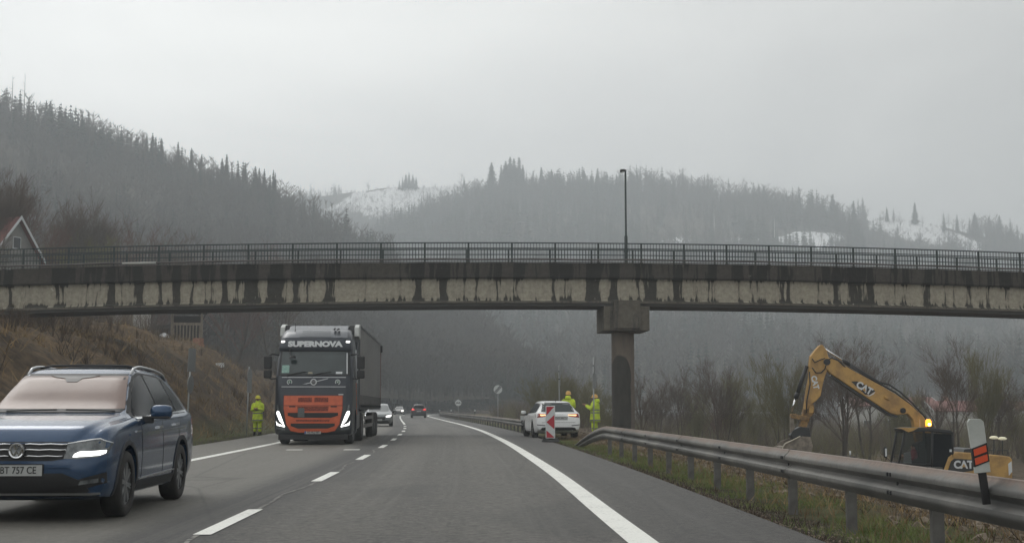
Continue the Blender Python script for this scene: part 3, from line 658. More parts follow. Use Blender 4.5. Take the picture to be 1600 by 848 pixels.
# ------------------------------------------------------------------ single conifers and pale trunks on the skylines
con_protos = []
for s in range(4):
    V, T = far_conifer(70 + s, 22, 10, .15 if s % 2 else .12)
    crown = mesh_np('crown', V, T, NEEDLE)
    tb = MB(); tb.tube([(0, 0, -.04), (0, 0, .5), (0, 0, .97)], [.013, .008, .002], 5)
    con_protos.append((crown, tb))
tr_me = None
def conifer(px, ptop, hname, Hpx, label, group, k):
    global tr_me
    t = .985; X, Y, Z, _ = hpos(hname, np.array([px]), np.array([t])); X, Y, Z = float(X[0]), float(Y[0]), float(Z[0])
    top = at(px, ptop, Y); base = Vector((X, Y, Z - .5)); h = top.z - base.z
    if h < 4: h = 4
    o = thing('spruce_tree', label, 'spruce', base, nr.uniform(0, 6), group); o.scale = (h * nr.uniform(.8, 1.3) * (1.35 if hname != 'left_hill' else 1),) * 2 + (h,)
    link('crown', con_protos[k % 4][0], parent=o)
    if tr_me is None: tr = con_protos[0][1].build('trunk', BARK, o); tr_me = tr.data
    else: link('trunk', tr_me, parent=o)
    return o
def row(lst, hname, label, group):
    for i, (px, pt) in enumerate(lst): conifer(px, pt, hname, 0, label, group, i)
row([(783, 256), (790, 250), (797, 243), (803, 246), (811, 244), (817, 256), (807, 262), (793, 265)], 'middle_hill', 'spruce in the tallest tight clump on the middle skyline, right of the snowfield', 'tall spruce clump on the middle skyline')
conifer(768, 252, 'middle_hill', 0, 'slim solitary spruce just left of the tallest skyline clump', None, 1)
row([(846, 260), (862, 263), (867, 269)], 'middle_hill', 'spruce in the small group right of the tallest skyline clump', 'spruces right of the tall clump')
row([(895, 275), (919, 277), (936, 282), (955, 284), (880, 284)], 'middle_hill', 'small spruce on the skyline between the tall clump and the bridge lamp', 'small spruces left of the lamp')
row([(629, 276), (634, 271), (639, 269), (645, 272), (650, 276), (624, 281)], 'back_hill', 'spruce in the round copse on the crest above the snowfield', 'copse above the snowfield')
conifer(725, 275, 'back_hill', 0, 'lone pale spruce at the right end of the snowfield crest', None, 2)
row([(228, 207), (237, 206), (242, 212), (251, 215), (277, 220), (298, 229), (314, 239)], 'left_hill', 'dark spruce breaking the upper half of the left hill skyline', 'spruces on the upper left skyline')
row([(353, 239), (346, 246), (382, 252), (398, 258), (404, 261), (412, 262), (426, 263), (429, 268), (421, 272)], 'left_hill', 'dark spruce on the lower end of the left hill skyline', 'spruces on the lower left skyline')
row([(1165, 286), (1186, 287), (1194, 289), (1302, 302), (1335, 312)], 'middle_hill', 'faint spruce on the misty skyline right of the bridge lamp', 'faint spruces right of the lamp')
row([(1496, 334), (1524, 331), (1546, 337), (1563, 335), (1580, 351), (1386, 322), (1430, 315)], 'right_hill', 'thin spruce on the far right snowy skyline', 'spruces on the right snowy hill')
def pale_trunk(px, y0, y1, hname, t, label):
    X, Y, Z, _ = hpos(hname, np.array([px]), np.array([t])); Y = float(Y[0]); a = at(px, y1, Y); b = at(px, y0, Y)
    o = thing('dead_tree', label, 'tree', a); h = b.z - a.z
    mb = MB(); mb.tube([(0, 0, -2), (0.1, 0, h * .5), (0, 0, h)], [.28, .2, .06], 6); mb.build('trunk', PALEB, o)
    tb = MB()
    for k in range(9):
        z = h * nr.uniform(.55, .97); a_ = nr.uniform(0, 6.28); q = nr.uniform(.6, 1.8); tb.tube([(0, 0, z), (math.cos(a_) * q, math.sin(a_) * q, z + .5)], [.05, .015], 4)
    tb.build('crown', TWIG, o)
pale_trunk(1116, 325, 361, 'middle_hill', .80, 'pale dead trunk standing on the hillside above the left of two snow patches')
pale_trunk(1210, 336, 366, 'middle_hill', .76, 'pale dead trunk standing just left of the snow patch above the railing')
for (px, y0, lb) in ((17, 118, 'tall thin bare tree at the upper left corner of the skyline'), (36, 115, 'tallest thin bare tree on the left hill crest')):
    X, Y, Z, _ = hpos('left_hill', np.array([px]), np.array([.99])); b = Vector((float(X[0]), float(Y[0]), float(Z[0]))); h = at(px, y0, b.y).z - b.z
    o = thing('bare_tree', lb, 'tree', b); mb = MB(); mb.tube([(0, 0, -1), (.1, 0, h * .5), (0, 0, h)], [.2, .13, .04], 5); mb.build('trunk', BARK, o)
    tb = MB()
    for k in range(26):
        z = h * nr.uniform(.4, .97); a_ = nr.uniform(0, 6.28); q = (h * 1.1 - z) * .28; tb.tube([(0, 0, z), (math.cos(a_) * q, math.sin(a_) * q, z + q * .35)], [.05, .015], 4)
    tb.build('crown', TWIG, o)
# ------------------------------------------------------------------ near bare trees
def near_tree(seed, h=9.0, stems=3, depth=4, spread=.5, wob=.12, more=0):
    r = random.Random(seed); trunk = MB(); crown = MB()
    def grow(p, d, L_, rad, dep):
        pts = [p]; rs = [rad]; q = p.copy(); dd = d.copy(); n = 4 if dep < 2 else 3
        for i in range(n):
            dd = (dd + Vector((r.uniform(-wob, wob), r.uniform(-wob, wob), r.uniform(-.02, wob)))).normalized(); q = q + dd * (L_ / n); pts.append(q.copy()); rs.append(rad * (1 - .62 * (i + 1) / n))
        (trunk if dep == 0 else crown).tube(pts, rs, 6 if dep == 0 else 4 if dep == 1 else 3, cap=False)
        if dep >= depth: return
        nk = (6, 6, 5, 4, 3)[dep] + more
        for k in range(nk):
            t = r.uniform(.3, 1.0) if dep else r.uniform(.35, 1.0); f = t * n; i = min(n - 1, int(f)); b = pts[i].lerp(pts[i + 1], f - i)
            ax = dd.cross(Vector((r.uniform(-1, 1), r.uniform(-1, 1), r.uniform(-1, 1)))).normalized(); nd = (Matrix.Rotation(r.uniform(.35, .85) * (spread * 1.7), 3, ax) @ dd); nd.z = abs(nd.z) * .8 + .22; nd.normalize()
            grow(b, nd, L_ * r.uniform(.42, .66), max(.010, rs[i] * .5), dep + 1)
    for s in range(stems):
        a = r.uniform(0, 6.28); d = Vector((math.cos(a) * .26 * (stems > 1), math.sin(a) * .26 * (stems > 1), 1)).normalized()
        grow(Vector((math.cos(a) * .12 * (stems > 1), math.sin(a) * .12 * (stems > 1), -.3)), d, h * r.uniform(.58, .75), .028 * h / math.sqrt(stems), 0)
    return trunk, crown
def norm_mesh(mb, name, m, s):
    me = bpy.data.meshes.new(name); me.from_pydata([tuple(c * s for c in v) for v in mb.v], [], mb.f); me.materials.append(m); me.update(); return me
NT_P = []
for i, (sd, st, sprd, tw) in enumerate([(1, 3, .55, TWIG), (2, 4, .45, TWIGG), (3, 2, .6, TWIG), (4, 1, .5, TWIG), (5, 5, .4, TWIGG), (6, 3, .5, TWIGR), (9, 1, .62, TWIG), (21, 3, .46, TWIG)]):
    tk, cr = near_tree(sd, 9.0, st, 4, sprd, more=2 if sd == 21 else 1); zt = max(v[2] for v in cr.v); s = 1 / zt
    NT_P.append((norm_mesh(tk, 'trunk', BARK, s), norm_mesh(cr, 'crown', tw, s)))
def bare_tree(k, loc, h, rz, label, group=None, w=1.0, cat='tree', name='bare_tree'):
    o = thing(name, label, cat, loc, rz, group); o.scale = (h * w, h * w, h)
    link('trunk', NT_P[k][0], parent=o); link('crown', NT_P[k][1], parent=o); return o
def tree_px(px, ytop, Y, k, label, group=None, w=1.0, cat='tree', name='bare_tree'):
    p = at(px, ytop, Y); z = gz1(p.x, Y) - .1; return bare_tree(k, (p.x, Y, z), max(1, p.z - z), nr.uniform(0, 6.28), label, group, w, cat, name)
T_ = [(1003, 570, 98, 3, .8), (1030, 585, 104, 0, .8), (1062, 560, 100, 2, .7), (1092, 590, 110, 1, .9), (1118, 600, 116, 5, .9), (1126, 550, 92, 0, .7), (1152, 562, 98, 1, .75), (1182, 606, 108, 1, .9),
      (1222, 545, 88, 4, .8), (1255, 558, 95, 0, .7), (1312, 512, 90, 0, .95), (1350, 522, 97, 2, .9), (1392, 590, 104, 1, .8), (1428, 604, 110, 4, .9), (1462, 580, 100, 3, .7), (1487, 514, 86, 2, .75), (1530, 530, 92, 4, .62), (1556, 580, 98, 0, .8), (1588, 600, 104, 1, .9), (1625, 560, 92, 2, .9), (1690, 560, 95, 0, .9), (1760, 580, 100, 3, .9)]
LB = {1312: 'broad bare tree rising highest behind the excavator boom', 1487: 'tall bare tree with open branches right of the excavator cab', 1530: 'many stemmed bare tree at the right, next to the tallest one', 1222: 'bare multi stemmed willow just left of the excavator arm',
      1126: 'bare tree with a leaning trunk midway between the bridge pier and the excavator', 1003: 'slim forked bare tree immediately right of the bridge pier'}
for (px, yt, Y, k, w_) in T_:
    tree_px(px, yt, Y, k, LB.get(px, 'bare thicket tree behind the work site' if px > 1280 else 'bare thicket tree between the bridge pier and the excavator arm'), None if px in LB else ('thicket trees behind the excavator' if px > 1280 else 'thicket trees right of the pier'), w_)
for (px, yt, Y, k, w_) in [(848, 585, 118, 4, 1.2), (872, 575, 112, 1, 1.2), (898, 578, 120, 4, 1.2), (925, 590, 110, 1, 1.1), (950, 600, 116, 4, 1.1)]:
    tree_px(px, yt, Y, k, 'budding yellow green willow behind the white estate car and the two workers', 'willows behind the white car', w_, 'willow', 'willow_tree')
# trees on the left above and below the bridge
for (px, yt, Y, k, w_, lb) in [(42, 233, 118, 7, 1.0, 'large rounded bare tree on the left, above the red roofed house'), (-30, 255, 100, 7, .9, None), (-12, 285, 92, 3, .7, 'slim bare tree right in front of the red roofed house'), (104, 275, 125, 7, .9, 'bare tree right of the large rounded one above the railing'),
                              (150, 320, 128, 5, .9, None), (200, 335, 135, 0, 1.0, None), (240, 345, 140, 5, 1.0, None), (300, 352, 150, 2, 1.0, None), (370, 362, 150, 5, 1.0, None), (430, 380, 160, 0, 1.0, None), (62, 305, 106, 5, 1.0, None)]:
    tree_px(px, yt, Y, k, lb or 'bare tree in the row showing above the left half of the railing', None if lb else 'row of trees behind the left railing', w_)
tree_px(108, 362, 108, 4, 'pale yellowish budding shrub above the left railing', None, 1.2, 'shrub', 'budding_shrub')
# ------------------------------------------------------------------ ground cover (stuff)
def blades(name, label, X, Y, h, wd, m, lean=.35, cat='grass', per=1, zoff=-.03):
    n = len(X); Z = gz(X, Y) + zoff; a = nr.uniform(0, 6.28, n); dx, dy = np.cos(a), np.sin(a); l = nr.uniform(0, lean, n) * h; la = nr.uniform(0, 6.28, n)
    V = np.zeros((n, 3, 3)); V[:, 0] = np.stack([X - dx * wd, Y - dy * wd, Z], 1); V[:, 1] = np.stack([X + dx * wd, Y + dy * wd, Z], 1); V[:, 2] = np.stack([X + np.cos(la) * l, Y + np.sin(la) * l, Z + h], 1)
    o = link(name, mesh_np(name, V.reshape(-1, 3), np.arange(3 * n).reshape(n, 3), m)); return tag(o, label, cat, kind='stuff')
def lY(n, l0, l1, y0, y1, pw=1.0):
    Y = y0 + (y1 - y0) * nr.rand(n) ** pw; l = nr.uniform(l0, l1, n); return C(Y) + l, Y, l
X, Y, l = lY(42000, 5.75, 7.6, 7, 50, 1.7); k = (fbm(X * .9, Y * .9, 3) > -.18) & (nr.rand(len(X)) < sst(5.7, 6.3, l) * (1 - sst(6.9, 7.5, l)) + .12); n = k.sum()
blades('grass', 'short green grass on the verge behind the near guard rail', X[k], Y[k], nr.uniform(.03, .13, n), .007, GRASS, .8)
X, Y, l = lY(16000, 5.5, 6.25, 7, 50, 1.7); k = (fbm(X * 1.3, Y * 1.3, 3) > -.1); n = k.sum()
blades('dead_weeds', 'dark dead weeds along the edge of the asphalt by the near guard rail', X[k], Y[k], nr.uniform(.02, .09, n), .008, DEADW, 1.3, 'weeds')
X, Y, l = lY(7000, 6.2, 8.5, 7, 60, 1.6); n = len(X)
blades('dry_grass', 'straw coloured dead grass mixed into the verge by the work site', X, Y, nr.uniform(.05, .2, n), .008, STRAW, 1.2)
X, Y, l = lY(60000, -46, -7.2, 24, 260, 1.5); dn = fbm(X * .16, Y * .16, 3); k = dn > -.12; n = k.sum()
blades('dry_grass', 'ochre dry grass on the cut bank left of the road', X[k], Y[k], nr.uniform(.15, .6, n), .022, STRAW, 1.6)
X, Y, l = lY(9000, -7.6, -5.9, 20, 200, 1.5); n = len(X)
blades('grass', 'short olive grass on the left verge at the foot of the bank', X, Y, nr.uniform(.03, .12, n), .012, GRASS, .8)
# bare scrub: bunches of thin twigs
def scrub(name, label, X, Y, h, m, nt=9, w=.012, zf=gz, cat='scrub', spread=.55):
    V = []; n = len(X); Z = zf(X, Y) - .05
    P = np.repeat(np.stack([X, Y, Z], 1), nt, 0); H_ = np.repeat(h, nt); N = n * nt
    a = nr.uniform(0, 6.28, N); s = nr.uniform(.05, spread, N); tip = P + np.stack([np.cos(a) * s * H_, np.sin(a) * s * H_, H_ * nr.uniform(.55, 1.05, N)], 1)
    b = nr.uniform(0, 6.28, N); dx = np.stack([np.cos(b), np.sin(b), 0 * b], 1) * w
    f = nr.uniform(.3, .7, N)[:, None]; mid = P + (tip - P) * f; t2 = mid + np.stack([np.cos(b) * .3, np.sin(b) * .3, .45 + 0 * b], 1) * H_[:, None] * nr.uniform(.4, .9, N)[:, None]
    Vv = np.stack([P - dx, P + dx, tip, mid - dx * .7, mid + dx * .7, t2], 1).reshape(-1, 3)
    o = link(name, mesh_np(name, Vv, np.arange(len(Vv)).reshape(-1, 3), m)); return tag(o, label, cat, kind='stuff')
X, Y, l = lY(5200, -60, -8, 26, 280, 1.3); k = (fbm(X * .13 + 4, Y * .13, 3) > -.08); n = k.sum()
scrub('scrub', 'tangled dark brambles and scrub on the bank left of the road', X[k], Y[k], nr.uniform(.5, 1.5, n), SCRUB, 16, .013)
X, Y, l = lY(2600, -75, -16, 60, 230, 1.2); n = len(X)
scrub('scrub', 'taller bare bushes on the plateau above the left bank', X, Y, nr.uniform(1.2, 3.2, n), TWIG, 22, .014)
X = nr.uniform(-25, 150, 7000); Y = nr.uniform(92, 330, 7000); l = X - C(Y); k = (l > 11 + 5 * sst(150, 230, Y)) & (fbm(X * .05, Y * .05, 3) > -.25); n = k.sum()
scrub('undergrowth', 'grey brown undergrowth of the river thicket behind the work site', X[k], Y[k], nr.uniform(1.2, 4.0, n) , TWIG, 20, .017, cat='undergrowth')
X = nr.uniform(-5, 95, 1500); Y = nr.uniform(88, 180, 1500); l = X - C(Y); k = (l > 12); n = k.sum()
scrub('undergrowth', 'yellowish budding brush low in the thicket behind the work site', X[k], Y[k], nr.uniform(1.5, 3.6, n), TWIGG, 22, .013, cat='undergrowth')
# rubble
def stones(name, label, X, Y, sz, m):
    n = len(X); base = np.array([(1, 0, -.3), (-.4, .9, -.3), (-.6, -.8, -.3), (.3, .3, .8), (-.5, 0, .6), (.2, -.7, .5)]); T = np.array([(0, 1, 3), (1, 4, 3), (1, 2, 4), (2, 5, 4), (2, 0, 5), (0, 3, 5), (3, 4, 5), (0, 2, 1)])
    Z = gz(X, Y); V = base[None] * (1 + nr.uniform(-.3, .3, (n, 6, 3))); a = nr.uniform(0, 6.28, n); c, s = np.cos(a)[:, None], np.sin(a)[:, None]
    V = np.stack([(V[:, :, 0] * c - V[:, :, 1] * s), (V[:, :, 0] * s + V[:, :, 1] * c), V[:, :, 2] * .7], 2) * sz[:, None, None] + np.stack([X, Y, Z], 1)[:, None]
    Tt = (T[None] + (np.arange(n) * 6)[:, None, None]).reshape(-1, 3)
    return tag(link(name, mesh_np(name, V.reshape(-1, 3), Tt, m)), label, 'rubble', kind='stuff')
X, Y, l = lY(36000, 7.0, 20, 9, 75, 1.4); k = fbm(X * .5, Y * .5, 3) > -.25; n = k.sum()
stones('rubble', 'pale stony rubble and clods over the dug up ground of the work site', X[k], Y[k], .015 + .10 * nr.rand(n) ** 4, STONE)
X, Y, l = lY(9000, 7.0, 18, 10, 60, 1.3); n = len(X)
scrub('dead_stalks', 'dead weed stalks lying among the rubble', X[::4], Y[::4], nr.uniform(.08, .3, len(X[::4])), DEADW, 6, .006, cat='weeds', spread=1.4)
X, Y, l = lY(5000, 5.6, 6.3, 8, 60, 1.5)
stones('gravel', 'loose grit along the edge of the right shoulder', X, Y, nr.uniform(.006, .022, len(X)), STONE)
# ------------------------------------------------------------------ the bridge
def bp(s, n, z):      # s metres along the bridge, n metres behind its near face
    return Vector((B0.x + DIR.x * s + NRM.x * n, B0.y + DIR.y * s + NRM.y * n, z))
bridge = thing('road_bridge', 'long concrete overbridge with dark water streaks crossing above the road', 'bridge', (B0.x, B0.y, 0), math.atan2(DIR.y, DIR.x))
def extr(prof, s0=-34, s1=38, step=1.5):     # profile (n, z below the rail top) swept along the local X of the bridge
    mb = MB(); rings = []; n = int((s1 - s0) / step)
    for i in range(n + 1):
        s = s0 + (s1 - s0) * i / n; zt = zrail(B0.x + DIR.x * s); rings.append([Vector((s, a, zt + b)) for a, b in prof])
    mb.loft(rings); return mb
WID = 2.7
# heights below the top rail: rail 0..-.93, fascia -.93..-1.66, girder -1.66..-2.68, ledge -2.68..-2.93
extr([(-.02, -.94), (-.02, -1.60), (.03, -1.66), (.30, -1.67), (WID - .3, -1.67), (WID - .03, -1.66), (WID + .02, -1.6), (WID + .02, -.94), (WID - .25, -.92), (WID - .26, -1.04), (.26, -1.04), (.25, -.92)]).build('deck_fascia', M['fascia_concrete'], bridge, sharp=30)
def shifted_material(o): return o
g = extr([(.22, -1.66), (.22, -2.62), (.10, -2.70), (WID - .10, -2.70), (WID - .22, -2.62), (WID - .22, -1.66)]); g.build('girder', M['girder_concrete'], bridge, sharp=30)
extr([(.04, -2.70), (.04, -2.79), (WID - .04, -2.79), (WID - .04, -2.70)]).build('girder_ledge', M['ledge_concrete'], bridge, sharp=30)
extr([(.12, -2.79), (.12, -2.93), (WID - .12, -2.93), (WID - .12, -2.79)]).build('soffit_flange', mat('dark_soffit', (.055, .05, .045), .9), bridge, sharp=30)
# spalled blocks / lumps at the foot of the girder, joints in the fascia
rj = random.Random(5); mb = MB()
for k in range(120):
    s = rj.uniform(-26, 28); zt = zrail(B0.x + DIR.x * s); L_ = rj.uniform(.1, .55)
    mb.box((s, .02, zt - 2.70), (s + L_, .2, zt - 2.70 + rj.uniform(.01, .045)), bev=.01)
mb.build('mortar_crumbs', M['girder_concrete'], bridge)
def railing(nf, name_off):
    top = MB(); 
    def zt(s): return zrail(B0.x + DIR.x * s)
    pts = lambda dz, n=nf: [(s, n, zt(s) + dz) for s in np.arange(-33, 37, 2.0)]
    for dz, r in ((-.025, .030), (-.27, .024), (-.80, .026)): top.tube(pts(dz), r, 6)
    s = -32.0; k = 0
    while s < 35:
        if k % 14: top.box((s - .010, nf - .012, zt(s) - .80), (s + .010, nf + .012, zt(s) - .03))
        s += 2.0 / 14; k += 1
    ra_ = top.build('railing', RAILM, bridge)
    first = None
    for s in np.arange(-32, 35.1, 2.0):
        if first is None:
            p = MB(); p.box((-.042, -.038, -.94), (.042, .038, .0), bev=.008); p.box((-.07, -.06, -.935), (.07, .06, -.91)); first = p.build('railing_post', RAILM, ra_); q = first
        else: q = first.copy(); COL.objects.link(q); q.parent = ra_
        q.location = (s, nf, zt(s))
    return ra_
railing(.06, 0); railing(WID - .06, 1)
mb = MB(); pp = [(s, -.055 - .006 * math.sin(s), zrail(B0.x + DIR.x * s) - .795 + .014 * math.sin(s * 1.3)) for s in np.arange(-33, 37, 1.0)]; mb.tube(pp, .040, 8); mb.build('conduit', PIPE, bridge, smooth=True)
mb = MB(); pp = [(s, -.05, zrail(B0.x + DIR.x * s) - .905 + .01 * math.sin(s * 2.1)) for s in np.arange(-33, 37, 1.0)]; mb.tube(pp, .022, 6); mb.build('cable_duct', PIPE, bridge, smooth=True)
s0 = -17.6; mb = MB(); mb.tube([(s0, -.06, zrail(B0.x + s0) - .80), (s0 + 1.5, -.06, zrail(B0.x + s0 + 1.5) - .81)], .05, 8); mb.build('pipe_sleeve', PIPEP, bridge, smooth=True)
# pier
ps = (at(981, 600, 60.9).x - B0.x) / DIR.x
zt = zrail(B0.x + DIR.x * ps); zc = zt - 2.935
cap = MB(); cap.box((ps - 1.06, .02, zc - 1.12), (ps + 1.06, WID - .02, zc), bev=.03)
co = cap.build('pier_cap', M['cap_concrete'], bridge)
c2 = MB(); c2.box((ps - .62, -.10, zc - 1.02), (ps + .62, .015, zc + .28), bev=.02); c2.build('bearing_block', M['cap_concrete'], bridge)
zb = -2.9
pm = MB(); pm.lathe([(.54, zb), (.54, 0), (.535, 2), (.53, zc - 1.12)], 32)
po = pm.build('pier', M['pier_concrete'], bridge, smooth=True); po.location = (ps, WID / 2, 0)
# lamp on the bridge
ls_ = (at(980, 400, 62.9).x - B0.x - NRM.x * 2.6) / DIR.x; lz = zrail(B0.x + DIR.x * ls_) - .95
lw = bp(ls_, WID - .25, lz - .05)
lamp = thing('street_lamp', 'slim dark lamp post standing on the bridge deck above the pier', 'street lamp', lw)
ht = at(980, 266, lw.y).z - lw.z
mb = MB(); mb.lathe([(.085, 0), (.085, .9), (.078, 1.6), (.075, 1.62), (.05, 1.68), (.045, ht - .02), (.0, ht)], 12); mb.lathe([(.105, .86), (.105, 1.0)], 12); mb.build('pole', RAILM, lamp, smooth=True)
mb = MB(); mb.tube([(0, 0, ht - .05), (-.12, 0, ht + .02), (-.22, 0, ht + .02)], .028, 8); mb.loft([[Vector((x, math.cos(a) * w_, ht - .01 + math.sin(a) * h_ + dz)) for a in np.linspace(0, 2 * math.pi, 12, endpoint=False)] for x, w_, h_, dz in ((.05, .03, .03, 0), (-.04, .09, .06, 0), (-.20, .13, .085, -.02), (-.26, .08, .05, -.03))])
lh = mb.build('lamp_head', BLACKP, lamp, smooth=True)
mb = MB(); mb.lathe([(0, -.11), (.06, -.10), (.085, -.04), (.085, 0)], 12, c=(-.16, 0, ht - .03)); mb.build('lamp_glass', WHT, lh, smooth=True)
# ------------------------------------------------------------------ guard rails
# W profile: offset towards the road (m), height 0..1
WP = [(.0, 1.0), (.022, .985), (.030, .93), (.078, .80), (.082, .73), (.078, .66), (.012, .56), (.0, .50), (.012, .44), (.078, .34), (.082, .27), (.078, .20), (.030, .07), (.022, .015), (.0, .0)]
BH = .34
def beam(name, path, parent):      # path: list of (point at top of the rail, normal towards road)
    rows = []; uvs = []
    th = .006
    for (p, nn, hh, tw) in path:
        f = [Vector(p) + nn * (a - .085) + Vector((0, 0, (b - 1) * hh)) for a, b in WP]; bk = [Vector(p) + nn * (a - .085 - th) + Vector((0, 0, (b - 1) * hh)) for a, b in reversed(WP)]
        rows.append(f + bk)
    mb = MB(); mb.loft(rows)
    o = mb.build(name, M['galvanised'], parent, sharp=50)
    me = o.data; uv = me.uv_layers.new(name='UVMap'); n = len(WP); hv = [b for a, b in WP] + [b for a, b in reversed(WP)]
    for lp in me.loops: uv.data[lp.index].uv = (0, hv[lp.vertex_index % (2 * n)])
    return o
def guard_rail(name, label, l, Y0, Y1, ztop, termY, seg=4.0, post=2.0, side=1, firstpost=None, term_drop=.62):
    root = thing(name, label, 'guard rail', onroad(l, (Y0 + Y1) / 2, 0))
    inv = -root.location
    def P(Y):
        n, a = Cn(Y); z = ztop(Y) ; return onroad(l(Y) if callable(l) else l, Y, z) + inv, -n * side, BH, 0
    Y = Y0; k = 0
    while Y < Y1 - .1:
        e = min(Y + seg + .12, Y1); st = [Y + (e - Y) * i / 4 for i in range(5)]; pa = []
        for q in st:
            p, nn, h, t = P(q); pa.append((p + nn * (.008 * (k % 2)), nn, h, t))
        b = beam('beam', pa, root)
        for (dy, bz) in ((.06, .73), (.06, .27), (.14, .73), (.14, .27), (.1, .5)):
            if seg > 4: break
            bm_ = MB(); p, nn, h, t = P(Y + dy); c = p + nn * (-.002 if bz != .5 else -.08) + Vector((0, 0, (bz - 1) * BH)); bm_.box((-.017, -.017, -.017), (.017, .017, .017), M=Matrix.Translation(c), bev=.004); bm_.build('bolt', RIMD, b)
        Y += seg; k += 1
    Y = firstpost if firstpost is not None else Y0 + 1.0; proto = None
    while Y < Y1:
        p, nn, h, t = P(Y); q0 = onroad(l, Y, 0); q0 = q0 - nn * .16
        n_, a = Cn(Y)
        zz = gz1(q0.x, q0.y)
        if proto is None:
            pb = MB(); c_ = [(-.05, -.03), (.05, -.03), (.05, -.022), (-.042, -.022), (-.042, .022), (.05, .022), (.05, .03), (-.05, .03)]
            pb.prism(c_, -1.0, .62, plane='XY'); pb.box((-.035, -.05, .42), (.06, -.03, .50)); proto = pb.build('post', ZINC, root); q = proto
        else: q = proto.copy(); COL.objects.link(q); q.parent = root
        q.rotation_euler = (0, 0, -a + math.pi / 2 * 0 + nr.uniform(-.04, .04)); q.location = Vector((q0.x, q0.y, p.z - .62 + 0.0)) + Vector((inv.x, inv.y, 0)); q.location.z = p.z - root.location.z * 0 - .62
        Y += post
    # terminal: the last beam dives into the ground, rounded at its tip
    for (ya, yb) in termY:
        pa = []; n = 10
        for i in range(n + 1):
            t = i / n; q = ya + (yb - ya) * t; p, nn, h, _ = P(ya); pp = onroad(l, q, 0) + inv; pp.z = p.z - term_drop * (t ** 1.5) - .05 * t; pa.append((pp, nn, BH * (1 - .35 * t * t), 0))
        if yb < ya: pa = pa[::-1]
        beam('terminal_beam', pa, root)
    return root
guard_rail('guard_rail', 'weathered steel guard rail with rusty top edge sweeping along the right shoulder', 6.12, 3.4, 35.4, lambda Y: .69, [(35.3, 43.5)], firstpost=5.9, post=2.45)
guard_rail('guard_rail', 'distant steel guard rail curving away beyond the parked white car', 5.75, 63, 255, lambda Y: .60, [(63.1, 55.5)], firstpost=64, post=2.6, seg=8)
# delineator fixed to the near rail
d0 = at(1537, 742, 9.4)
dl = thing('delineator', 'tilted white delineator post with two orange reflectors on the near guard rail', 'delineator', (d0.x, d0.y + .02, .69), -.1)
dl.rotation_euler = (0, R(-6), -.12)
mb = MB(); mb.box((-.028, -.012, -.19), (.028, .012, .04), bev=.006); mb.build('bracket', BLACKP, dl)
mb = MB(); mb.prism([(-.050, .03), (.054, .03), (.056, .38), (.036, .402), (-.036, .410), (-.053, .39)], -.022, .022); mb.build('marker_plate', mat('dirty_white_plastic', (.48, .50, .47), .6, col2=(.36, .375, .35), scale=6), dl, bevel=.004)
mb = MB(); mb.prism([(-.052, .075), (.056, .105), (.056, .235), (-.052, .205)], -.026, .026); bb = mb.build('black_band', INK, dl)
for z0 in (.088, .150):
    mb = MB(); mb.prism([(-.042, z0), (.046, z0 + .024), (.046, z0 + .068), (-.042, z0 + .046)], -.031, -.025); mb.build('reflector', mat('orange_reflector', (.62, .075, .02), .3, emit=(1, .12, .03), es=.0), dl)
# small delineators on and behind the far rail
for (px, py, Y, lb) in ((687, 641, 225, 'small white reflector post at the far left end of the distant guard rail'), (705, 641, 196, 'small white reflector post on the distant rail just left of the round white sign'), (742, 641, 150, 'small white reflector post on the distant rail right of the lower round sign'), (816, 653, 64.5, 'white reflector post on the distant rail nearest to the parked white car')):
    p = at(px, py, Y); s = max(1, Y / 110)
    o = thing('reflector_post', lb, 'delineator', (p.x, Y, .55)); mb = MB(); mb.box((-.03, -.01, -.45), (.03, .01, p.z - .50 + .0), bev=.004); mb.build('stem', BLACKP, o)
    mb = MB(); mb.box((-.09, -.02, p.z - .55 - .10), (.09, .015, p.z - .55 + .12), bev=.01); mb.build('marker_plate', SIGNW, o)
    mb = MB(); mb.box((-.05, -.028, p.z - .55 - .19), (.05, -.0, p.z - .55 - .11), bev=.01); mb.build('reflector', BLACKP, o)
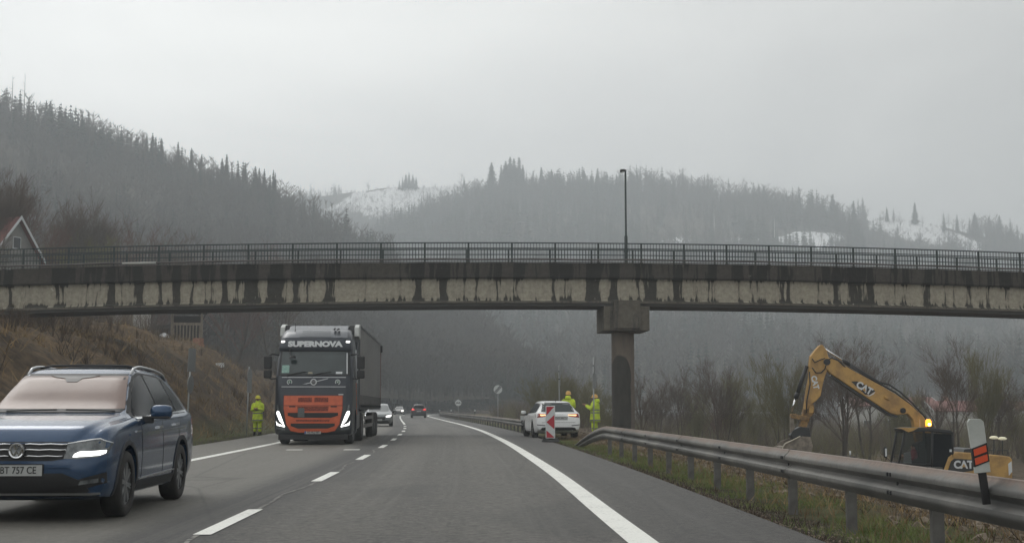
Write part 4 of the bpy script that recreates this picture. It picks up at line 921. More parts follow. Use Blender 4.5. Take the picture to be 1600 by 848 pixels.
# ------------------------------------------------------------------ road signs
def sign(name, label, px, ybase, ytop, Y, plates, rz=0, cat='road sign', lean=0):
    p = at(px, ybase, Y); z = gz1(p.x, Y); top = at(px, ytop, Y).z - z; o = thing(name, label, cat, (p.x, Y, z), rz); o.rotation_euler = (0, lean, rz)
    mb = MB(); mb.tube([(0, 0, -.3), (0, 0, top - .04)], .03, 10); mb.build('pole', POLE, o, smooth=True)
    for pl in plates:
        kind, zc_, w_, h_ = pl[:4]; ang = pl[4] if len(pl) > 4 else 0; side = pl[5] if len(pl) > 5 else 1
        zc2 = at(px, zc_, Y).z - z; Mx = Matrix.Translation((0, 0, zc2)) @ Matrix.Rotation(ang, 4, 'Z')
        b = MB()
        if kind in ('round', 'rback', 'end', 'cars'):
            n = 28; b.loft([[Mx @ Vector((w_ / 2 * math.cos(a), y, w_ / 2 * math.sin(a))) for a in np.linspace(0, 2 * math.pi, n, endpoint=False)] for y in (-.05, -.035)])
        else: b.box((-w_ / 2, -.05, -h_ / 2), (w_ / 2, -.035, h_ / 2), M=Mx, bev=.006)
        s_ = b.build('sign_plate', SIGNB if 'back' in kind else SIGNW, o)
        r_ = MB()
        if kind == 'round': r_.lathe([(w_ / 2 - .002, -.052), (w_ / 2 * .80, -.054), (w_ / 2 * .80, -.050)], 28, axis='Y'); r_.v = [tuple(Mx @ Vector(v)) for v in r_.v]; r_.build('red_border', SIGNR, s_)
        if kind in ('end', 'cars'):
            r_.lathe([(w_ / 2 - .002, -.052), (w_ / 2 * .93, -.054), (w_ / 2 * .93, -.050)], 28, axis='Y'); r_.v = [tuple(Mx @ Vector(v)) for v in r_.v]; r_.build('rim_band', SIGNK if kind == 'cars' else ZINC, s_)
            q = MB()
            if kind == 'end':
                for d in (-.085, -.03, .025, .08): q.box((-w_ * .43, -.058, d - .018), (w_ * .43, -.053, d + .022), M=Mx @ Matrix.Rotation(R(-48), 4, 'Y'))
            else:
                for cx in (-.14, .10):
                    q.box((cx - .11, -.058, -.05), (cx + .15, -.053, .03), M=Mx, bev=.002); q.box((cx - .05, -.058, .03), (cx + .09, -.053, .08), M=Mx)
            q.build('symbol', SIGNK if kind == 'cars' else mat('symbol_grey', (.10, .10, .11), .6), s_)
        if kind == 'tri': pass
        c_ = MB(); c_.box((-.035, -.035, -.03), (.035, .035, .03), M=Matrix.Translation((0, 0, zc2)), bev=.005); c_.build('clamp', RIMD, o)
    return o
sign('road_sign', 'tall left roadside sign post with a square plate over a round one, both edge on', 291, 690, 543, 46, [('back', 562, .62, .80, R(80)), ('rback', 600, .62, 0, R(84))], lean=.03)
sign('road_sign', 'left roadside sign post beside the worker, round plate over a small square one', 385, 683, 571, 58, [('rback', 587, .66, 0, R(83)), ('back', 604, .5, .5, R(78))], lean=.02)
sign('road_sign', 'tall sign post beside the right worker, narrow round plate over a rectangular one', 928, 680, 556, 56, [('rback', 571, .78, 0, R(83)), ('back', 595, .42, .62, R(66))])
sign('road_sign', 'sign post rising behind the roof of the parked white car', 874, 682, 569, 64, [('rback', 580, .66, 0, R(83)), ('back', 592, .35, .62, R(85))])
sign('road_sign', 'round white end of restriction sign with a diagonal grey band on a tall post', 778, 650, 601, 110, [('end', 608, .76, 0)])
sign('road_sign', 'round white sign with dark vehicle symbols, lower, left of the one with a diagonal band', 716, 650, 622, 148, [('cars', 629, .74, 0)])
sign('road_sign', 'tiny distant sign on a thin post above the oncoming cars', 616, 645, 621, 262, [('back', 627, .9, .8)])
def post_thing(px, y0, y1, Y, label, r=.03, cat='post', m=None):
    a = at(px, y1, Y); z = gz1(a.x, Y); o = thing('marker_post', label, cat, (a.x, Y, z)); mb = MB(); h = at(px, y0, Y).z - z
    mb.tube([(0, 0, -.3), (0, 0, h - .15)], r, 8); mb.build('stem', m or ZINC, o, smooth=True); b = MB(); b.tube([(0, 0, h - .15), (0, 0, h)], r * 1.15, 8); b.build('post_tip', WHT, o, smooth=True)
post_thing(1329, 704, 730, 50, 'thin pale marker stake left of the excavator cab')
# ------------------------------------------------------------------ chevron board
cb = gnd(860, 690); cb = Vector((cb.x, cb.y, 0))
ch = thing('hazard_board', 'red and white striped hazard board on a black foot behind the parked white car', 'hazard board', cb, R(2))
mb = MB(); mb.box((-.30, -.22, 0), (.30, .18, .07), bev=.02); mb.box((-.28, -.2, .07), (-.06, .16, .12), bev=.02); mb.box((.06, -.2, .07), (.28, .16, .12), bev=.02); mb.build('foot', GREYB, ch)
BW, B1, B2 = .165, .12, 1.25
mb = MB(); mb.box((-BW, -.03, B1), (BW, .01, B2), bev=.03); bd = mb.build('board', SIGNW, ch)
def stripe(poly):
    q = MB(); q.prism([(a * BW, B1 + b * (B2 - B1)) for a, b in poly], -.035, -.031); q.build('red_stripe', SIGNR, bd)
stripe([(-.84, .97), (.84, .97), (.3, .89), (-.84, .70)]); stripe([(.84, .72), (.84, .28), (-.84, .50)]); stripe([(-.84, .25), (.8, .04), (.6, .03), (-.84, .03)])
mb = MB(); mb.tube([(0, 0, B2 - .02), (0, 0, B2 + .05)], .02, 8); mb.build('lamp_stub', GREYB, ch)
# ------------------------------------------------------------------ houses and sheds
def house(name, label, loc, rz, L_, W_, hw, hr, wall, roof, wins=(), chim=None, over=.35):
    o = thing(name, label, 'house', loc, rz); mb = MB()
    mb.prism([(-W_ / 2, -3), (W_ / 2, -3), (W_ / 2, hw), (0, hw + hr), (-W_ / 2, hw)], -L_ / 2, L_ / 2); mb.build('wall', wall, o)
    rf = MB(); t = .18; sl = hr / (W_ / 2)
    for s in (-1, 1): rf.prism([(0, hw + hr + .02), (s * (W_ / 2 + over), hw - sl * over + .02), (s * (W_ / 2 + over), hw - sl * over + .02 + t), (0, hw + hr + .02 + t)], -L_ / 2 - over, L_ / 2 + over)
    r_ = rf.build('roof', roof, o)
    for e in (-1, 1):
        for s in (-1, 1):
            bg_ = MB(); bg_.prism([(0, hw + hr + .0), (s * (W_ / 2 + over), hw - sl * over), (s * (W_ / 2 + over), hw - sl * over + .24), (0, hw + hr + .26)], e * (L_ / 2 + over) - .03 + .04 * e, e * (L_ / 2 + over) + .03 + .04 * e); bg_.build('barge_board', WHT, r_)
    if chim:
        c = MB(); c.box((chim[0] - .3, chim[1] - .3, hw + hr * .3), (chim[0] + .3, chim[1] + .3, hw + hr + .9)); c.build('chimney', BRICKC, r_)
    for (face, u, z, w_, h_) in wins:
        f = MB()
        if face == 'g': f.box((u - w_ / 2 - .06, -L_ / 2 - .05, z - .06), (u + w_ / 2 + .06, -L_ / 2 + .01, z + h_ + .06))
        else: s = 1 if face == 'r' else -1; f.box((s * W_ / 2 - .04, u - w_ / 2 - .06, z - .06), (s * W_ / 2 + .05, u + w_ / 2 + .06, z + h_ + .06))
        fo = f.build('window', WHT, o); p = MB()
        if face == 'g': p.box((u - w_ / 2, -L_ / 2 - .058, z), (u + w_ / 2, -L_ / 2 - .04, z + h_))
        else: p.box((s * (W_ / 2 + .058) - .006, u - w_ / 2, z), (s * (W_ / 2 + .058) + .006, u + w_ / 2, z + h_))
        p.build('pane', WINP, fo)
    return o
hp = at(22, 343, 100); house('house', 'small pale gabled house with a red roof at the far left, above the railing', (hp.x - 3.9, 101.5, hp.z - 6.2), R(69), 9, 5.0, 3.4, 2.8, mat('grey_render', (.27, .265, .25), .9, col2=(.2, .195, .18), scale=1), ROOFR, [('g', -1.1, 1.2, .9, 1.1), ('g', 1.2, 1.2, .9, 1.1), ('g', 0, 4.0, .7, .8), ('r', 0, 1.2, 1, 1.1)], (-.9, 1.5))
# open timber shelter
sp_ = at(292, 515, 102); zs = gz1(sp_.x, 102)
o = thing('timber_shelter', 'open timber shelter with a flat roof on the bank just under the bridge', 'shelter', (sp_.x, 102, zs), R(12)); hh = at(292, 489, 102).z - zs
for (x, y) in ((-1.1, -.8), (1.1, -.8), (-1.1, .9), (1.1, .9)):
    mb = MB(); mb.box((x - .07, y - .07, -.5), (x + .07, y + .07, hh)); mb.build('post', WOOD, o)
mb = MB(); mb.box((-1.55, -1.2, hh), (1.5, 1.3, hh + .12)); mb.build('roof', ROOFD, o)
mb = MB()
for k in range(9): mb.box((-1.0 + k * .24, -.85, .1), (-.9 + k * .24, -.82, hh * .72))
mb.box((-1.1, -.88, hh * .7), (1.1, -.8, hh * .76)); mb.build('slat_screen', WOOD, o)
mb = MB(); mb.box((-1.05, .85, 0), (1.05, .9, hh * .95)); mb.build('back_boards', mat('dark_boards', (.05, .04, .035), .9), o)
def shed(px, py, Y, w_, d_, h_, rz, label, wall, roof=ROOFD, cat='shed', name='garden_shed'):
    p = at(px, py, Y); o = thing(name, label, cat, (p.x, Y, gz1(p.x, Y) - .1), rz); mb = MB(); mb.box((-w_ / 2, -d_ / 2, -.6), (w_ / 2, d_ / 2, h_)); mb.build('wall', wall, o)
    mb = MB(); mb.prism([(-w_ / 2 - .15, h_), (w_ / 2 + .15, h_ + .0), (w_ / 2 + .15, h_ + .35), (-w_ / 2 - .15, h_ + .1)], -d_ / 2 - .15, d_ / 2 + .15); mb.build('roof', roof, o)
    mb = MB(); mb.box((-.4, -d_ / 2 - .03, 0), (.4, -d_ / 2 + .01, min(1.9, h_ - .1))); mb.build('door', WOOD, o); return o
shed(203, 492, 100, 2.8, 2.0, 1.9, R(8), 'pale shed on the bank close under the bridge, left of the timber shelter', WALLP)
shed(155, 491, 104, 1.5, 1.4, 1.5, R(-6), 'small pale hut on the bank under the left part of the bridge', WALLP)
shed(245, 496, 106, 2.2, 2.0, 2.0, R(4), 'dark wooden shed just left of the timber shelter', mat('dark_boards', (.05, .04, .035), .9))
def small(px, py, Y, name, label, cat, fn):
    p = at(px, py, Y); o = thing(name, label, cat, (p.x, Y, gz1(p.x, Y)), nr.uniform(-.4, .4)); fn(o); return o
def f_sheet(o): mb = MB(); mb.prism([(-.32, .05), (.32, .12), (.28, .42), (-.30, .38)], -.05, .03); mb.build('panel', WHT, o); mb = MB(); mb.box((-.3, .05, 0), (-.24, .4, .25)); mb.box((.2, .05, 0), (.26, .4, .3)); mb.build('prop', WOOD, o)
small(344, 533, 92, 'white_panel', 'small white board lying tilted on top of the left bank', 'board', f_sheet)
def f_tarp(o): mb = MB(); mb.loft([[Vector((x * s, y * s, z)) for x, y in ((-.4, -.3), (.1, -.4), (.45, -.2), (.35, .3), (-.2, .35))] for s, z in ((1, 0), (.9, .3), (.5, .5), (.1, .55))]); mb.build('cover', WHT, o)
small(257, 512, 96, 'covered_pile', 'white covered heap beside the timber shelter', 'heap', f_tarp)
def f_brick(o):
    mb = MB(); mb.box((-.35, -.3, 0), (.35, .3, .5)); mb.build('lower_course', BRICKC, o); mb = MB(); mb.box((-.3, -.25, .502), (.3, .25, .95)); mb.build('upper_course', BRICKC, o)
small(310, 523, 97, 'brick_stack', 'orange brick stack to the right below the timber shelter', 'bricks', f_brick)
# long red roofed houses behind the thicket
def row_house(px0, px1, ytop, yw, Y, label, rz=0):
    a = at(px0, ytop, Y); b = at(px1, ytop, Y); L_ = b.x - a.x; hw = at(px0, yw, Y).z + 3; hr = a.z + 3 - hw
    n = int(L_ // 3.2); o = house('row_house', label, ((a.x + b.x) / 2, Y, -3), math.pi / 2 + rz, L_, 8.5, hw, hr, WALLP, ROOFR, [('l', -L_ / 2 + 1.6 + k * 3.2, z, 1.1, 1.2) for k in range(n) for z in (1.0, 3.2) if z + 1.3 < hw], (1.0, L_ * .2))
    return o
row_house(1322, 1452, 622, 634, 215, 'long pale house with a red roof seen behind the excavator boom')
row_house(1448, 1560, 628, 642, 200, 'long pale house with a red roof seen behind the excavator cab and body')
row_house(1572, 1740, 629, 640, 205, 'long pale house with a red roof at the right edge behind the bare trees')
# ------------------------------------------------------------------ vehicles
def pchip(xs, ys, q):
    xs = np.array(xs, float); ys = np.array(ys, float); h = np.diff(xs); d = np.diff(ys) / h; m = np.zeros_like(ys)
    for i in range(1, len(xs) - 1):
        if d[i - 1] * d[i] > 0: w1 = 2 * h[i] + h[i - 1]; w2 = h[i] + 2 * h[i - 1]; m[i] = (w1 + w2) / (w1 / d[i - 1] + w2 / d[i])
    m[0], m[-1] = d[0], d[-1]; i = np.clip(np.searchsorted(xs, q) - 1, 0, len(xs) - 2); t = (q - xs[i]) / h[i]
    return (2 * t**3 - 3 * t**2 + 1) * ys[i] + (t**3 - 2 * t**2 + t) * h[i] * m[i] + (-2 * t**3 + 3 * t**2) * ys[i + 1] + (t**3 - t**2) * h[i] * m[i + 1]
# car frame: +Y forward, +X right, Z up, origin on the ground amidships. Stations are measured from the nose.
def car_body(L_, st, wheels, wr, arch=.055, n=110):
    s = np.array([q[0] for q in st]); P = np.array([q[1:] for q in st], float)
    qs = np.unique(np.concatenate([np.linspace(0, .35, 24), np.linspace(.35, L_ - .35, n), np.linspace(L_ - .35, L_, 24)]))
    cols = [pchip(s, P[:, k], qs) for k in range(P.shape[1])]
    rings = []
    for i, q in enumerate(qs):
        zb, zl, zt, w_, wt = [c[i] for c in cols]
        z9 = max(zt - .075, zl + .45 * (zt - zl)); zm = zb + .5 * (zl - zb); gap = zt - zl
        wg = min(w_ * .93, wt + (w_ * .93 - wt) * 1.0)
        half = [(0, zb), (.5 * w_, zb), (.80 * w_, zb + .004), (.93 * w_, zb + .035), (.972 * w_, zb + .12), (.992 * w_, zb + .22 * (zl - zb) + .05), (w_, zm), (w_ * .998, zm + .3 * (zl - zm)), (w_ * .985, zl - .13 * min(1, (zl - zb) / .5)), (w_ * .975, zl - .05), (w_ * .955, zl - .012), (w_ * .925, zl + .012 * min(1, gap / .1))]
        for t in (.25, .5, .75): half.append((w_ * .925 + (wt - w_ * .925) * t + .014 * math.sin(math.pi * t) * min(1, gap / .3), zl + (z9 - zl) * t))
        half += [(wt, z9), (wt * .975, z9 + .5 * (zt - z9)), (wt * .90, z9 + .80 * (zt - z9)), (wt * .72, z9 + .93 * (zt - z9)), (wt * .4, z9 + .99 * (zt - z9)), (0, zt)]
        y = L_ / 2 - q
        rings.append([Vector((a, y, b)) for a, b in half] + [Vector((-a, y, b)) for a, b in half[-2:0:-1]])
    mb = MB(); mb.loft(rings); o = mb.build('body_tmp', BLUE, None, smooth=True)
    me = o.data
    cut = MB()
    for wy in wheels:
        for sx_ in (-1, 1):
            W_ = max(P[:, 3]); cut.lathe([(0, 0), (wr + arch, 0), (wr + arch, .42), (0, .42)], 40, axis='X', c=(sx_ * W_ * 1.05 - (.42 if sx_ > 0 else 0), wy, wr + .005))
    co = cut.build('cut_tmp', BLACKP, None)
    md = o.modifiers.new('b', 'BOOLEAN'); md.object = co; md.operation = 'DIFFERENCE'; md.solver = 'EXACT'
    dg = bpy.context.evaluated_depsgraph_get(); me2 = bpy.data.meshes.new_from_object(o.evaluated_get(dg))
    bpy.data.objects.remove(o); bpy.data.objects.remove(co)
    me2.materials.clear(); return me2
def bvh_of(me): 
    bm = bmesh.new(); bm.from_mesh(me); t = BVHTree.FromBMesh(bm); bm.free(); return t
def wrap(name, bvh, poly, axis, m, parent, off=.006, cell=.06, base=None, side=1, thick=0.0, mir=False):
    """Skin a flat outline on to the body: axis 'F' front, 'B' back: poly in (x, z). axis 'S' side: poly in (y, z), side +-1. axis 'T' top: (x, y)."""
    bm = bmesh.new()
    vs = [bm.verts.new((a, b, 0)) for a, b in poly]; bm.faces.new(vs)
    xs = [a for a, b in poly]; zs = [b for a, b in poly]
    for lo, hi, nrm in ((min(xs), max(xs), (1, 0, 0)), (min(zs), max(zs), (0, 1, 0))):
        k = int((hi - lo) / cell)
        for i in range(1, k + 1):
            c = lo + (hi - lo) * i / (k + 1); co = (c, 0, 0) if nrm[0] else (0, c, 0)
            bmesh.ops.bisect_plane(bm, geom=bm.verts[:] + bm.edges[:] + bm.faces[:], plane_co=co, plane_no=nrm)
    for v in bm.verts:
        a, b = v.co.x, v.co.y
        if axis == 'F': o_, d = Vector((a, 9, b)), Vector((0, -1, 0))
        elif axis == 'B': o_, d = Vector((a, -9, b)), Vector((0, 1, 0))
        elif axis == 'T': o_, d = Vector((a, b, 9)), Vector((0, 0, -1))
        else: o_, d = Vector((side * 9, a, b)), Vector((-side, 0, 0))
        hit = bvh.ray_cast(o_, d, 12)
        if hit[0] is None or (hit[0] - o_).length > 10.5:
            q = bvh.find_nearest(o_ + d * 8)
            p, nn = q[0], q[1]
        else: p, nn = hit[0], hit[1]
        if nn.dot(d) > 0: nn = -nn
        nn = (nn * .5 - d * .5).normalized(); v.co = p + nn * off
    bmesh.ops.recalc_face_normals(bm, faces=bm.faces)
    # thickness: extrude the rim back towards the body
    ed = [e for e in bm.edges if e.is_boundary]; r_ = bmesh.ops.extrude_edge_only(bm, edges=ed)
    dd = {'F': Vector((0, -1, 0)), 'B': Vector((0, 1, 0)), 'T': Vector((0, 0, -1))}.get(axis, Vector((-side, 0, 0)))
    for v in [g_ for g_ in r_['geom'] if isinstance(g_, bmesh.types.BMVert)]: v.co += dd * (off + .006)
    me = bpy.data.meshes.new(name); bm.to_mesh(me); bm.free(); me.materials.append(m)
    return link(name, me, None, parent, smooth=True, sharp=45)
def inset(poly, d):
    c = Vector((sum(a for a, b in poly) / len(poly), sum(b for a, b in poly) / len(poly))); out_ = []
    n = len(poly)
    area = sum(poly[i][0] * poly[(i + 1) % n][1] - poly[(i + 1) % n][0] * poly[i][1] for i in range(n)); s = 1 if area > 0 else -1
    for i in range(n):
        p0, p1, p2 = Vector(poly[i - 1]), Vector(poly[i]), Vector(poly[(i + 1) % n]); a = (p1 - p0).normalized(); b = (p2 - p1).normalized()
        na = Vector((-a.y, a.x)) * s; nb = Vector((-b.y, b.x)) * s; m_ = (na + nb); m_ = m_ / max(.35, m_.length_squared / 2) / 1.0; out_.append(tuple(p1 + m_ * d))
    return out_
def wheel(parent, x, y, r, w_, side, style='alloy', nsp=8, m=None):
    o = MB(); o.lathe([(r * .66, -w_ / 2 + .01), (r * .72, -w_ / 2), (r * .93, -w_ / 2 + .004), (r * .985, -w_ / 2 + .03), (r, -w_ / 2 + .06), (r, w_ / 2 - .06), (r * .985, w_ / 2 - .03), (r * .93, w_ / 2 - .004), (r * .72, w_ / 2), (r * .66, w_ / 2 - .01), (r * .62, 0), (r * .66, -w_ / 2 + .01)], 40, axis='X')
    wo = o.build('wheel', RUBBER, parent, smooth=True); wo.location = (x, y, r); m = m or RIM
    k = MB(); f = side * (w_ / 2 - .012)
    k.lathe([(r * .70, f), (r * .70, f - side * .02), (r * .64, f - side * .02), (r * .64, f - side * .10), (r * .66, f - side * .12)], 40, axis='X')
    k.lathe([(0, f - side * .005), (r * .10, f - side * .008), (r * .13, f - side * .03), (r * .13, f - side * .06)], 16, axis='X')
    for j in range(nsp):
        a = 2 * math.pi * j / nsp + .2
        for dlt in (-.09, .09):
            Mx = Matrix.Rotation(a + dlt, 4, 'X'); t_ = r * .035
            k.loft([[Mx @ Vector((f - side * dx, yy * t_ * q, rr)) for yy, dx in ((-1, .012), (1, .012), (1.1, .045), (-1.1, .045))] for rr, q in ((r * .08, 1.6), (r * .35, 1.0), (r * .67, .9))])
    k.build('rim', m, wo, sharp=35)
    b = MB(); b.lathe([(0, f - side * .075), (r * .40, f - side * .075), (r * .40, f - side * .06), (r * .0, f - side * .06)], 30, axis='X'); b.lathe([(r * .4, f - side * .11), (r * .66, f - side * .11)], 30, axis='X'); b.build('brake_disc', TRIM, wo)
    return wo
def text(name, s, size, m, parent, loc, rot, xs=1.0, extr_=.003, bold=0.0, align='CENTER', shear=0.0):
    c = bpy.data.curves.new('t', 'FONT'); c.body = s; c.size = size; c.extrude = extr_; c.offset = bold; c.align_x = align; c.align_y = 'CENTER'; c.shear = shear; c.resolution_u = 3
    o = bpy.data.objects.new('t', c); COL.objects.link(o); dg = bpy.context.evaluated_depsgraph_get(); dg.update()
    me = bpy.data.meshes.new_from_object(o.evaluated_get(dg)); bpy.data.objects.remove(o)
    me.transform(Matrix.Diagonal((xs, 1, 1, 1))); me.transform(Matrix.Translation(loc) @ rot); me.materials.clear()
    return link(name, me, m, parent)
ROTF = Matrix.Rotation(math.pi, 4, 'Z') @ Matrix.Rotation(math.pi / 2, 4, 'X')       # text on a front (facing +Y)
ROTB = Matrix.Rotation(math.pi / 2, 4, 'X')                                            # text on a back (facing -Y)
def plate(parent, txt, y, z, w_=.52, h_=.11, front=True, tilt=0, blue=True):
    s = 1 if front else -1; b = MB(); b.box((-w_ / 2 - .012, min(0, s * -.012), -h_ / 2 - .01), (w_ / 2 + .012, max(0, s * -.012), h_ / 2 + .01)); Mx = Matrix.Translation((0, y, z)) @ Matrix.Rotation(tilt, 4, 'X')
    b.v = [tuple(Mx @ Vector(v)) for v in b.v]; h = b.build('plate_holder', BLACKP, parent)
    b = MB(); b.box((-w_ / 2, min(0, s * .006), -h_ / 2), (w_ / 2, max(0, s * .006), h_ / 2), M=Mx); p = b.build('number_plate', PLATE, parent)
    if blue: b = MB(); x0 = (w_ / 2 - .045) * (1 if front else -1); b.box((min(x0, x0 + .04 * (1 if front else -1)), min(0, s * .008), -h_ / 2 + .004), (max(x0, x0 + .04 * (1 if front else -1)), max(0, s * .008), h_ / 2 - .004), M=Mx); b.build('country_band', PLATEB, p)
    text('plate_number', txt, h_ * .92, INK, p, Mx @ Vector((-.02 if front else .02, s * .008, 0)), (ROTF if front else ROTB), .82, .0015, .001)
def mirror_part(parent, side, x, y, z, m, w_=.24, h_=.16, d_=.13):
    mb = MB(); rings = []
    for t, sw, sh, dy in ((0, .35, .4, 0), (.08, .8, .85, .0), (.25, 1, 1, 0), (.7, 1, 1.0, .0), (.93, .8, .86, .0), (1, .5, .55, 0)):
        cx = x + side * (.02 + t * w_); rings.append([Vector((cx, y + d_ / 2 * sw * math.copysign(abs(math.cos(a)) ** .8, math.cos(a)) - t * .03, z + h_ / 2 * sh * math.copysign(abs(math.sin(a)) ** .8, math.sin(a)))) for a in np.linspace(0, 2 * math.pi, 16, endpoint=False)])
    mb.loft(rings); o = mb.build('mirror', m, parent, smooth=True)
    f = MB(); f.box((min(x - side * .10, x + side * .06), y - .03, z - h_ / 2 - .05), (max(x - side * .10, x + side * .06), y + .04, z - h_ / 2 + .035), bev=.012); f.box((x + (0.03 if side > 0 else -w_), y - d_ * .42, z - h_ / 2 - .002), (x + (w_ if side > 0 else -.03), y + d_ * .42, z - h_ / 2 + .03), bev=.01); f.build('mirror_foot', BLACKP, o)
    g_ = MB(); g_.box((min(x + side * .05, x + side * w_ * .95), y - d_ * .52, z - h_ * .36), (max(x + side * .05, x + side * w_ * .95), y - d_ * .48, z + h_ * .36)); g_.build('mirror_glass', SILV, o)
def mirx(p): return [(-a, b) for a, b in p][::-1]
def strip3(name, bvh, pts, wid, axis, m, parent, off=.01, side=1, cell=.08):
    up = [(a, b + wid / 2) for a, b in pts]; dn = [(a, b - wid / 2) for a, b in pts[::-1]]; return wrap(name, bvh, dn + up, axis, m, parent, off, cell, side=side)
# ---------------------------------------------------------------- generic car
def car(name, label, loc, rz, L_, Wd, st, wh, wr, paint, spec, group=None):
    o = thing(name, label, 'car', loc, rz, group); wy = (L_ / 2 - wh[0], L_ / 2 - wh[1]); me = car_body(L_, st, wy, wr); me.materials.append(paint)
    body = link('body', me, None, o, smooth=True, sharp=38); bv = bvh_of(me)
    for y in wy:
        for s in (-1, 1): wheel(o, s * (Wd - .115), y, wr, .23, s)
    # dark inside of the arches and floor
    mb = MB(); mb.box((-Wd + .28, -L_ / 2 + .35, .24), (Wd - .28, L_ / 2 - .35, .5)); mb.build('chassis', BLACKP, o)
    sc = spec; yf = L_ / 2
    for nm, ax, poly, m_, off in sc:
        if ax in ('S',):
            for s in (-1, 1): wrap(nm, bv, [(yf - a, b) for a, b in poly], 'S', m_, o, off, side=s)
        elif ax == 'F2': wrap(nm, bv, poly, 'F', m_, o, off); wrap(nm, bv, mirx(poly), 'F', m_, o, off)
        elif ax == 'B2': wrap(nm, bv, poly, 'B', m_, o, off); wrap(nm, bv, mirx(poly), 'B', m_, o, off)
        else: wrap(nm, bv, poly, ax, m_, o, off)
    return o, bv, body
def arch_trim(bv, o, yc, zc, r, m, L_):
    for s in (-1, 1):
        outer = [(yc + (r + .055) * math.cos(a), zc + (r + .055) * math.sin(a)) for a in np.linspace(-.25, math.pi + .25, 20)]
        inner = [(yc + (r + .002) * math.cos(a), zc + (r + .002) * math.sin(a)) for a in np.linspace(math.pi + .25, -.25, 20)]
        mb = MB(); vs = []
        for (a, b) in outer + inner:
            h = bv.ray_cast(Vector((s * 9, a, b)), Vector((-s, 0, 0)), 12); x = h[0].x if h[0] is not None and (h[0].x * s) > .3 else None; vs.append((x, a, b))
        xs = [v[0] for v in vs if v[0] is not None and abs(v[0]) > .6]; fx = (sorted(xs, key=abs)[len(xs) // 2] if xs else s * .9)
        pts = [Vector(((v[0] if (v[0] is not None and abs(v[0]) > abs(fx) - .08) else fx) + s * .010, v[1], v[2])) for v in vs]; n = 20
        fs = [(i, i + 1, 2 * n - 2 - i, 2 * n - 1 - i) for i in range(n - 1)]; k = len(pts); pts2 = pts + [p - Vector((s * .05, 0, 0)) for p in pts]
        fs2 = [(i, (i + 1) % k, (i + 1) % k + k, i + k) for i in range(k)]
        mb.add(pts2, fs + fs2); mb.build('arch_trim', m, o, sharp=40)
# ---------------------------------------------------------------- the near blue SUV
SL, SW = 4.70, .92
sst_ = [(0.00, .44, .60, .74, .55, .40), (.03, .33, .72, .83, .70, .52), (.08, .265, .83, .905, .79, .60), (.16, .235, .90, .965, .85, .66), (.30, .215, .955, 1.01, .895, .71), (.5, .205, .985, 1.045, .915, .74), (.9, .20, 1.015, 1.085, .92, .76), (1.22, .20, 1.04, 1.115, .92, .77), (1.36, .20, 1.05, 1.16, .92, .76), (1.75, .20, 1.06, 1.40, .92, .685), (2.08, .20, 1.065, 1.575, .92, .635), (2.3, .20, 1.07, 1.63, .92, .62), (2.7, .20, 1.075, 1.655, .92, .615), (3.3, .20, 1.085, 1.65, .92, .61), (3.9, .205, 1.10, 1.62, .92, .60), (4.3, .215, 1.115, 1.575, .91, .585), (4.42, .24, 1.115, 1.50, .90, .57), (4.55, .27, 1.10, 1.28, .885, .60), (4.64, .30, 1.04, 1.12, .86, .62), (4.68, .34, .9, .98, .80, .6), (4.70, .42, .75, .82, .7, .5)]
grille = [(-.50, .655), (-.35, .632), (.35, .632), (.50, .655), (.56, .80), (.3, .806), (-.3, .806), (-.56, .80)]
hl = [(.47, .655), (.60, .650), (.80, .668), (.865, .70), (.885, .80), (.80, .845), (.60, .815), (.50, .800)]
win_f = [(1.42, 1.075), (2.56, 1.095), (2.52, 1.54), (2.42, 1.565), (2.15, 1.515), (1.85, 1.36)]
win_r = [(2.62, 1.095), (3.52, 1.115), (3.46, 1.545), (2.62, 1.575), (2.60, 1.5)]
win_q = [(3.60, 1.12), (4.10, 1.16), (4.02, 1.30), (3.78, 1.50), (3.55, 1.535)]
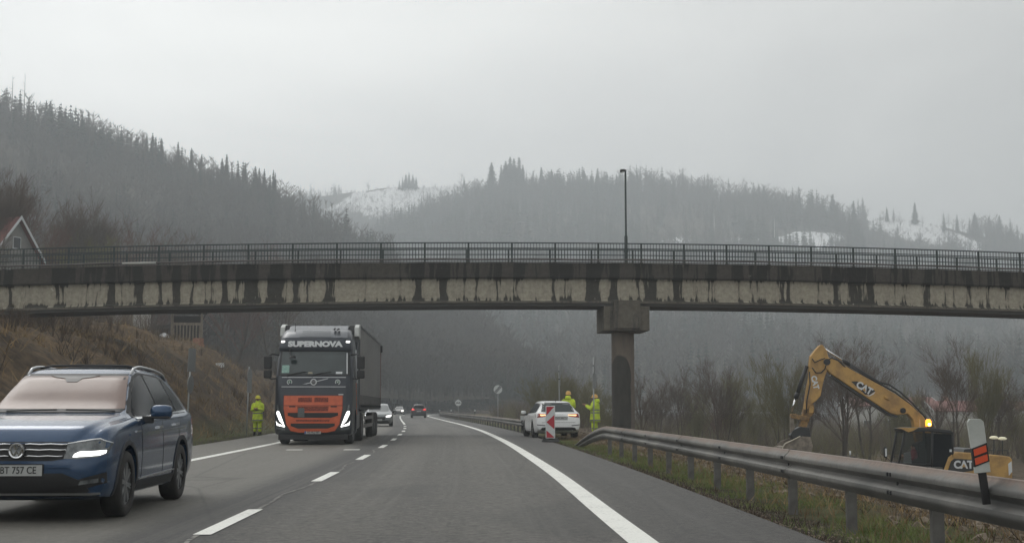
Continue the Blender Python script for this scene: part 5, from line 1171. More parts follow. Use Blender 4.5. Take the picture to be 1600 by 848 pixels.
spec = [('windscreen_seal', 'F', [(-.76, 1.12), (.76, 1.12), (.635, 1.57), (-.635, 1.57)], BLACKP, .008),
        ('windscreen', 'F', [(-.725, 1.155), (.725, 1.155), (.60, 1.54), (-.60, 1.54)], GLASSP, .013),
        ('window_surround', 'S', [(1.34, 1.06), (4.17, 1.14), (4.10, 1.31), (3.80, 1.535), (3.40, 1.585), (2.40, 1.595), (2.12, 1.545), (1.80, 1.37)], BLACKP, .003),
        ('side_window', 'S', win_f, GLASS, .008), ('side_window', 'S', win_r, GLASS, .008), ('side_window', 'S', win_q, GLASS, .008),
        ('window_chrome_strip', 'S', [(1.38, 1.042), (4.18, 1.122), (4.20, 1.145), (1.36, 1.064)], CHROME, .012),
        ('grille', 'F', grille, BLACKP, .006),
        ('headlight', 'F2', hl, LAMPG, .007),
        ('daytime_light', 'F2', [(.56, .668), (.80, .684), (.845, .705), (.85, .735), (.62, .722), (.575, .70)], LAMPON, .016),
        ('headlight_trim', 'F2', [(.50, .803), (.60, .818), (.80, .848), (.885, .803), (.885, .812), (.80, .860), (.60, .830), (.50, .812)], CHROME, .014),
        ('lower_intake', 'F', [(-.76, .27), (.76, .27), (.66, .42), (.46, .505), (-.46, .505), (-.66, .42)], BLACKP, .008),
        ('fog_recess', 'F2', [(.50, .40), (.66, .455), (.86, .51), (.86, .40), (.66, .34)], BLACKP, .006),
        ('fog_light', 'F2', [(.62, .385), (.80, .41), (.80, .45), (.64, .43)], LAMPG, .014),
        ('lower_lip', 'F', [(-.80, .285), (.80, .285), (.80, .305), (-.80, .305)], SATIN, .018),
        ('sill_cladding', 'S', [(1.35, .20), (3.35, .20), (3.35, .36), (1.35, .36)], CLAD, .008),
        ('sill_strip', 'S', [(1.42, .372), (3.3, .40), (3.3, .415), (1.42, .387)], SATIN, .012),
        ('door_seam', 'S', [(1.50, .38), (1.512, .38), (1.512, 1.045), (1.50, 1.045)], BLACKP, .0025), ('door_seam', 'S', [(2.585, .38), (2.597, .38), (2.597, 1.08), (2.585, 1.08)], BLACKP, .0025), ('door_seam', 'S', [(3.45, .62), (3.462, .62), (3.60, 1.10), (3.588, 1.10)], BLACKP, .0025),
        ('door_handle', 'S', [(2.28, .925), (2.50, .932), (2.50, .962), (2.28, .955)], CHROME, .028), ('door_handle', 'S', [(3.22, .95), (3.44, .957), (3.44, .987), (3.22, .98)], CHROME, .028),
        ('side_crease', 'S', [(.95, .872), (2.4, .895), (4.4, .945), (4.4, .957), (2.4, .908), (.95, .885)], BLUE, .012),
        ('fender_badge', 'S', [(1.22, .90), (1.44, .905), (1.44, .922), (1.22, .917)], CHROME, .012),
        ('bonnet_seam', 'F', [(-.62, .815), (.62, .815), (.62, .824), (-.62, .824)], BLACKP, .003)]
yb0 = 14.0; suvY = yb0 + SL / 2
# nose at about 13.75 m, left lane, heading along the road towards the camera
SX = -5.02
suv, sbv, sbody = car('parked_suv', 'x', (0, 0, 0), 0, SL, SW, sst_, (.87, 3.66), .355, BLUE, spec)
suv.name = 'blue_suv'; suv['label'] = 'dark blue SUV passing in the oncoming lane, nearest vehicle'; suv['category'] = 'SUV'
arch_trim(sbv, suv, SL / 2 - .87, .36, .41, CLAD, SL); arch_trim(sbv, suv, SL / 2 - 3.66, .36, .41, CLAD, SL)
for z, x1 in ((.800, .50), (.744, .49), (.680, .46)):
    mb = MB()
    for s in (-1, 1):
        pts = []
        for k in range(9):
            x = s * (.075 + (x1 - .075) * k / 8); h = sbv.ray_cast(Vector((x, 9, z)), Vector((0, -1, 0)), 12); pts.append(h[0] + Vector((0, .018, .003 * math.sin(k * 1.6))))
        mb.tube(pts, .0085, 6)
    mb.build('grille_bar', CHROME, suv, smooth=True)
h = sbv.ray_cast(Vector((0, 9, .725)), Vector((0, -1, 0)), 12)[0]; by = h.y + .03
mb = MB(); mb.lathe([(0, .0), (.060, 0), (.064, .006), (.072, .010), (.078, .004), (.078, -.03), (.0, -.03)], 32, axis='Y', c=(0, by, .735)); em = mb.build('emblem', mat('emblem_grey', (.30, .31, .32), .35, .5), suv, smooth=True)
q = MB(); q.lathe([(.062, .010), (.074, .014), (.074, .010), (.062, .006)], 32, axis='Y', c=(0, by, .735))
def bar2(mb, a, b, w_, y, zc): 
    a = Vector((a[0], 0, a[1])); b = Vector((b[0], 0, b[1])); d = (b - a).normalized(); n = Vector((-d.z, 0, d.x)) * w_ / 2; mb.add([Vector((p.x, y + t, p.z + zc)) for t in (0, .006) for p in (a - n, a + n, b + n, b - n)], [(0, 1, 2, 3), (7, 6, 5, 4), (0, 4, 5, 1), (1, 5, 6, 2), (2, 6, 7, 3), (3, 7, 4, 0)])
for a, b in (((-.024, .058), (0, .008)), ((.024, .058), (0, .008)), ((-.058, .018), (-.028, -.052)), ((-.028, -.052), (0, -.004)), ((0, -.004), (.028, -.052)), ((.028, -.052), (.058, .018))): bar2(q, a, b, .011, by + .006, .735)
q.build('emblem_letters', CHROME, em)
plate(suv, 'BT 757 CE', SL / 2 + .015, .535, blue=True)
for s in (-1, 1): mirror_part(suv, s, s * .93, SL / 2 - 1.72, 1.125, BLUE)
for s in (-1, 1):      # roof rails
    mb = MB(); pts = [];
    for k in range(15):
        y = SL / 2 - 2.15 - k * .135; hh = sbv.ray_cast(Vector((s * .60, y, 3)), Vector((0, 0, -1)), 4)[0]; lift = .055 * min(1, math.sin(math.pi * min(1, max(0.0, k / 14)) ) * 4); pts.append(hh + Vector((0, 0, lift - .004)))
    mb.tube(pts, .017, 8); mb.build('roof_rail', SATIN, suv, smooth=True)
for y in (SL / 2 - 2.6, SL / 2 - 3.3): mb = MB(); mb.tube([(x, y, sbv.ray_cast(Vector((x, y, 3)), Vector((0, 0, -1)), 4)[0].z + .035) for x in np.linspace(-.6, .6, 9)], .014, 6); mb.build('roof_crossbar', TRIM, suv, smooth=True)
h = sbv.ray_cast(Vector((0, 9, 1.52)), Vector((0, -1, 0)), 12)[0]
wrap('sensor_housing', sbv, [(-.28, 1.545), (.28, 1.545), (.22, 1.525), (.10, 1.508), (.06, 1.465), (-.06, 1.465), (-.10, 1.508), (-.22, 1.525)], 'F', TRIM, suv, .018)
for s in (-1, 1):
    mb = MB(); pts = [sbv.ray_cast(Vector((x, 9, z)), Vector((0, -1, 0)), 12)[0] + Vector((0, .03, 0)) for x, z in ((s * .60 - .05, 1.135), (s * .3 - .05, 1.145), (s * .05 - .05, 1.150))]; mb.tube(pts, .010, 6); mb.build('wiper', BLACKP, suv)
wrap('tail_light', sbv, [(.50, .93), (.86, .93), (.86, 1.05), (.50, 1.05)], 'B', TAIL, suv); wrap('tail_light', sbv, mirx([(.50, .93), (.86, .93), (.86, 1.05), (.50, 1.05)]), 'B', TAIL, suv)
wrap('rear_window', sbv, [(-.58, 1.18), (.58, 1.18), (.5, 1.47), (-.5, 1.47)], 'B', GLASS, suv)
suv.location = (SX - .14, 13.75 + SL / 2, 0); suv.rotation_euler = (0, 0, math.pi + R(2.3))
# ---------------------------------------------------------------- the parked white estate (seen from behind)
WL, WW = 4.68, .91
wst = [(0, .36, .52, .62, .55, .40), (.04, .26, .62, .72, .70, .55), (.12, .21, .70, .78, .80, .62), (.3, .18, .77, .83, .87, .68), (.6, .165, .82, .90, .90, .72), (1.0, .16, .87, .955, .91, .74), (1.35, .16, .90, .99, .91, .74), (1.5, .16, .91, 1.04, .91, .73), (1.9, .16, .92, 1.24, .91, .66), (2.25, .16, .93, 1.39, .91, .61), (2.6, .16, .935, 1.445, .91, .59), (3.2, .16, .945, 1.455, .91, .58), (3.8, .165, .96, 1.425, .91, .57), (4.15, .18, .975, 1.385, .90, .56), (4.28, .20, .98, 1.35, .895, .55), (4.38, .22, .985, 1.22, .89, .585), (4.50, .25, .975, 1.05, .88, .64), (4.58, .28, .93, 1.0, .87, .66), (4.63, .30, .86, .93, .85, .66), (4.66, .33, .75, .82, .80, .6), (4.68, .40, .66, .73, .7, .5)]
wspec = [('rear_window', 'B', [(-.62, 1.03), (.62, 1.03), (.53, 1.325), (-.53, 1.325)], GLASSG, .008),
         ('rear_window_seal', 'B', [(-.66, 1.01), (.66, 1.01), (.56, 1.345), (-.56, 1.345)], BLACKP, .004),
         ('tail_light', 'B2', [(.42, .84), (.84, .79), (.875, .80), (.87, .94), (.80, .955), (.42, .925)], TAIL, .006),
         ('indicator_lamp', 'B2', [(.40, .87), (.70, .858), (.74, .915), (.40, .912)], AMBER, .012),
         ('bumper_reflector', 'B2', [(.52, .47), (.84, .50), (.84, .53), (.52, .50)], BLACKP, .006),
         ('rear_valance', 'B', [(-.72, .30), (.72, .30), (.66, .40), (.54, .42), (-.54, .42), (-.66, .40)], BLACKP, .008),
         ('tailgate_seam', 'B', [(-.66, .60), (.66, .60), (.66, .61), (-.66, .61)], BLACKP, .003),
         ('plate_recess', 'B', [(-.36, .70), (.36, .70), (.38, .84), (-.38, .84)], mat('grey_recess', (.33, .34, .34), .4), .003),
         ('window_surround', 'S', [(1.5, .93), (4.1, .985), (4.2, 1.03), (3.95, 1.28), (3.6, 1.345), (2.5, 1.375), (2.2, 1.33), (1.85, 1.17)], BLACKP, .003),
         ('side_window', 'S', [(1.6, .945), (2.62, .965), (2.62, 1.345), (2.45, 1.35), (2.2, 1.305), (1.85, 1.15)], GLASS, .008), ('side_window', 'S', [(2.7, .965), (3.5, .98), (3.5, 1.32), (2.7, 1.345)], GLASS, .008), ('side_window', 'S', [(3.58, .99), (4.08, 1.02), (3.9, 1.25), (3.58, 1.31)], GLASS, .008),
         ('door_seam', 'S', [(2.65, .3), (2.662, .3), (2.662, .95), (2.65, .95)], BLACKP, .0025), ('door_handle', 'S', [(2.4, .82), (2.6, .83), (2.6, .855), (2.4, .845)], WHITE, .025), ('door_handle', 'S', [(3.3, .84), (3.5, .85), (3.5, .875), (3.3, .865)], WHITE, .025),
         ('windscreen', 'F', [(-.68, 1.03), (.68, 1.03), (.58, 1.36), (-.58, 1.36)], GLASS, .008), ('grille', 'F', [(-.4, .45), (.4, .45), (.46, .64), (-.46, .64)], BLACKP, .008), ('headlight', 'F2', [(.5, .56), (.8, .6), (.84, .70), (.52, .66)], LAMPG, .008),
         ('lower_sill', 'S', [(1.3, .165), (3.4, .165), (3.4, .25), (1.3, .25)], BLACKP, .006)]
wc, wbv, wb = car('parked_car', 'white estate car parked on the right shoulder with its hazard lights on', (0, 0, 0), 0, WL, WW, wst, (.90, 3.60), .335, WHITE, wspec)
plate(wc, 'TT 431 BN', -WL / 2 + .012, .765, front=False, tilt=0)
for s in (-1, 1): mirror_part(wc, s, s * .92, WL / 2 - 1.85, .99, WHITE, .2, .14)
text('tailgate_letters', 'S K O D A', .05, SILV, wc, (0, -WL / 2 + .03, .905), ROTB, 1.6, .003)
mb = MB(); mb.box((-.2, -.02, 0), (.2, .015, .016)); mb.build('rear_wiper', BLACKP, wc).location = (.05, -4.42 + WL / 2 - .02, 1.09)
mb = MB(); mb.loft([[Vector((x * s_, y, z)) for x in (-1, 1)] + [Vector((x * s_ , y - .10, z - .01)) for x in (1, -1)] for s_, y, z in ((.52, WL / 2 - 4.20, 1.372), (.50, WL / 2 - 4.22, 1.392))]); mb.build('roof_spoiler', WHITE, wc)
mb = MB(); mb.tube([(0, WL / 2 - 3.9, 1.41), (0, WL / 2 - 4.0, 1.47)], [.02, .004], 6); mb.build('antenna', BLACKP, wc)
mb = MB()
for s in (-1, 1): mb.lathe([(.035, 0), (.035, -.05), (.028, -.05), (.028, 0)], 12, axis='Y', c=(s * .55, -WL / 2 + .03, .27))
mb.build('exhaust', SATIN, wc)
wp = at(877, 684, 52.3); wc.location = (wp.x - .36, 52.6 + WL / 2, 0); wc.rotation_euler = (0, 0, R(6.5))
# ---------------------------------------------------------------- distant cars
def simple_specs(front_on, beam_m, L_):
    return [('windscreen', 'F', [(-.64, 1.0), (.64, 1.0), (.55, 1.34), (-.55, 1.34)], mat('pale_windscreen', (.16, .17, .17), .1, spec=.8) if front_on else GLASS, .008),
            ('grille', 'F', [(-.42, .42), (.42, .42), (.48, .60), (-.48, .60)], BLACKP, .008), ('headlight', 'F2', [(.48, .60), (.78, .62), (.84, .72), (.52, .68)], beam_m, .01), ('lower_intake', 'F', [(-.7, .24), (.7, .24), (.6, .38), (-.6, .38)], BLACKP, .008),
            ('side_window', 'S', [(1.6, .95), (2.62, .965), (2.62, 1.33), (2.45, 1.335), (2.2, 1.29), (1.85, 1.15)], GLASS, .008), ('side_window', 'S', [(2.7, .965), (3.9, 1.0), (3.8, 1.22), (3.4, 1.31), (2.7, 1.33)], GLASS, .008),
            ('rear_window', 'B', [(-.60, 1.05), (.60, 1.05), (.52, 1.31), (-.52, 1.31)], GLASS, .008), ('tail_light', 'B2', [(.45, .80), (.86, .79), (.86, .95), (.60, .93)], TAILON if not front_on else TAIL, .01), ('rear_valance', 'B', [(-.8, .22), (.8, .22), (.8, .50), (-.8, .50)], BLACKP, .01)]
c1, b1, _ = car('oncoming_car', 'silver grey car with its headlights on, half hidden behind the truck', (0, 0, 0), 0, 4.5, .91, [(a * 4.5 / 4.68, *r_) for a, *r_ in wst], (.9, 3.5), .325, SILVER, simple_specs(True, LAMPON, 4.5))
plate(c1, 'ZA 512', 4.5 / 2 + .02, .42); 
for s in (-1, 1): mirror_part(c1, s, s * .92, .45, .98, SILVER, .2, .14)
p = onroad(-1.75, 85); c1.location = (at(598, 660, 85).x - .45, 87, 0); c1.rotation_euler = (0, 0, math.pi + R(4.5))
c2 = thing('oncoming_car', 'small distant pale car with bright headlights left of the lane markings', 'car', (at(624, 650, 238).x, 238, 0), math.pi + R(1))
def copy_parts(src, dst, swap):
    for ch in src.children:
        c = ch.copy(); COL.objects.link(c); c.parent = dst
        if ch.data and ch.data.materials and ch.data.materials[0] in swap: c.data = ch.data.copy(); c.data.materials[0] = swap[ch.data.materials[0]]
        copy_parts(ch, c, swap)
copy_parts(c1, c2, {SILVER: PALECAR, LAMPON: LAMPHI})
hst = [(0, .40, .60, .72, .55, .40), (.04, .30, .72, .82, .70, .55), (.12, .24, .82, .89, .80, .62), (.3, .22, .89, .96, .87, .68), (.6, .21, .95, 1.03, .90, .72), (1.1, .21, 1.0, 1.07, .91, .74), (1.3, .21, 1.02, 1.12, .91, .74), (1.7, .21, 1.03, 1.36, .91, .66), (2.05, .21, 1.04, 1.54, .91, .61), (2.6, .21, 1.05, 1.62, .91, .60), (3.3, .21, 1.06, 1.61, .91, .59), (3.85, .22, 1.08, 1.57, .90, .58), (4.0, .25, 1.08, 1.50, .89, .585), (4.14, .28, 1.07, 1.25, .88, .62), (4.24, .32, 1.0, 1.08, .86, .64), (4.28, .36, .85, .92, .82, .6), (4.3, .44, .72, .79, .7, .5)]
c3, b3, _ = car('distant_suv', 'dark red SUV driving away in our lane ahead', (0, 0, 0), 0, 4.3, .91, hst, (.85, 3.45), .34, DARKRED,
   [('rear_window', 'B', [(-.62, 1.12), (.62, 1.12), (.52, 1.48), (-.52, 1.48)], GLASS, .008), ('tail_light', 'B2', [(.44, .93), (.86, .88), (.87, 1.10), (.66, 1.10)], TAILON, .01), ('rear_bumper', 'B', [(-.82, .28), (.82, .28), (.84, .62), (-.84, .62)], BLACKP, .012), ('number_plate', 'B', [(-.26, .72), (.26, .72), (.26, .82), (-.26, .82)], PLATE, .014),
    ('side_window', 'S', [(1.5, 1.06), (3.7, 1.10), (3.5, 1.42), (2.2, 1.48), (1.75, 1.3)], GLASS, .008), ('windscreen', 'F', [(-.68, 1.12), (.68, 1.12), (.58, 1.5), (-.58, 1.5)], GLASS, .008), ('roof_panel', 'T', [(-.50, -.3), (.50, -.3), (.48, -1.7), (-.48, -1.7)], SILVER, .01)])
c3['category'] = 'SUV'
for s in (-1, 1): mirror_part(c3, s, s * .92, .55, 1.1, DARKRED, .2, .15)
c3.location = (at(652, 655, 160).x, 162, 0); c3.rotation_euler = (0, 0, R(5))
# ---------------------------------------------------------------- the truck
truck = thing('articulated_truck', 'dark articulated truck with an orange front grille and a grey curtain sided trailer', 'truck')
# cab from horizontal slices: z, front offset, half width, corner radius, (frame: +Y forward, y = 0 at the bumper)
SLC = [(.30, .10, 1.16, .20), (.36, .04, 1.22, .22), (.55, .0, 1.245, .24), (1.0, .0, 1.25, .26), (1.45, .02, 1.25, .26), (1.9, .06, 1.25, .25), (2.12, .10, 1.25, .24), (2.3, .16, 1.245, .24), (2.7, .31, 1.225, .24), (3.0, .42, 1.20, .25), (3.10, .40, 1.20, .26), (3.25, .43, 1.185, .28), (3.42, .53, 1.165, .30), (3.58, .74, 1.13, .32), (3.70, .98, 1.09, .34), (3.76, 1.25, 1.05, .34)]
BACK = 2.25
def slice_ring(z, y0, hw, r, n=7, back=BACK):
    pts = []
    for (cx, cy, a0) in ((hw - r, -(y0 + r), 0), (-(hw - r), -(y0 + r), 90)):
        for k in range(n): a = R(a0 + 90 * k / (n - 1)); pts.append(Vector((cx + r * math.cos(a), cy + r * math.sin(a), z)))
    for (cx, cy) in ((-hw, -back), (hw, -back)): pts.append(Vector((cx, cy, z)))
    return pts
zz = np.array([s[0] for s in SLC]); qz = np.unique(np.concatenate([np.linspace(.30, 3.76, 70), zz]))
cc = [pchip(zz, [s[k] for s in SLC], qz) for k in (1, 2, 3)]
rings = [slice_ring(q, cc[0][i], cc[1][i], cc[2][i]) for i, q in enumerate(qz)]
# subdivide the front straight run so it can be wrapped
rr = []
for rg in rings:
    a = rg[:7]; b = rg[7:14]; mid = [a[-1].lerp(b[0], t) for t in np.linspace(0, 1, 12)[1:-1]]; mid = [m_ + Vector((0, .035 * (1 - (m_.x / 1.05) ** 2), 0)) for m_ in mid]; rr.append(a + mid + b + rg[14:])
mb = MB(); mb.loft(rr); cab = mb.build('cab', TRUCK, truck, sharp=40); 
# wheel arch of the cab
cm = MB()
for s in (-1, 1): cm.lathe([(0, 0), (.60, 0), (.60, .5), (0, .5)], 36, axis='X', c=(s * 1.32 - (.5 if s > 0 else 0), -1.42, .53))
co = cm.build('cut', BLACKP); md = cab.modifiers.new('b', 'BOOLEAN'); md.object = co; md.solver = 'EXACT'
dg = bpy.context.evaluated_depsgraph_get(); me = bpy.data.meshes.new_from_object(cab.evaluated_get(dg)); bpy.data.objects.remove(co); cab.modifiers.clear(); cab.data = me; me.materials.clear(); me.materials.append(TRUCK)
me.polygons.foreach_set('use_smooth', [True] * len(me.polygons)); me.set_sharp_from_angle(angle=R(38))
tb = bvh_of(me)
def tw(name, poly, m_, off=.006, parent=truck, axis='F', side=1): return wrap(name, tb, poly, axis, m_, parent, off, .07, side=side)
tw('roof_fairing', [(-1.02, 3.44), (1.02, 3.44), (.98, 3.72), (-.98, 3.72)], TRROOF, .012)
tw('roof_hatch_panel', [(-.52, 3.47), (.52, 3.47), (.44, 3.69), (-.44, 3.69)], mat('roof_panel_grey', (.095, .105, .115), .4, .3), .02)
tw('sun_visor', [(-1.14, 3.02), (1.14, 3.02), (1.12, 3.40), (-1.12, 3.40)], TRUCK, .055)
tw('windscreen_frame', [(-1.15, 2.20), (1.15, 2.20), (1.12, 3.02), (-1.12, 3.02)], BLACKP, .006)
ws = tw('windscreen', [(-1.08, 2.25), (1.08, 2.25), (1.05, 2.985), (-1.05, 2.985)], GLASSG, .014)
tw('window_pillar_strip', [(-1.075, 2.26), (-1.04, 2.26), (-1.01, 2.95), (-1.045, 2.95)], SILV, .02)
tw('windscreen_sticker', mirx([(-1.04, 2.29), (-.80, 2.29), (-.80, 2.52), (-.82, 2.54), (-1.03, 2.54)]), mat('pale_green_sticker', (.30, .46, .40), .5, col2=(.16, .30, .26), scale=18), .02)
tw('permit_card', [(-.90, 2.26), (-.70, 2.26), (-.70, 2.33), (-.90, 2.33)], WHT, .02)
tw('permit_card', [(.04, 2.26), (.20, 2.26), (.18, 2.32), (.06, 2.32)], mat('beige_paper', (.30, .27, .2), .7), .02)
tw('front_panel', [(-1.13, 1.86), (1.13, 1.86), (1.13, 2.16), (-1.13, 2.16)], TRUCK, .02)
for z in (2.145, 1.845): tw('chrome_line', [(-1.02, z - .008), (1.02, z - .008), (1.02, z + .010), (-1.02, z + .010)], SILV, .034)
tw('lower_front_shell', [(-1.22, .33), (1.22, .33), (1.23, 1.15), (1.14, 1.25), (-1.14, 1.25), (-1.23, 1.15)], TRUCKG, .004)
# orange grille
gp = [(-.93, 1.56), (.93, 1.56), (.93, 1.15), (.84, .66), (.70, .45), (.45, .40), (-.45, .40), (-.70, .45), (-.84, .66), (-.93, 1.15)]
tw('grille_frame', [(a * 1.02, b + (.012 if b > 1 else -.012)) for a, b in gp], mat('dark_red_edge', (.16, .02, .012), .5), .018)
gr = tw('grille', gp, ORANGE, .030)
tw('grille_gap', [(-.93, 1.235), (.93, 1.235), (.93, 1.255), (-.93, 1.255)], mat('dark_red_edge', (.16, .02, .012), .5), .036, gr)
meshd = mat('perforated_mesh', (.12, .028, .016), .7, col2=(.30, .055, .025), scale=34, lo=.45, hi=.55)
for s in (-1, 1): tw('vent_panel', [(s * .26 - .22, 1.36), (s * .26 + .22, 1.36), (s * .26 + .22, 1.50), (s * .26 - .22, 1.50)], meshd, .036, gr)
for s in (-1, 1): tw('slot', [(s * .66 - .10, 1.195), (s * .66 + .10, 1.195), (s * .66 + .10, 1.23), (s * .66 - .10, 1.23)], BLACKP, .036, gr)
tw('mesh_band', [(-.48, 1.07), (.48, 1.07), (.50, 1.22), (-.50, 1.22)], meshd, .036, gr)
tw('air_intake', [(-.58, .86), (.58, .86), (.80, .93), (.80, 1.02), (-.80, 1.02), (-.80, .93)], BLACKP, .036, gr)
tw('mesh_band', [(-.52, .74), (.52, .74), (.54, .80), (-.54, .80)], meshd, .036, gr)
tw('air_intake', [(-.48, .52), (.48, .52), (.70, .60), (.70, .68), (-.70, .68), (-.70, .60)], BLACKP, .036, gr)
for z, w_ in ((.95, .74), (.61, .62)): tw('intake_bar', [(-w_, z - .01), (w_, z - .01), (w_, z + .015), (-w_, z + .015)], TRIM, .045, gr)
tw('toll_box', mirx([(-.48, .88), (-.27, .88), (-.27, 1.14), (-.30, 1.17), (-.45, 1.17), (-.48, 1.14)]), mat('grey_box', (.10, .11, .11), .6), .06, gr)
# headlights: V shaped lights
for s in (-1, 1):
    f = (lambda P_: P_ if s > 0 else mirx(P_))
    tw('headlight', f([(.86, .60), (1.20, .66), (1.21, 1.00), (1.14, 1.24), (1.07, 1.27), (.98, .92)]), mat('headlamp_housing', (.06, .065, .07), .15, .3), .012)
    tw('running_light', f([(.90, .60), (1.02, .92), (1.08, 1.06), (1.14, 1.08), (1.16, 1.00), (1.06, .76)]), LAMPON, .026)
    tw('running_light', f([(.88, .585), (1.12, .68), (1.17, .75), (1.14, .62), (.90, .565)]), LAMPON, .028)
    tw('upper_lamp_strip', f([(1.08, 1.10), (1.15, 1.14), (1.16, 1.28), (1.11, 1.26)]), LAMPG, .028)
    tw('fog_light', f([(.88, .46), (1.16, .50), (1.16, .56), (.90, .54)]), LAMPG, .014)
    tw('roof_marker_lamp', f([(.98, 3.27), (1.09, 3.27), (1.09, 3.325), (.98, 3.325)]), LAMPON, .065)
# letters and emblem
def front_y(x, z): return tb.ray_cast(Vector((x, 9, z)), Vector((0, -1, 0)), 30)[0].y
tilt_ = math.atan2(front_y(0, 3.26) - front_y(0, 3.12), -.14)
text('brand_letters', 'SUPERNOVA', .235, WHT, truck, (0, front_y(0, 3.22) + .075, 3.225), Matrix.Rotation(R(12), 4, 'X') @ ROTF, 1.30, .004, .016)
ey = front_y(0, 2.0) + .03
mb = MB(); mb.lathe([(.072, 0), (.072, .02), (.105, .02), (.105, 0)], 32, axis='Y', c=(0, ey, 2.0)); mb.box((-.075, ey, 1.975), (.075, ey + .022, 2.025)); e_ = mb.build('emblem', SILV, truck)
mb = MB(); mb.disc((0, ey + .002, 2.0), .072, 'Y'); mb.box((-.07, ey + .023, 1.985), (.07, ey + .026, 2.015)); mb.build('emblem_field', INK, e_)
mb = MB(); mb.add([(.10, ey + .0, 1.955 + .01), (.10, ey, 1.99), (.48, ey - .004, 1.90), (.52, ey - .004, 1.865)], [(0, 1, 2, 3)]); mb.add([(-.10, ey, 2.01), (-.10, ey, 2.035), (-.48, ey - .004, 2.125), (-.44, ey - .004, 2.095)], [(0, 1, 2, 3)])
mb.build('diagonal_bar', SILV, truck)
for (x, s1) in ((.77, 'L'), (-.77, 'V')):
    yy = front_y(x, 2.0) + .026; mb = MB(); mb.disc((x, yy, 2.0), .085, 'Y'); r_ = mb.build('round_badge', mat('badge_green', (.055, .13, .085), .5), truck)
    q = MB(); q.lathe([(.064, .001), (.085, .003), (.085, .001), (.064, -.001)], 28, axis='Y', c=(x, yy + .002, 2.0)); q.build('badge_ring', WHT, r_)
    text('badge_letter', s1, .10, WHT, r_, (x, yy + .003, 2.0), ROTF, 1, .001, .003)
mb = MB(); mb.box((-.96, front_y(-.8, 1.6) + .022, 1.585), (-.80, front_y(-.8, 1.6) + .03, 1.615)); mb.build('model_badge', SILV, truck)
plate(truck, 'AE-HLJ 089', front_y(0, .36) + .045, .40)
# mirrors
for s in (-1, 1):
    mb = MB(); x = s * 1.26; mb.tube([(s * 1.16, -.38, 2.88), (x + s * .10, -.22, 2.90), (x + s * .22, -.20, 2.84), (x + s * .24, -.20, 2.70)], .028, 8); mb.tube([(s * 1.2, -.30, 2.12), (x + s * .12, -.22, 2.10), (x + s * .22, -.20, 2.16)], .025, 8); mb.build('mirror_arm', BLACKP, truck, smooth=True)
    mb = MB(); x0, x1 = sorted((x + s * .11, x + s * .36)); mb.box((x0, -.28, 2.42), (x1, -.13, 2.84), bev=.04); mb.build('mirror', BLACKP, truck); mb = MB(); mb.box((x0, -.28, 2.12), (x1, -.13, 2.38), bev=.04); mb.build('mirror', BLACKP, truck)
mb = MB(); mb.tube([(.80, -.30, 3.06), (.80, -.12, 3.0), (.76, -.08, 2.88)], .018, 6); mb.lathe([(0, .05), (.07, .04), (.11, 0), (.11, -.03), (0, -.03)], 16, c=(.70, -.12, 2.80)); mb.build('front_mirror', BLACKP, truck)
for s in (-.55, .25):
    mb = MB(); pts = [Vector((x, front_y(x, z) + .035, z)) for x, z in ((s + .6, 2.22), (s + .3, 2.29), (s, 2.33))]; mb.tube([(s + .6, front_y(s + .6, 2.16) + .03, 2.14)] + pts, .014, 6); mb.build('wiper', BLACKP, truck)
mb = MB(); mb.tube([(.72, -.95, 3.62), (.72, -.95, 3.95)], .008, 5); mb.lathe([(.05, 0), (.035, .07), (.01, .1)], 10, c=(.72, -.95, 3.62)); mb.build('roof_antenna', BLACKP, truck)
mb = MB(); mb.lathe([(.03, 0), (.05, .28)], 12, axis='Y', c=(-.72, -1.0, 3.72)); mb.lathe([(.03, 0), (.05, .28)], 12, axis='Y', c=(-.60, -1.0, 3.73)); mb.build('air_horn', TRIM, truck)
# side windows, door, side panels, white roof deflectors
for s in (-1, 1):
    tw('side_window', [(-1.55, 2.15), (-.62, 2.15), (-.80, 2.85), (-1.50, 2.85)], GLASS, .01, truck, 'S', s)
    tw('door_seam', [(-1.66, .95), (-1.645, .95), (-1.645, 2.95), (-1.66, 2.95)], BLACKP, .004, truck, 'S', s)
    tw('step_panel', [(-.98, .42), (-.50, .42), (-.50, .95), (-.98, 1.1)], TRIM, .012, truck, 'S', s)
    tw('grab_rail', [(-1.80, 2.0), (-1.76, 2.0), (-1.76, 3.1), (-1.80, 3.1)], SILV, .04, truck, 'S', s)
    for k in range(5): tw('orange_slash', [(-2.15 + .10 * k, .95 + .22 * k), (-2.0 + .10 * k, .95 + .22 * k), (-1.80 + .08 * k, 1.13 + .22 * k), (-1.95 + .08 * k, 1.13 + .22 * k)], ORANGE, .008, truck, 'S', s)
    mb = MB(); x0, x1 = sorted((s * 1.0, s * 1.30)); mb.prism([(-1.7, 3.55), (-2.6, 3.50), (-2.6, 4.0), (-2.2, 3.98), (-1.78, 3.86)], s * 1.16, s * 1.31, plane='YZ'); mb.build('roof_deflector', mat('white_deflector', (.50, .51, .49), .4), truck, bevel=.02)
    mb = MB(); mb.prism([(-1.75, 3.7), (-2.5, 3.72), (-2.5, 3.98), (-1.9, 3.93)], s * 1.0, s * 1.155, plane='YZ'); mb.build('deflector_inner', BLACKP, truck)
    mb = MB(); mb.box((min(s * 1.10, s * 1.24), -3.1, .95), (max(s * 1.10, s * 1.24), -2.28, 3.4), bev=.03); mb.build('side_deflector', TRUCK, truck)
mb = MB(); mb.prism([(-1.2, 3.66), (-2.6, 3.66), (-2.6, 3.97), (-1.75, 3.90), (-1.4, 3.78)], -.98, .98, plane='YZ'); mb.build('roof_spoiler', TRROOF, truck, bevel=.04)
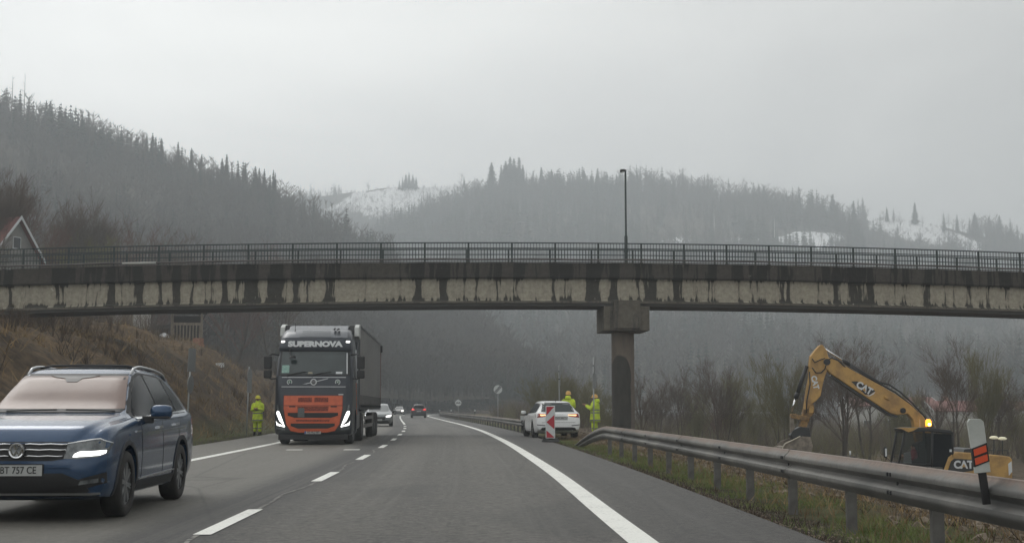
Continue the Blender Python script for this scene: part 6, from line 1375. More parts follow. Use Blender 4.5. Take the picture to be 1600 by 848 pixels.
# chassis, tractor wheels, tank
mb = MB(); mb.box((-.45, -7.0, .75), (.45, -1.0, 1.05)); mb.box((-.9, -2.2, .35), (.9, -.2, .8)); mb.build('chassis', BLACKP, truck)
mb = MB(); mb.box((-1.10, -.3, .16), (1.10, -.05, .34)); mb.build('underrun_bar', BLACKP, truck)
for s in (-1, 1):
    mb = MB(); x0, x1 = sorted((s * .62, s * 1.20)); mb.box((x0, -4.3, .45), (x1, -2.4, 1.05), bev=.08); mb.build('fuel_tank', mat('tank_grey', (.09, .09, .095), .4, .5), truck)
def twheel(x, y, s, dual=False):
    r = .50; w_ = .30 if not dual else .58; mb = MB(); mb.lathe([(r * .6, -w_ / 2 + .02), (r * .9, -w_ / 2), (r, -w_ / 2 + .05), (r, w_ / 2 - .05), (r * .9, w_ / 2), (r * .6, w_ / 2 - .02)], 36, axis='X'); wo = mb.build('wheel', RUBBER, truck, smooth=True); wo.location = (x, y, r)
    k = MB(); f = s * (w_ / 2 - .03); k.lathe([(r * .6, f), (r * .57, f - s * .02), (r * .5, f - s * .10), (r * .3, f - s * .12), (r * .28, f - s * .0), (0, f + s * .01)], 28, axis='X'); k.build('rim', RIM, wo, smooth=True)
for s in (-1, 1):
    twheel(s * 1.05, -1.42, s); twheel(s * .95, -5.2, s, True)
    for y in (-12.0, -13.31, -14.62): twheel(s * 1.08, y, s)
    mb = MB(); mb.box((min(s * .70, s * 1.24), -5.9, 1.06), (max(s * .70, s * 1.24), -4.5, 1.12)); mb.build('mudguard', BLACKP, truck)
# trailer
TF, TR = -3.0, -16.5
trl = MB(); trl.box((-1.265, TR, 1.28), (1.265, TF, 3.96), bev=.03); tr_ = trl.build('trailer_body', M['tarpaulin'], truck)
mb = MB(); mb.box((-1.275, TF - .02, 1.15), (1.275, TF + .03, 4.0)); mb.build('front_bulkhead', mat('bulkhead_grey', (.12, .125, .13), .5), tr_)
for s in (-1, 1):
    mb = MB(); x0, x1 = sorted((s * 1.22, s * 1.285)); mb.box((x0, TR, 3.93), (x1, TF, 4.0)); mb.build('roof_rail', TRIM, tr_)
    mb = MB(); mb.box((x0, TR, 1.12), (x1, TF, 1.27)); mb.build('side_rail', TRIM, tr_)
    mb = MB(); mb.box((x0, TR - .02, 1.15), (x1 + (.0), TR + .10, 4.0)); mb.build('corner_post', mat('faded_red_post', (.17, .075, .065), .6), tr_)
    for k in range(24): mb = MB(); y = TF - .3 - k * .56; xb = s * 1.288; mb.box((min(xb, xb + s * .012), y - .025, 1.08), (max(xb, xb + s * .012), y + .025, 1.62)); mb.box((min(xb, xb + s * .03), y - .035, 1.20), (max(xb, xb + s * .03), y + .035, 1.27)); mb.build('curtain_strap', BLACKP, tr_)
    mb = MB(); mb.box((min(s * 1.20, s * 1.24), -11.2, .45), (max(s * 1.20, s * 1.24), -6.4, .58)); mb.box((min(s * 1.20, s * 1.24), -11.2, .75), (max(s * 1.20, s * 1.24), -6.4, .88)); mb.build('side_guard', ZINC, truck)
    mb = MB(); mb.box((min(s * 1.19, s * 1.235), -11.9, .55), (max(s * 1.19, s * 1.235), -11.3, .98)); mb.build('side_box', ZINC, truck)
    mb = MB(); mb.box((min(s * 1.27, s * 1.36), TR + .0, 3.62), (max(s * 1.27, s * 1.36), TR + .18, 3.93), bev=.03); mb.build('rear_latch', BLACKP, tr_)
mb = MB(); mb.box((-.5, TR, .95), (.5, TF - .6, 1.15)); mb.build('trailer_frame', BLACKP, truck)
for k in range(6): tw2 = None
truck.location = (at(488.5, 690, 42.9).x, 42.9, 0); truck.rotation_euler = (0, 0, math.pi + R(2.6))
# ------------------------------------------------------------------ excavator (parts in metres from its base; front of the machine towards -X)
EX, EZY = 53.0, 0
eb = at(1440, 787, EX); exz = eb.z
exc = thing('excavator', 'ochre wheeled excavator with raised boom and lit amber beacon digging below the road', 'excavator', (eb.x, EX, exz))
k_ = 1 / (at(1441, 700, EX).x - at(1440, 700, EX).x)
def e(px, py): p = at(px, py, EX); return (p.x - eb.x, p.z - exz)
def ep(lst): return [e(a, b) for a, b in lst]
def eprism(name, pts, y0, y1, m, parent=exc, bev=.015): mb = MB(); mb.prism(ep(pts), y0, y1); return mb.build(name, m, parent, bevel=bev)
def etube(name, pts, r, m, parent=exc, y=0.0):
    mb = MB(); mb.tube([Vector((*[e(*p)[0:1][0], y], e(*p)[1])) for p in pts], r, 10); return mb.build(name, m, parent, smooth=True)
boom = eprism('boom', [(1290, 560), (1296, 558), (1309, 563), (1330, 576), (1378, 602), (1402, 616), (1428, 634), (1446, 652), (1456, 676), (1458, 705), (1440, 712), (1432, 680), (1428, 655), (1420, 646), (1404, 648), (1392, 645), (1342, 612), (1300, 584), (1289, 572)], .12, .50, YEL, bev=.03)
eprism('boom_edge', [(1300, 585), (1342, 613), (1392, 646), (1404, 649.5), (1404, 652), (1391, 649), (1341, 616), (1299, 587)], .10, .52, TRIM, boom, 0)
# black decal with white letters
dk = eprism('decal', [(1331, 595.5), (1340, 595), (1364, 606.5), (1369, 610.5), (1360, 616.5), (1353, 616)], .112, .119, INK, boom, 0)
eprism('decal_tail', [(1353, 617), (1360, 617.2), (1369, 611.5), (1366, 615.5), (1360, 618.5)], .111, .118, WHT, boom, 0)
a = e(1343, 601); b = e(1360, 611); ang = math.atan2(b[1] - a[1], b[0] - a[0]); cx, cz = e(1351.5, 606)
def ytri(pts, y, m, parent): mb = MB(); mb.add([(x, y, z) for x, z in ep(pts)], [tuple(range(len(pts)))]); mb.build('letter_triangle', m, parent, recalc=False)
text('decal_letters', 'CAT', .37, WHT, dk, (cx, .108, cz), Matrix.Rotation(-ang, 4, 'Y') @ ROTB, .92, .002, .016)
ytri([(1349.0, 609.3), (1352.2, 605.2), (1354.4, 611.8)], .103, YEL, dk)
eprism('boom_bracket', [(1383, 618), (1392, 621), (1391, 625), (1382, 622)], .06, .12, YEL, boom, .01)
for (px, py, r) in ((1293, 565, .13), (1412, 641, .11)): mb = MB(); x, z = e(px, py); mb.lathe([(0, .06), (r, .06), (r, .56), (0, .56)], 20, axis='Y', c=(x, 0, z)); mb.build('pivot_pin', TRIM, boom)
stick = eprism('stick', [(1282, 539), (1287, 538), (1293, 546), (1297, 560), (1296, 572), (1290, 590), (1286, 606), (1284, 618), (1277, 626), (1268, 632), (1262, 640), (1258, 640), (1262, 610), (1266, 590), (1266, 572), (1268, 556), (1275, 547)], .16, .46, YEL, bev=.03)
eprism('stick_end', [(1270, 626), (1274, 634), (1275, 644), (1268, 652), (1262, 668), (1254, 676), (1249, 672), (1254, 655), (1257, 640), (1262, 630)], .18, .44, YELD, stick, .03)
eprism('knuckle', [(1266, 632), (1273, 636), (1272, 645), (1265, 646)], .10, .18, YEL, stick, .03)
q = MB(); x, z = e(1274.5, 597); text('stick_letters', 'CAT', .30, WHT, stick, (x, .152, z), Matrix.Rotation(R(78), 4, 'Y') @ ROTB, .9, .002, .014)
etube('cylinder_rod', [(1288, 542), (1326, 566)], .038, CHROME, y=.31); etube('cylinder_barrel', [(1324, 565), (1382, 601)], .07, HOSE, y=.31)
etube('cylinder_gland', [(1321, 563), (1330, 569)], .085, HOSE, y=.31)
etube('hydraulic_hose', [(1378, 597), (1392, 600), (1410, 612), (1430, 630), (1448, 650), (1452, 664)], .035, HOSE, y=.30); etube('hydraulic_hose', [(1330, 572), (1350, 584), (1378, 600), (1400, 612), (1424, 631), (1440, 648)], .03, HOSE, y=.15)
etube('hydraulic_hose', [(1292, 563), (1300, 559), (1310, 562), (1318, 570), (1322, 573)], .022, HOSE, y=.10)
etube('hydraulic_hose', [(1270, 560), (1274, 566), (1282, 562), (1290, 559)], .022, HOSE, y=.12); etube('hydraulic_hose', [(1270, 574), (1276, 582), (1284, 582), (1290, 576), (1293, 566)], .022, HOSE, y=.12); etube('hydraulic_hose', [(1266, 580), (1267, 600), (1262, 625), (1261, 645)], .024, HOSE, y=.14)
etube('cylinder_barrel', [(1263, 571), (1248, 617)], .082, HOSE, y=.31); etube('cylinder_gland', [(1249, 613), (1246, 622)], .10, HOSE, y=.31); etube('cylinder_rod', [(1246, 621), (1239, 642)], .042, CHROME, y=.31)
eprism('link_arm', [(1238, 646), (1244, 646), (1264, 651), (1265, 655), (1258, 657), (1243, 654), (1237, 652)], .14, .48, YELD, bev=.02)
eprism('link_rod', [(1237, 650), (1242, 650), (1243, 662), (1244, 676), (1238, 680), (1237, 668)], .2, .42, STEEL, bev=.02)
eprism('coupler', [(1240, 672), (1252, 666), (1266, 668), (1268, 684), (1258, 690), (1240, 688), (1236, 680)], .10, .54, TRIM, bev=.03)
# bucket: curved shell with side cheeks and a bright cutting edge
bk = MB(); arc = [(1264, 682), (1268, 696), (1264, 712), (1252, 720), (1238, 718), (1226, 708), (1220, 698)]; inn = [(1224, 696), (1230, 704), (1240, 712), (1251, 714), (1260, 708), (1263, 696), (1260, 684)]
bk.prism(ep(arc + inn), -.25, .90); bko = bk.build('bucket', STEEL, exc, bevel=.01)
for y in (-.27, .88): mb = MB(); mb.prism(ep([(1264, 682), (1268, 696), (1264, 712), (1252, 720), (1238, 718), (1226, 708), (1219, 699), (1226, 690), (1240, 685), (1252, 681)]), y, y + .04); mb.build('bucket_cheek', STEEL, bko, bevel=.01)
mb = MB(); mb.tube([Vector((*[e(*p)[0]], -.30, e(*p)[1])) for p in ((1220, 700), (1224, 693), (1234, 688), (1248, 681))], .03, 6); mb.build('bright_edge', mat('polished_edge', (.42, .38, .30), .4, .5), bko)
for kk in range(5): mb = MB(); x, z = e(1222, 700); mb.box((x - .16, -.2 + kk * .24, z - .03), (x + .05, -.1 + kk * .24, z + .05), bev=.015); mb.build('bucket_tooth', STEEL, bko)
# cab
cabp = [(1398, 673), (1403, 671), (1440, 670), (1470, 673), (1474, 678), (1474, 712), (1462, 745), (1391, 745), (1390, 722)]
CY0, CY1 = -1.18, -.12
mb = MB(); t = .09
def frame_member(mb, a, b, w_, y): 
    (x0, z0), (x1, z1) = e(*a), e(*b); mb.tube([(x0, y, z0), (x1, y, z1)], w_, 6)
for y in (CY0, CY1):
    for a, b in (((1400, 673), (1391, 722)), ((1391, 722), (1392, 745)), ((1400, 673), (1440, 671)), ((1440, 671), (1472, 675)), ((1442, 672), (1441, 745)), ((1473, 675), (1473, 712)), ((1392, 722), (1441, 724))): frame_member(mb, a, b, .045, y)
for p in ((1400, 673), (1472, 675), (1391, 722)): x, z = e(*p); mb.tube([(x, CY0, z), (x, CY1, z)], .045, 6)
cabo = mb.build('cab', BLACKP, exc, smooth=True)
eprism('cab_lower_panel', [(1391, 724), (1441, 726), (1441, 746), (1393, 746)], CY0 - .02, CY1, BLACKP, cabo, .02)
eprism('cab_rear_panel', [(1443, 676), (1472, 677), (1473, 712), (1465, 745), (1443, 745)], CY0 - .015, CY1, GLASS, cabo, .02)
eprism('cab_roof', [(1396, 668.5), (1404, 667), (1438, 667), (1470, 671), (1474, 675), (1440, 672.5), (1398, 673.5)], CY0 - .06, CY1 + .05, TRIM, cabo, .01)
eprism('roof_visor', [(1392, 668), (1399, 667), (1420, 667.2), (1412, 672), (1405, 674)], CY0 - .07, CY0 + .5, YEL, cabo, .01)
gl = mat('cab_window_glass', (.03, .04, .04), .05, 0, spec=.6); gl.node_tree.nodes['Principled BSDF'].inputs['Alpha'].default_value = .28
x0, z0 = e(1401, 675)
mb = MB(); mb.prism(ep([(1401, 675), (1440, 674), (1439, 721), (1394, 720)]), CY0 - .008, CY0 + .004); mb.build('door_window', gl, cabo)
eprism('cab_back_wall', [(1401, 675), (1440, 674), (1439, 724), (1394, 722)], CY1 - .02, CY1 + .02, gl, cabo, 0)
eprism('seat', [(1424, 690), (1433, 688), (1437, 706), (1437, 724), (1412, 724), (1412, 716), (1424, 714)], CY0 + .28, CY0 + .78, BLACKP, cabo, .05)
eprism('control_console', [(1402, 706), (1412, 704), (1414, 722), (1402, 722)], CY0 + .25, CY0 + .35, SIGNB, cabo, .02)
eprism('warning_label', [(1468, 700), (1472, 700), (1472, 704), (1468, 704)], CY0 - .024, CY0 - .016, WHT, cabo, 0)
# body
body = eprism('engine_housing', [(1454, 745), (1460, 728), (1466, 712), (1473, 706), (1480, 704), (1514, 706), (1517, 708), (1518, 746)], -1.22, 1.22, YEL, bev=.05)
eprism('counterweight', [(1519, 707), (1545, 709), (1560, 711), (1564, 716), (1564, 745), (1519, 746)], -1.24, 1.24, YEL, bev=.05)
eprism('warning_stripes', [(1557, 722), (1562, 718), (1563, 734), (1558, 740)], -1.255, -1.242, WHT, body, 0)
dd = eprism('decal', [(1464, 736), (1470, 718), (1475, 714), (1511, 716), (1511, 730), (1500, 733), (1480, 736)], -1.232, -1.222, INK, body, 0)
x, z = e(1489, 722.6); text('decal_letters', 'CAT', .40, WHT, dd, (x, -1.236, z - .03), ROTB, .95, .002, .018); 
ytri([(1486.4, 726.8), (1489.3, 721.8), (1492.4, 726.8)], -1.242, YEL, dd)
eprism('top_hood', [(1494, 700), (1508, 699), (1518, 702), (1519, 707), (1492, 705)], -1.0, .9, TRIM, body, .02)
eprism('grille_vents', [(1519, 700), (1528, 699), (1532, 706), (1519, 706)], -1.0, .6, YELD, body, .02)
for px, py in ((1540, 682), (1553, 683.5)):
    mb = MB(); x, z = e(px, py); mb.lathe([(0, .06), (.09, .05), (.16, .01), (.17, -.03), (.11, -.06), (0, -.07)], 16, c=(x, -.9, z)); q9 = MB(); q9.tube([(x, -.9, z - .05), (x - .02, -.9, z - .62)], .022, 6); q9.build('lamp_stalk', TRIM, body); mb.build('work_lamp', mat('cream_lamp', (.62, .58, .42), .4, emit=(1, .95, .7), es=.25), body, smooth=True)
mb = MB()
for xx in (1522, 1544): x, z = e(xx, 700); mb.tube([(x, -1.0, e(xx, 708)[1]), (x, -1.0, z - .05), (x + .4, -1.0, z - .05), (x + .4, -1.0, e(xx, 708)[1])], .02, 6)
mb.build('hand_rail', TRIM, body)
mb = MB(); x, z = e(1440, 667); mb.lathe([(.07, 0), (.07, .05), (.06, .05)], 14, c=(x, CY0 + .3, z)); mb.build('beacon_foot', BLACKP, cabo)
mb = MB(); mb.lathe([(.10, .05), (.12, .08), (.115, .24), (.08, .31), (0, .33)], 16, c=(x, CY0 + .3, z)); bo = mb.build('beacon', BEACON, cabo, smooth=True)
mb = MB(); mb.lathe([(0, -.05), (.05, -.03), (.055, .03), (0, .05)], 12, c=(x, CY0 + .18, z + .12)); mb.build('beacon_bulb', BEACONC, bo, smooth=True)
mb = MB(); x2, z2 = e(1428, 667); mb.tube([(x2, CY0 + .4, z2), (x2, CY0 + .4, z2 + .32)], .012, 6); mb.build('roof_bracket', SATIN, cabo)
etube('mirror_arm', [(1372, 716), (1371, 712), (1385, 724), (1392, 726)], .014, BLACKP, cabo, y=CY0)
mb = MB(); x, z = e(1370, 705); mb.box((x - .06, CY0 - .06, z - .20), (x + .08, CY0 + .05, z + .22), bev=.05); mo = mb.build('mirror', BLACKP, cabo); mb = MB(); mb.box((x - .02, CY0 - .075, z - .14), (x + .05, CY0 - .06, z + .16), bev=.01); mb.build('mirror_glass', WHT, mo)
eprism('upper_frame', [(1400, 746), (1560, 746), (1556, 756), (1404, 756)], -1.1, 1.1, TRIM, bev=.02)
eprism('undercarriage', [(1378, 757), (1540, 757), (1530, 774), (1390, 774)], -.7, .7, BLACKP, bev=.03)
for px in (1408, 1516):
    for s in (-1, 1):
        mb = MB(); r = .50; w_ = .5; x, z = e(px, 787); mb.lathe([(r * .5, -w_ / 2 + .02), (r * .92, -w_ / 2), (r, -w_ / 2 + .08), (r, w_ / 2 - .08), (r * .92, w_ / 2), (r * .5, w_ / 2 - .02)], 30, axis='Y'); wo = mb.build('wheel', RUBBER, exc, smooth=True); wo.location = (x, s * .98, r)
        mb = MB(); mb.lathe([(r * .54, s * (w_ / 2 - .02)), (r * .45, s * (w_ / 2 - .05)), (r * .40, s * (w_ / 2 - .16)), (0, s * (w_ / 2 - .16))], 24, axis='Y'); mb.build('rim', YELD if s > 0 else SATIN, wo, smooth=True)
mb = MB(); mb.prism(ep([(1334, 768), (1340, 764), (1354, 766), (1356, 772), (1352, 786), (1342, 790), (1332, 788)]), -1.25, 1.25); mb.build('dozer_blade', STEEL, exc, bevel=.03)
eprism('blade_arm', [(1352, 774), (1392, 766), (1392, 772), (1352, 782)], -.4, .4, TRIM, bev=.02)
# ------------------------------------------------------------------ people
def skin_mesh(name, joints, edges, m, parent, sub=2, root=0):
    me = bpy.data.meshes.new(name); me.from_pydata([j[0] for j in joints], edges, []); o = bpy.data.objects.new(name, me); COL.objects.link(o)
    md = o.modifiers.new('s', 'SKIN'); md.use_smooth_shade = True
    for i, j in enumerate(joints):
        sv_ = me.skin_vertices[0].data[i]; r = j[1]; sv_.radius = r if hasattr(r, '__len__') else (r, r); sv_.use_root = (i == root)
    sb = o.modifiers.new('d', 'SUBSURF'); sb.levels = sub; sb.render_levels = sub
    dg = bpy.context.evaluated_depsgraph_get(); dg.update(); m2 = bpy.data.meshes.new_from_object(o.evaluated_get(dg)); bpy.data.objects.remove(o)
    m2.materials.clear(); m2.materials.append(m); return link(name, m2, None, parent, smooth=True)
def person(label, loc, rz, H_=1.78, arms=((.10, .12), (.10, .12)), long_coat=True, hood=False, stance=.10, lean=0.0, turn=0.0, seated=False, coat_m=None, helmet=True, group=None):
    """Facing +Y. arms: for each side (left -X, right +X) (elbow bend, forward reach)."""
    o = thing('person', label, 'person', loc, rz, group); s = H_ / 1.78; V_ = lambda x, y, z: (x * s, (y + lean * max(0, z - .9)) * s, z * s)
    J = [(V_(0, 0, .95), (.13 * s, .10 * s)), (V_(0, 0, 1.15), (.12 * s, .09 * s)), (V_(0, 0, 1.36), (.15 * s, .10 * s)), (V_(0, -.01, 1.47), (.07 * s, .07 * s)), (V_(0, .0, 1.54), .055 * s), (V_(0, .01, 1.60), (.072 * s, .085 * s)), (V_(0, .015, 1.69), (.078 * s, .095 * s)), (V_(0, .0, 1.75), (.06 * s, .07 * s))]
    E = [(0, 1), (1, 2), (2, 3), (3, 4), (4, 5), (5, 6), (6, 7)]
    hands = []
    for si, sd_ in enumerate((-1, 1)):
        bend, reach = arms[si]; b = len(J)
        el = V_(sd_ * (.25 + .03 * bend), .02 + reach * .35 - .03, 1.13 + reach * .08); wr_ = V_(sd_ * (.25 - bend * .9), .05 + reach, .90 + reach * .8 + bend * .9); hd = tuple(Vector(wr_) + (Vector(wr_) - Vector(el)).normalized() * .09 * s)
        J += [(V_(sd_ * .18, 0, 1.42), .06 * s), (el, .042 * s), (wr_, .028 * s), (hd, (.040 * s, .020 * s))]; E += [(2, b), (b, b + 1), (b + 1, b + 2), (b + 2, b + 3)]; hands.append((Vector(wr_), Vector(hd), b + 3, sd_))
        d = (Vector(hd) - Vector(wr_)).normalized(); side_v = d.cross(Vector((sd_, 0, 0))).normalized()
        for f, off_ in enumerate((-.030, -.010, .010, .030)):
            c0 = len(J); L1 = (.036, .042, .040, .030)[f] * s; p1 = Vector(hd) + side_v * off_ * s + d * .030 * s; p2 = p1 + (d + Vector((-sd_ * .25, .12, 0))).normalized() * L1; p3 = p2 + (d + Vector((-sd_ * .7, .3, 0))).normalized() * L1 * .8
            J += [(tuple(p1), .0095 * s), (tuple(p2), .0085 * s), (tuple(p3), .007 * s)]; E += [(b + 3, c0), (c0, c0 + 1), (c0 + 1, c0 + 2)]
        c0 = len(J); p1 = Vector(wr_).lerp(Vector(hd), .55) + side_v * .042 * s; p2 = p1 + (d + side_v).normalized() * .035 * s; J += [(tuple(p1), .011 * s), (tuple(p2), .009 * s)]; E += [(b + 2, c0), (c0, c0 + 1)]
    for sd_ in (-1, 1):
        b = len(J)
        if seated: pts = [V_(sd_ * .10, .0, .92), V_(sd_ * .13, .42, .93), V_(sd_ * .13, .48, .52), V_(sd_ * .13, .60, .47)]
        else: pts = [V_(sd_ * stance, 0, .86), V_(sd_ * (stance + .01), .03, .48), V_(sd_ * (stance + .015), -.01, .10), V_(sd_ * (stance + .03), .12, .045)]
        J += [(pts[0], .088 * s), (pts[1], .055 * s), (pts[2], .042 * s), (pts[3], (.045 * s, .035 * s))]; E += [(0, b), (b, b + 1), (b + 1, b + 2), (b + 2, b + 3)]
    bodym = skin_mesh('body', J, E, SKIN, o)
    cm_ = coat_m or HIVIS
    if not seated:
        JJ = []; EE = []
        for sd_ in (-1, 1):
            b = len(JJ); JJ += [(V_(sd_ * stance * .8, 0, .92), .115 * s), (V_(sd_ * (stance + .01), .03, .50), .095 * s), (V_(sd_ * (stance + .015), 0, .14), (.085 * s, .09 * s))]; EE += [(b, b + 1), (b + 1, b + 2)]
        EE.append((0, 3)); skin_mesh('trousers', JJ, EE, cm_, o)
        for sd_ in (-1, 1): mb = MB(); mb.loft([[Vector(V_(sd_ * (stance + .02) + a * w_, y + b_ * l_, z)) for a, b_ in ((-1, -1), (1, -1), (1.1, .4), (.5, 1), (-.5, 1), (-1.1, .4))] for z, w_, l_, y in ((0.0, .055, .15, .05), (.05, .055, .15, .05), (.09, .05, .12, .03), (.16, .05, .07, -.01))]); mb.build('boot', BOOT, o, smooth=True)
        for z in (.30, .40):
            mb = MB()
            for sd_ in (-1, 1): mb.lathe([(.094 * s, z * s), (.094 * s, (z + .045) * s)], 16, c=(sd_ * (stance + .012) * s, .015 * s, 0))
            if not long_coat or z < .35: mb.build('reflective_band', REFL, o)
    # coat: torso loft with a skirt, folds, and sleeves joined into it
    hem = .60 if long_coat else .80
    prof = [(hem, .255, .19, 0), (hem + .12, .248, .185, 0), (.88, .235, .17, 0), (1.0, .232, .165, 0), (1.15, .24, .17, 0), (1.30, .25, .165, 0), (1.40, .235, .145, 0), (1.46, .17, .12, 0), (1.52, .105, .10, -.01), (1.56, .095, .095, -.01)]
    if seated: prof = prof[3:]
    mb = MB(); rings = []; n = 28; rr_ = random.Random(len(label))
    ph = rr_.uniform(0, 6)
    for z, a_, b_, dy in prof:
        fold = .022 * max(0, (1.1 - z)) + .006
        rings.append([Vector(V_(a_ * math.cos(t_) * (1 + fold * math.sin(5 * t_ + ph + z * 3) + .01 * math.sin(11 * t_ + z * 9)), dy + b_ * math.sin(t_) * (1 + fold * math.sin(4 * t_ + ph)), z)) for t_ in np.linspace(0, 2 * math.pi, n, endpoint=False)])
    mb.loft(rings)
    for si, sd_ in enumerate((-1, 1)):
        bend, reach = arms[si]; p = [Vector(V_(sd_ * .15, 0, 1.43)), Vector(V_(sd_ * .215, 0, 1.37)), Vector(V_(sd_ * (.25 + .03 * bend), reach * .35 - .01, 1.13 + reach * .08)), Vector(V_(sd_ * (.25 - bend * .9), .05 + reach, .90 + reach * .8 + bend * .9))]
        pm_ = p[1].lerp(p[2], .5); pn_ = p[2].lerp(p[3], .5); mb.tube([p[0], p[1], pm_, p[2], pn_, p[3]], [.08 * s, .085 * s, .078 * s, .070 * s, .066 * s, .060 * s], 12)
    c_ = mb.build('coat', cm_, o, smooth=True)
    if cm_ is HIVIS:
        for z, a_, b_ in ((.98, .236, .169), (1.10, .243, .173)):
            q = MB(); q.loft([[Vector(V_(a_ * 1.02 * math.cos(t_), b_ * 1.02 * math.sin(t_), z + d)) for t_ in np.linspace(0, 2 * math.pi, 28, endpoint=False)] for d in (0, .05)], cap=False); q.build('reflective_band', REFL, c_, smooth=True)
        if long_coat: q = MB(); q.loft([[Vector(V_(.262 * math.cos(t_), .194 * math.sin(t_), hem + .06 + d)) for t_ in np.linspace(0, 2 * math.pi, 28, endpoint=False)] for d in (0, .05)], cap=False); q.build('reflective_band', REFL, c_, smooth=True)
        q = MB(); q.loft([[Vector(V_(a_ * math.cos(t_), -.02 + b_ * math.sin(t_) - dy, z)) for t_ in np.linspace(0, 2 * math.pi, 20, endpoint=False)] for z, a_, b_, dy in ((1.44, .15, .12, .02), (1.50, .135, .115, .05), (1.57, .115, .10, .05), (1.61, .10, .09, .04))]); q.build('collar_hood', cm_, c_, smooth=True)
    head = V_(0, .012, 1.66)
    f = MB(); hx, hy, hz = head
    f.loft([[Vector((hx + a_ * math.cos(t_), hy + .085 * s + y_, hz + dz + a_ * math.sin(t_) * 1.2)) for t_ in np.linspace(0, 2 * math.pi, 8, endpoint=False)] for a_, y_, dz in ((.018 * s, 0, -.01), (.012 * s, .018 * s, -.015), (.002, .022 * s, -.02))]); f.build('nose', SKIN, bodym, smooth=True)
    ey_ = MB()
    for sd_ in (-1, 1): ey_.lathe([(0, .004), (.011 * s, 0)], 10, axis='Y', c=(sd_ * .032 * s, hy + .091 * s, hz + .02 * s))
    ey_.box((-.025 * s, hy + .086 * s, hz - .055 * s), (.025 * s, hy + .092 * s, hz - .048 * s)); ey_.build('eyes_and_mouth', INK, bodym)
    er = MB()
    for sd_ in (-1, 1): er.lathe([(0, .012), (.02, .008), (.028, 0), (.02, -.008), (0, -.012)], 10, axis='X', c=(sd_ * .082 * s, hy, hz))
    er.build('ears', SKIN, bodym, smooth=True)
    if helmet:
        q = MB(); q.lathe([(.135 * s, -.03), (.125 * s, -.022), (.112 * s, 0), (.108 * s, .05 * s), (.085 * s, .095 * s), (.04 * s, .118 * s), (0, .124 * s)], 24, c=(hx, hy - .005, hz + .035 * s)); q.box((hx - .06 * s, hy + .10 * s, hz + .01 * s), (hx + .06 * s, hy + .165 * s, hz + .022 * s), bev=.004); q.build('helmet', HELMY if hood else HELM, o, smooth=True)
    else:
        q = MB(); q.lathe([(.088 * s, -.04), (.092 * s, .0), (.088 * s, .05), (.055 * s, .09), (0, .10)], 18, c=(hx, hy - .015, hz + .03)); q.build('hair', mat('dark_hair', (.02, .015, .012), .8), o, smooth=True)
    return o
pl = at(402, 680, 59); person('worker in a long yellow hi vis coat on the left verge beside the truck', (pl.x, 59, gz1(pl.x, 59)), R(172), 1.72, ((.22, .12), (.20, .14)), hood=True)
pr = at(930, 680, 59.5); person('worker in a hi vis coat beside the tall sign post near the bridge pier', (pr.x, 59.5, gz1(pr.x, 59.5)), R(70), 1.80, ((.22, .26), (.20, .30))).scale = (1.15, 1.2, 1)
pc = at(889, 680, 58.6); person('worker in yellow hi vis standing right behind the parked white car', (pc.x + .02, 59.6, gz1(pc.x, 59.6) + .12), R(-12), 1.86, ((.2, .1), (.10, .08)))
dx, dz = e(1420, 722)
person('excavator operator in a dark red jacket sitting in the cab', (eb.x + dx, EX + CY0 + .52, exz + dz - .88), R(90), 1.62, ((.1, .34), (.1, .34)), seated=True, coat_m=REDC, helmet=False)
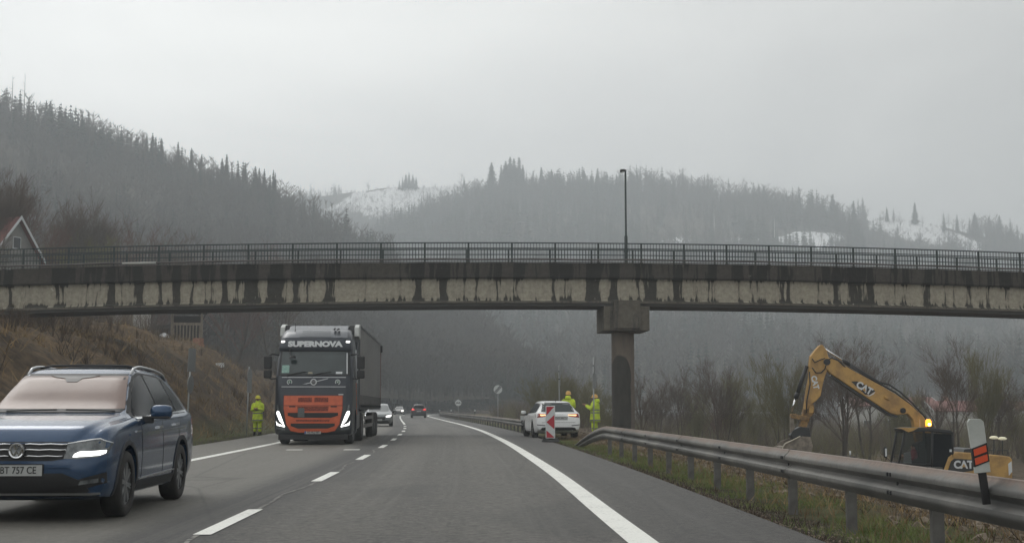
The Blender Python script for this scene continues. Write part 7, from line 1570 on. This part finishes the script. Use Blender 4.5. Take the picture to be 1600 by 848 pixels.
# rubble left by the machine, timber and pale debris
def logthing(px, py, L_, r, rz, label, m, name='timber_beam', cat='timber', Yd=20):
    pass
def beamthing(px, py, L_, rz, label, Y):
    p = at(px, py, Y); o = thing('timber_beam', label, 'timber', (p.x, Y, gz1(p.x, Y) + .08), rz); mb = MB(); mb.box((-L_ / 2, -.11, -.06), (L_ / 2, .11, .10), bev=.01); mb.build('beam', mat('black_tarred_wood', (.02, .018, .016), .8), o); mb = MB(); mb.box((-L_ / 2 - .004, -.112, -.1), (-L_ / 2 + .08, .112, .104)); mb.build('end_cap', mat('rusty_iron', (.12, .06, .035), .85), o)
beamthing(1452, 803, 1.5, R(-4), 'dark timber beam lying on the dug ground under the near guard rail', 25)
def rock(px, py, Y, s_, label, m=STONE):
    p = at(px, py, Y); o = thing('concrete_lump', label, 'rubble', (p.x, Y, gz1(p.x, Y) + s_ * .2), nr.uniform(0, 6)); bm = bmesh.new(); bmesh.ops.create_icosphere(bm, subdivisions=2, radius=s_)
    for v in bm.verts: v.co = v.co * (1 + nr.uniform(-.22, .22)); v.co.z *= .6
    me = bpy.data.meshes.new('lump'); bm.to_mesh(me); bm.free(); me.materials.append(m); link('lump', me, parent=o); q = MB(); q.box((-s_ * .4, -s_ * .3, -s_ * .5), (s_ * .5, s_ * .3, -s_ * .1), bev=.03); q.build('base_chunk', m, o)
PALESTONE = mat('pale_concrete', (.36, .34, .30), .95, col2=(.24, .22, .19), scale=5)
rock(1345, 786, 28, .42, 'pale concrete lump below the near guard rail, left of the excavator wheel', PALESTONE)
rock(1388, 792, 24, .16, 'small pale stone just right of the concrete lump', PALESTONE)
rock(1541, 833, 15.5, .06, 'small bright stone at the lower right corner of the work site', PALESTONE)
# ------------------------------------------------------------------ the air of the valley
bx = MB(); TOP = max(float(h_[4].max()) for h_ in HILLS.values()) + 24
print('haze top', TOP)
bx.box((-2900, -500, -6), (2900, 4300, TOP)); hz = bx.build('haze', [], None)
hm = bpy.data.materials.new('haze_air'); hm.use_nodes = True; t = hm.node_tree; t.nodes.clear(); oo = t.nodes.new('ShaderNodeOutputMaterial'); pv = t.nodes.new('ShaderNodeVolumePrincipled')
pv.inputs['Color'].default_value = (.89, .95, .99, 1); pv.inputs['Density'].default_value = HAZE_DENSITY; pv.inputs['Anisotropy'].default_value = .35; t.links.new(pv.outputs[0], oo.inputs['Volume'])
try: hm.cycles.homogeneous_volume = True
except Exception: pass
hz.data.materials.clear(); hz.data.materials.append(hm); tag(hz, 'thin grey valley haze', 'haze', kind='stuff')
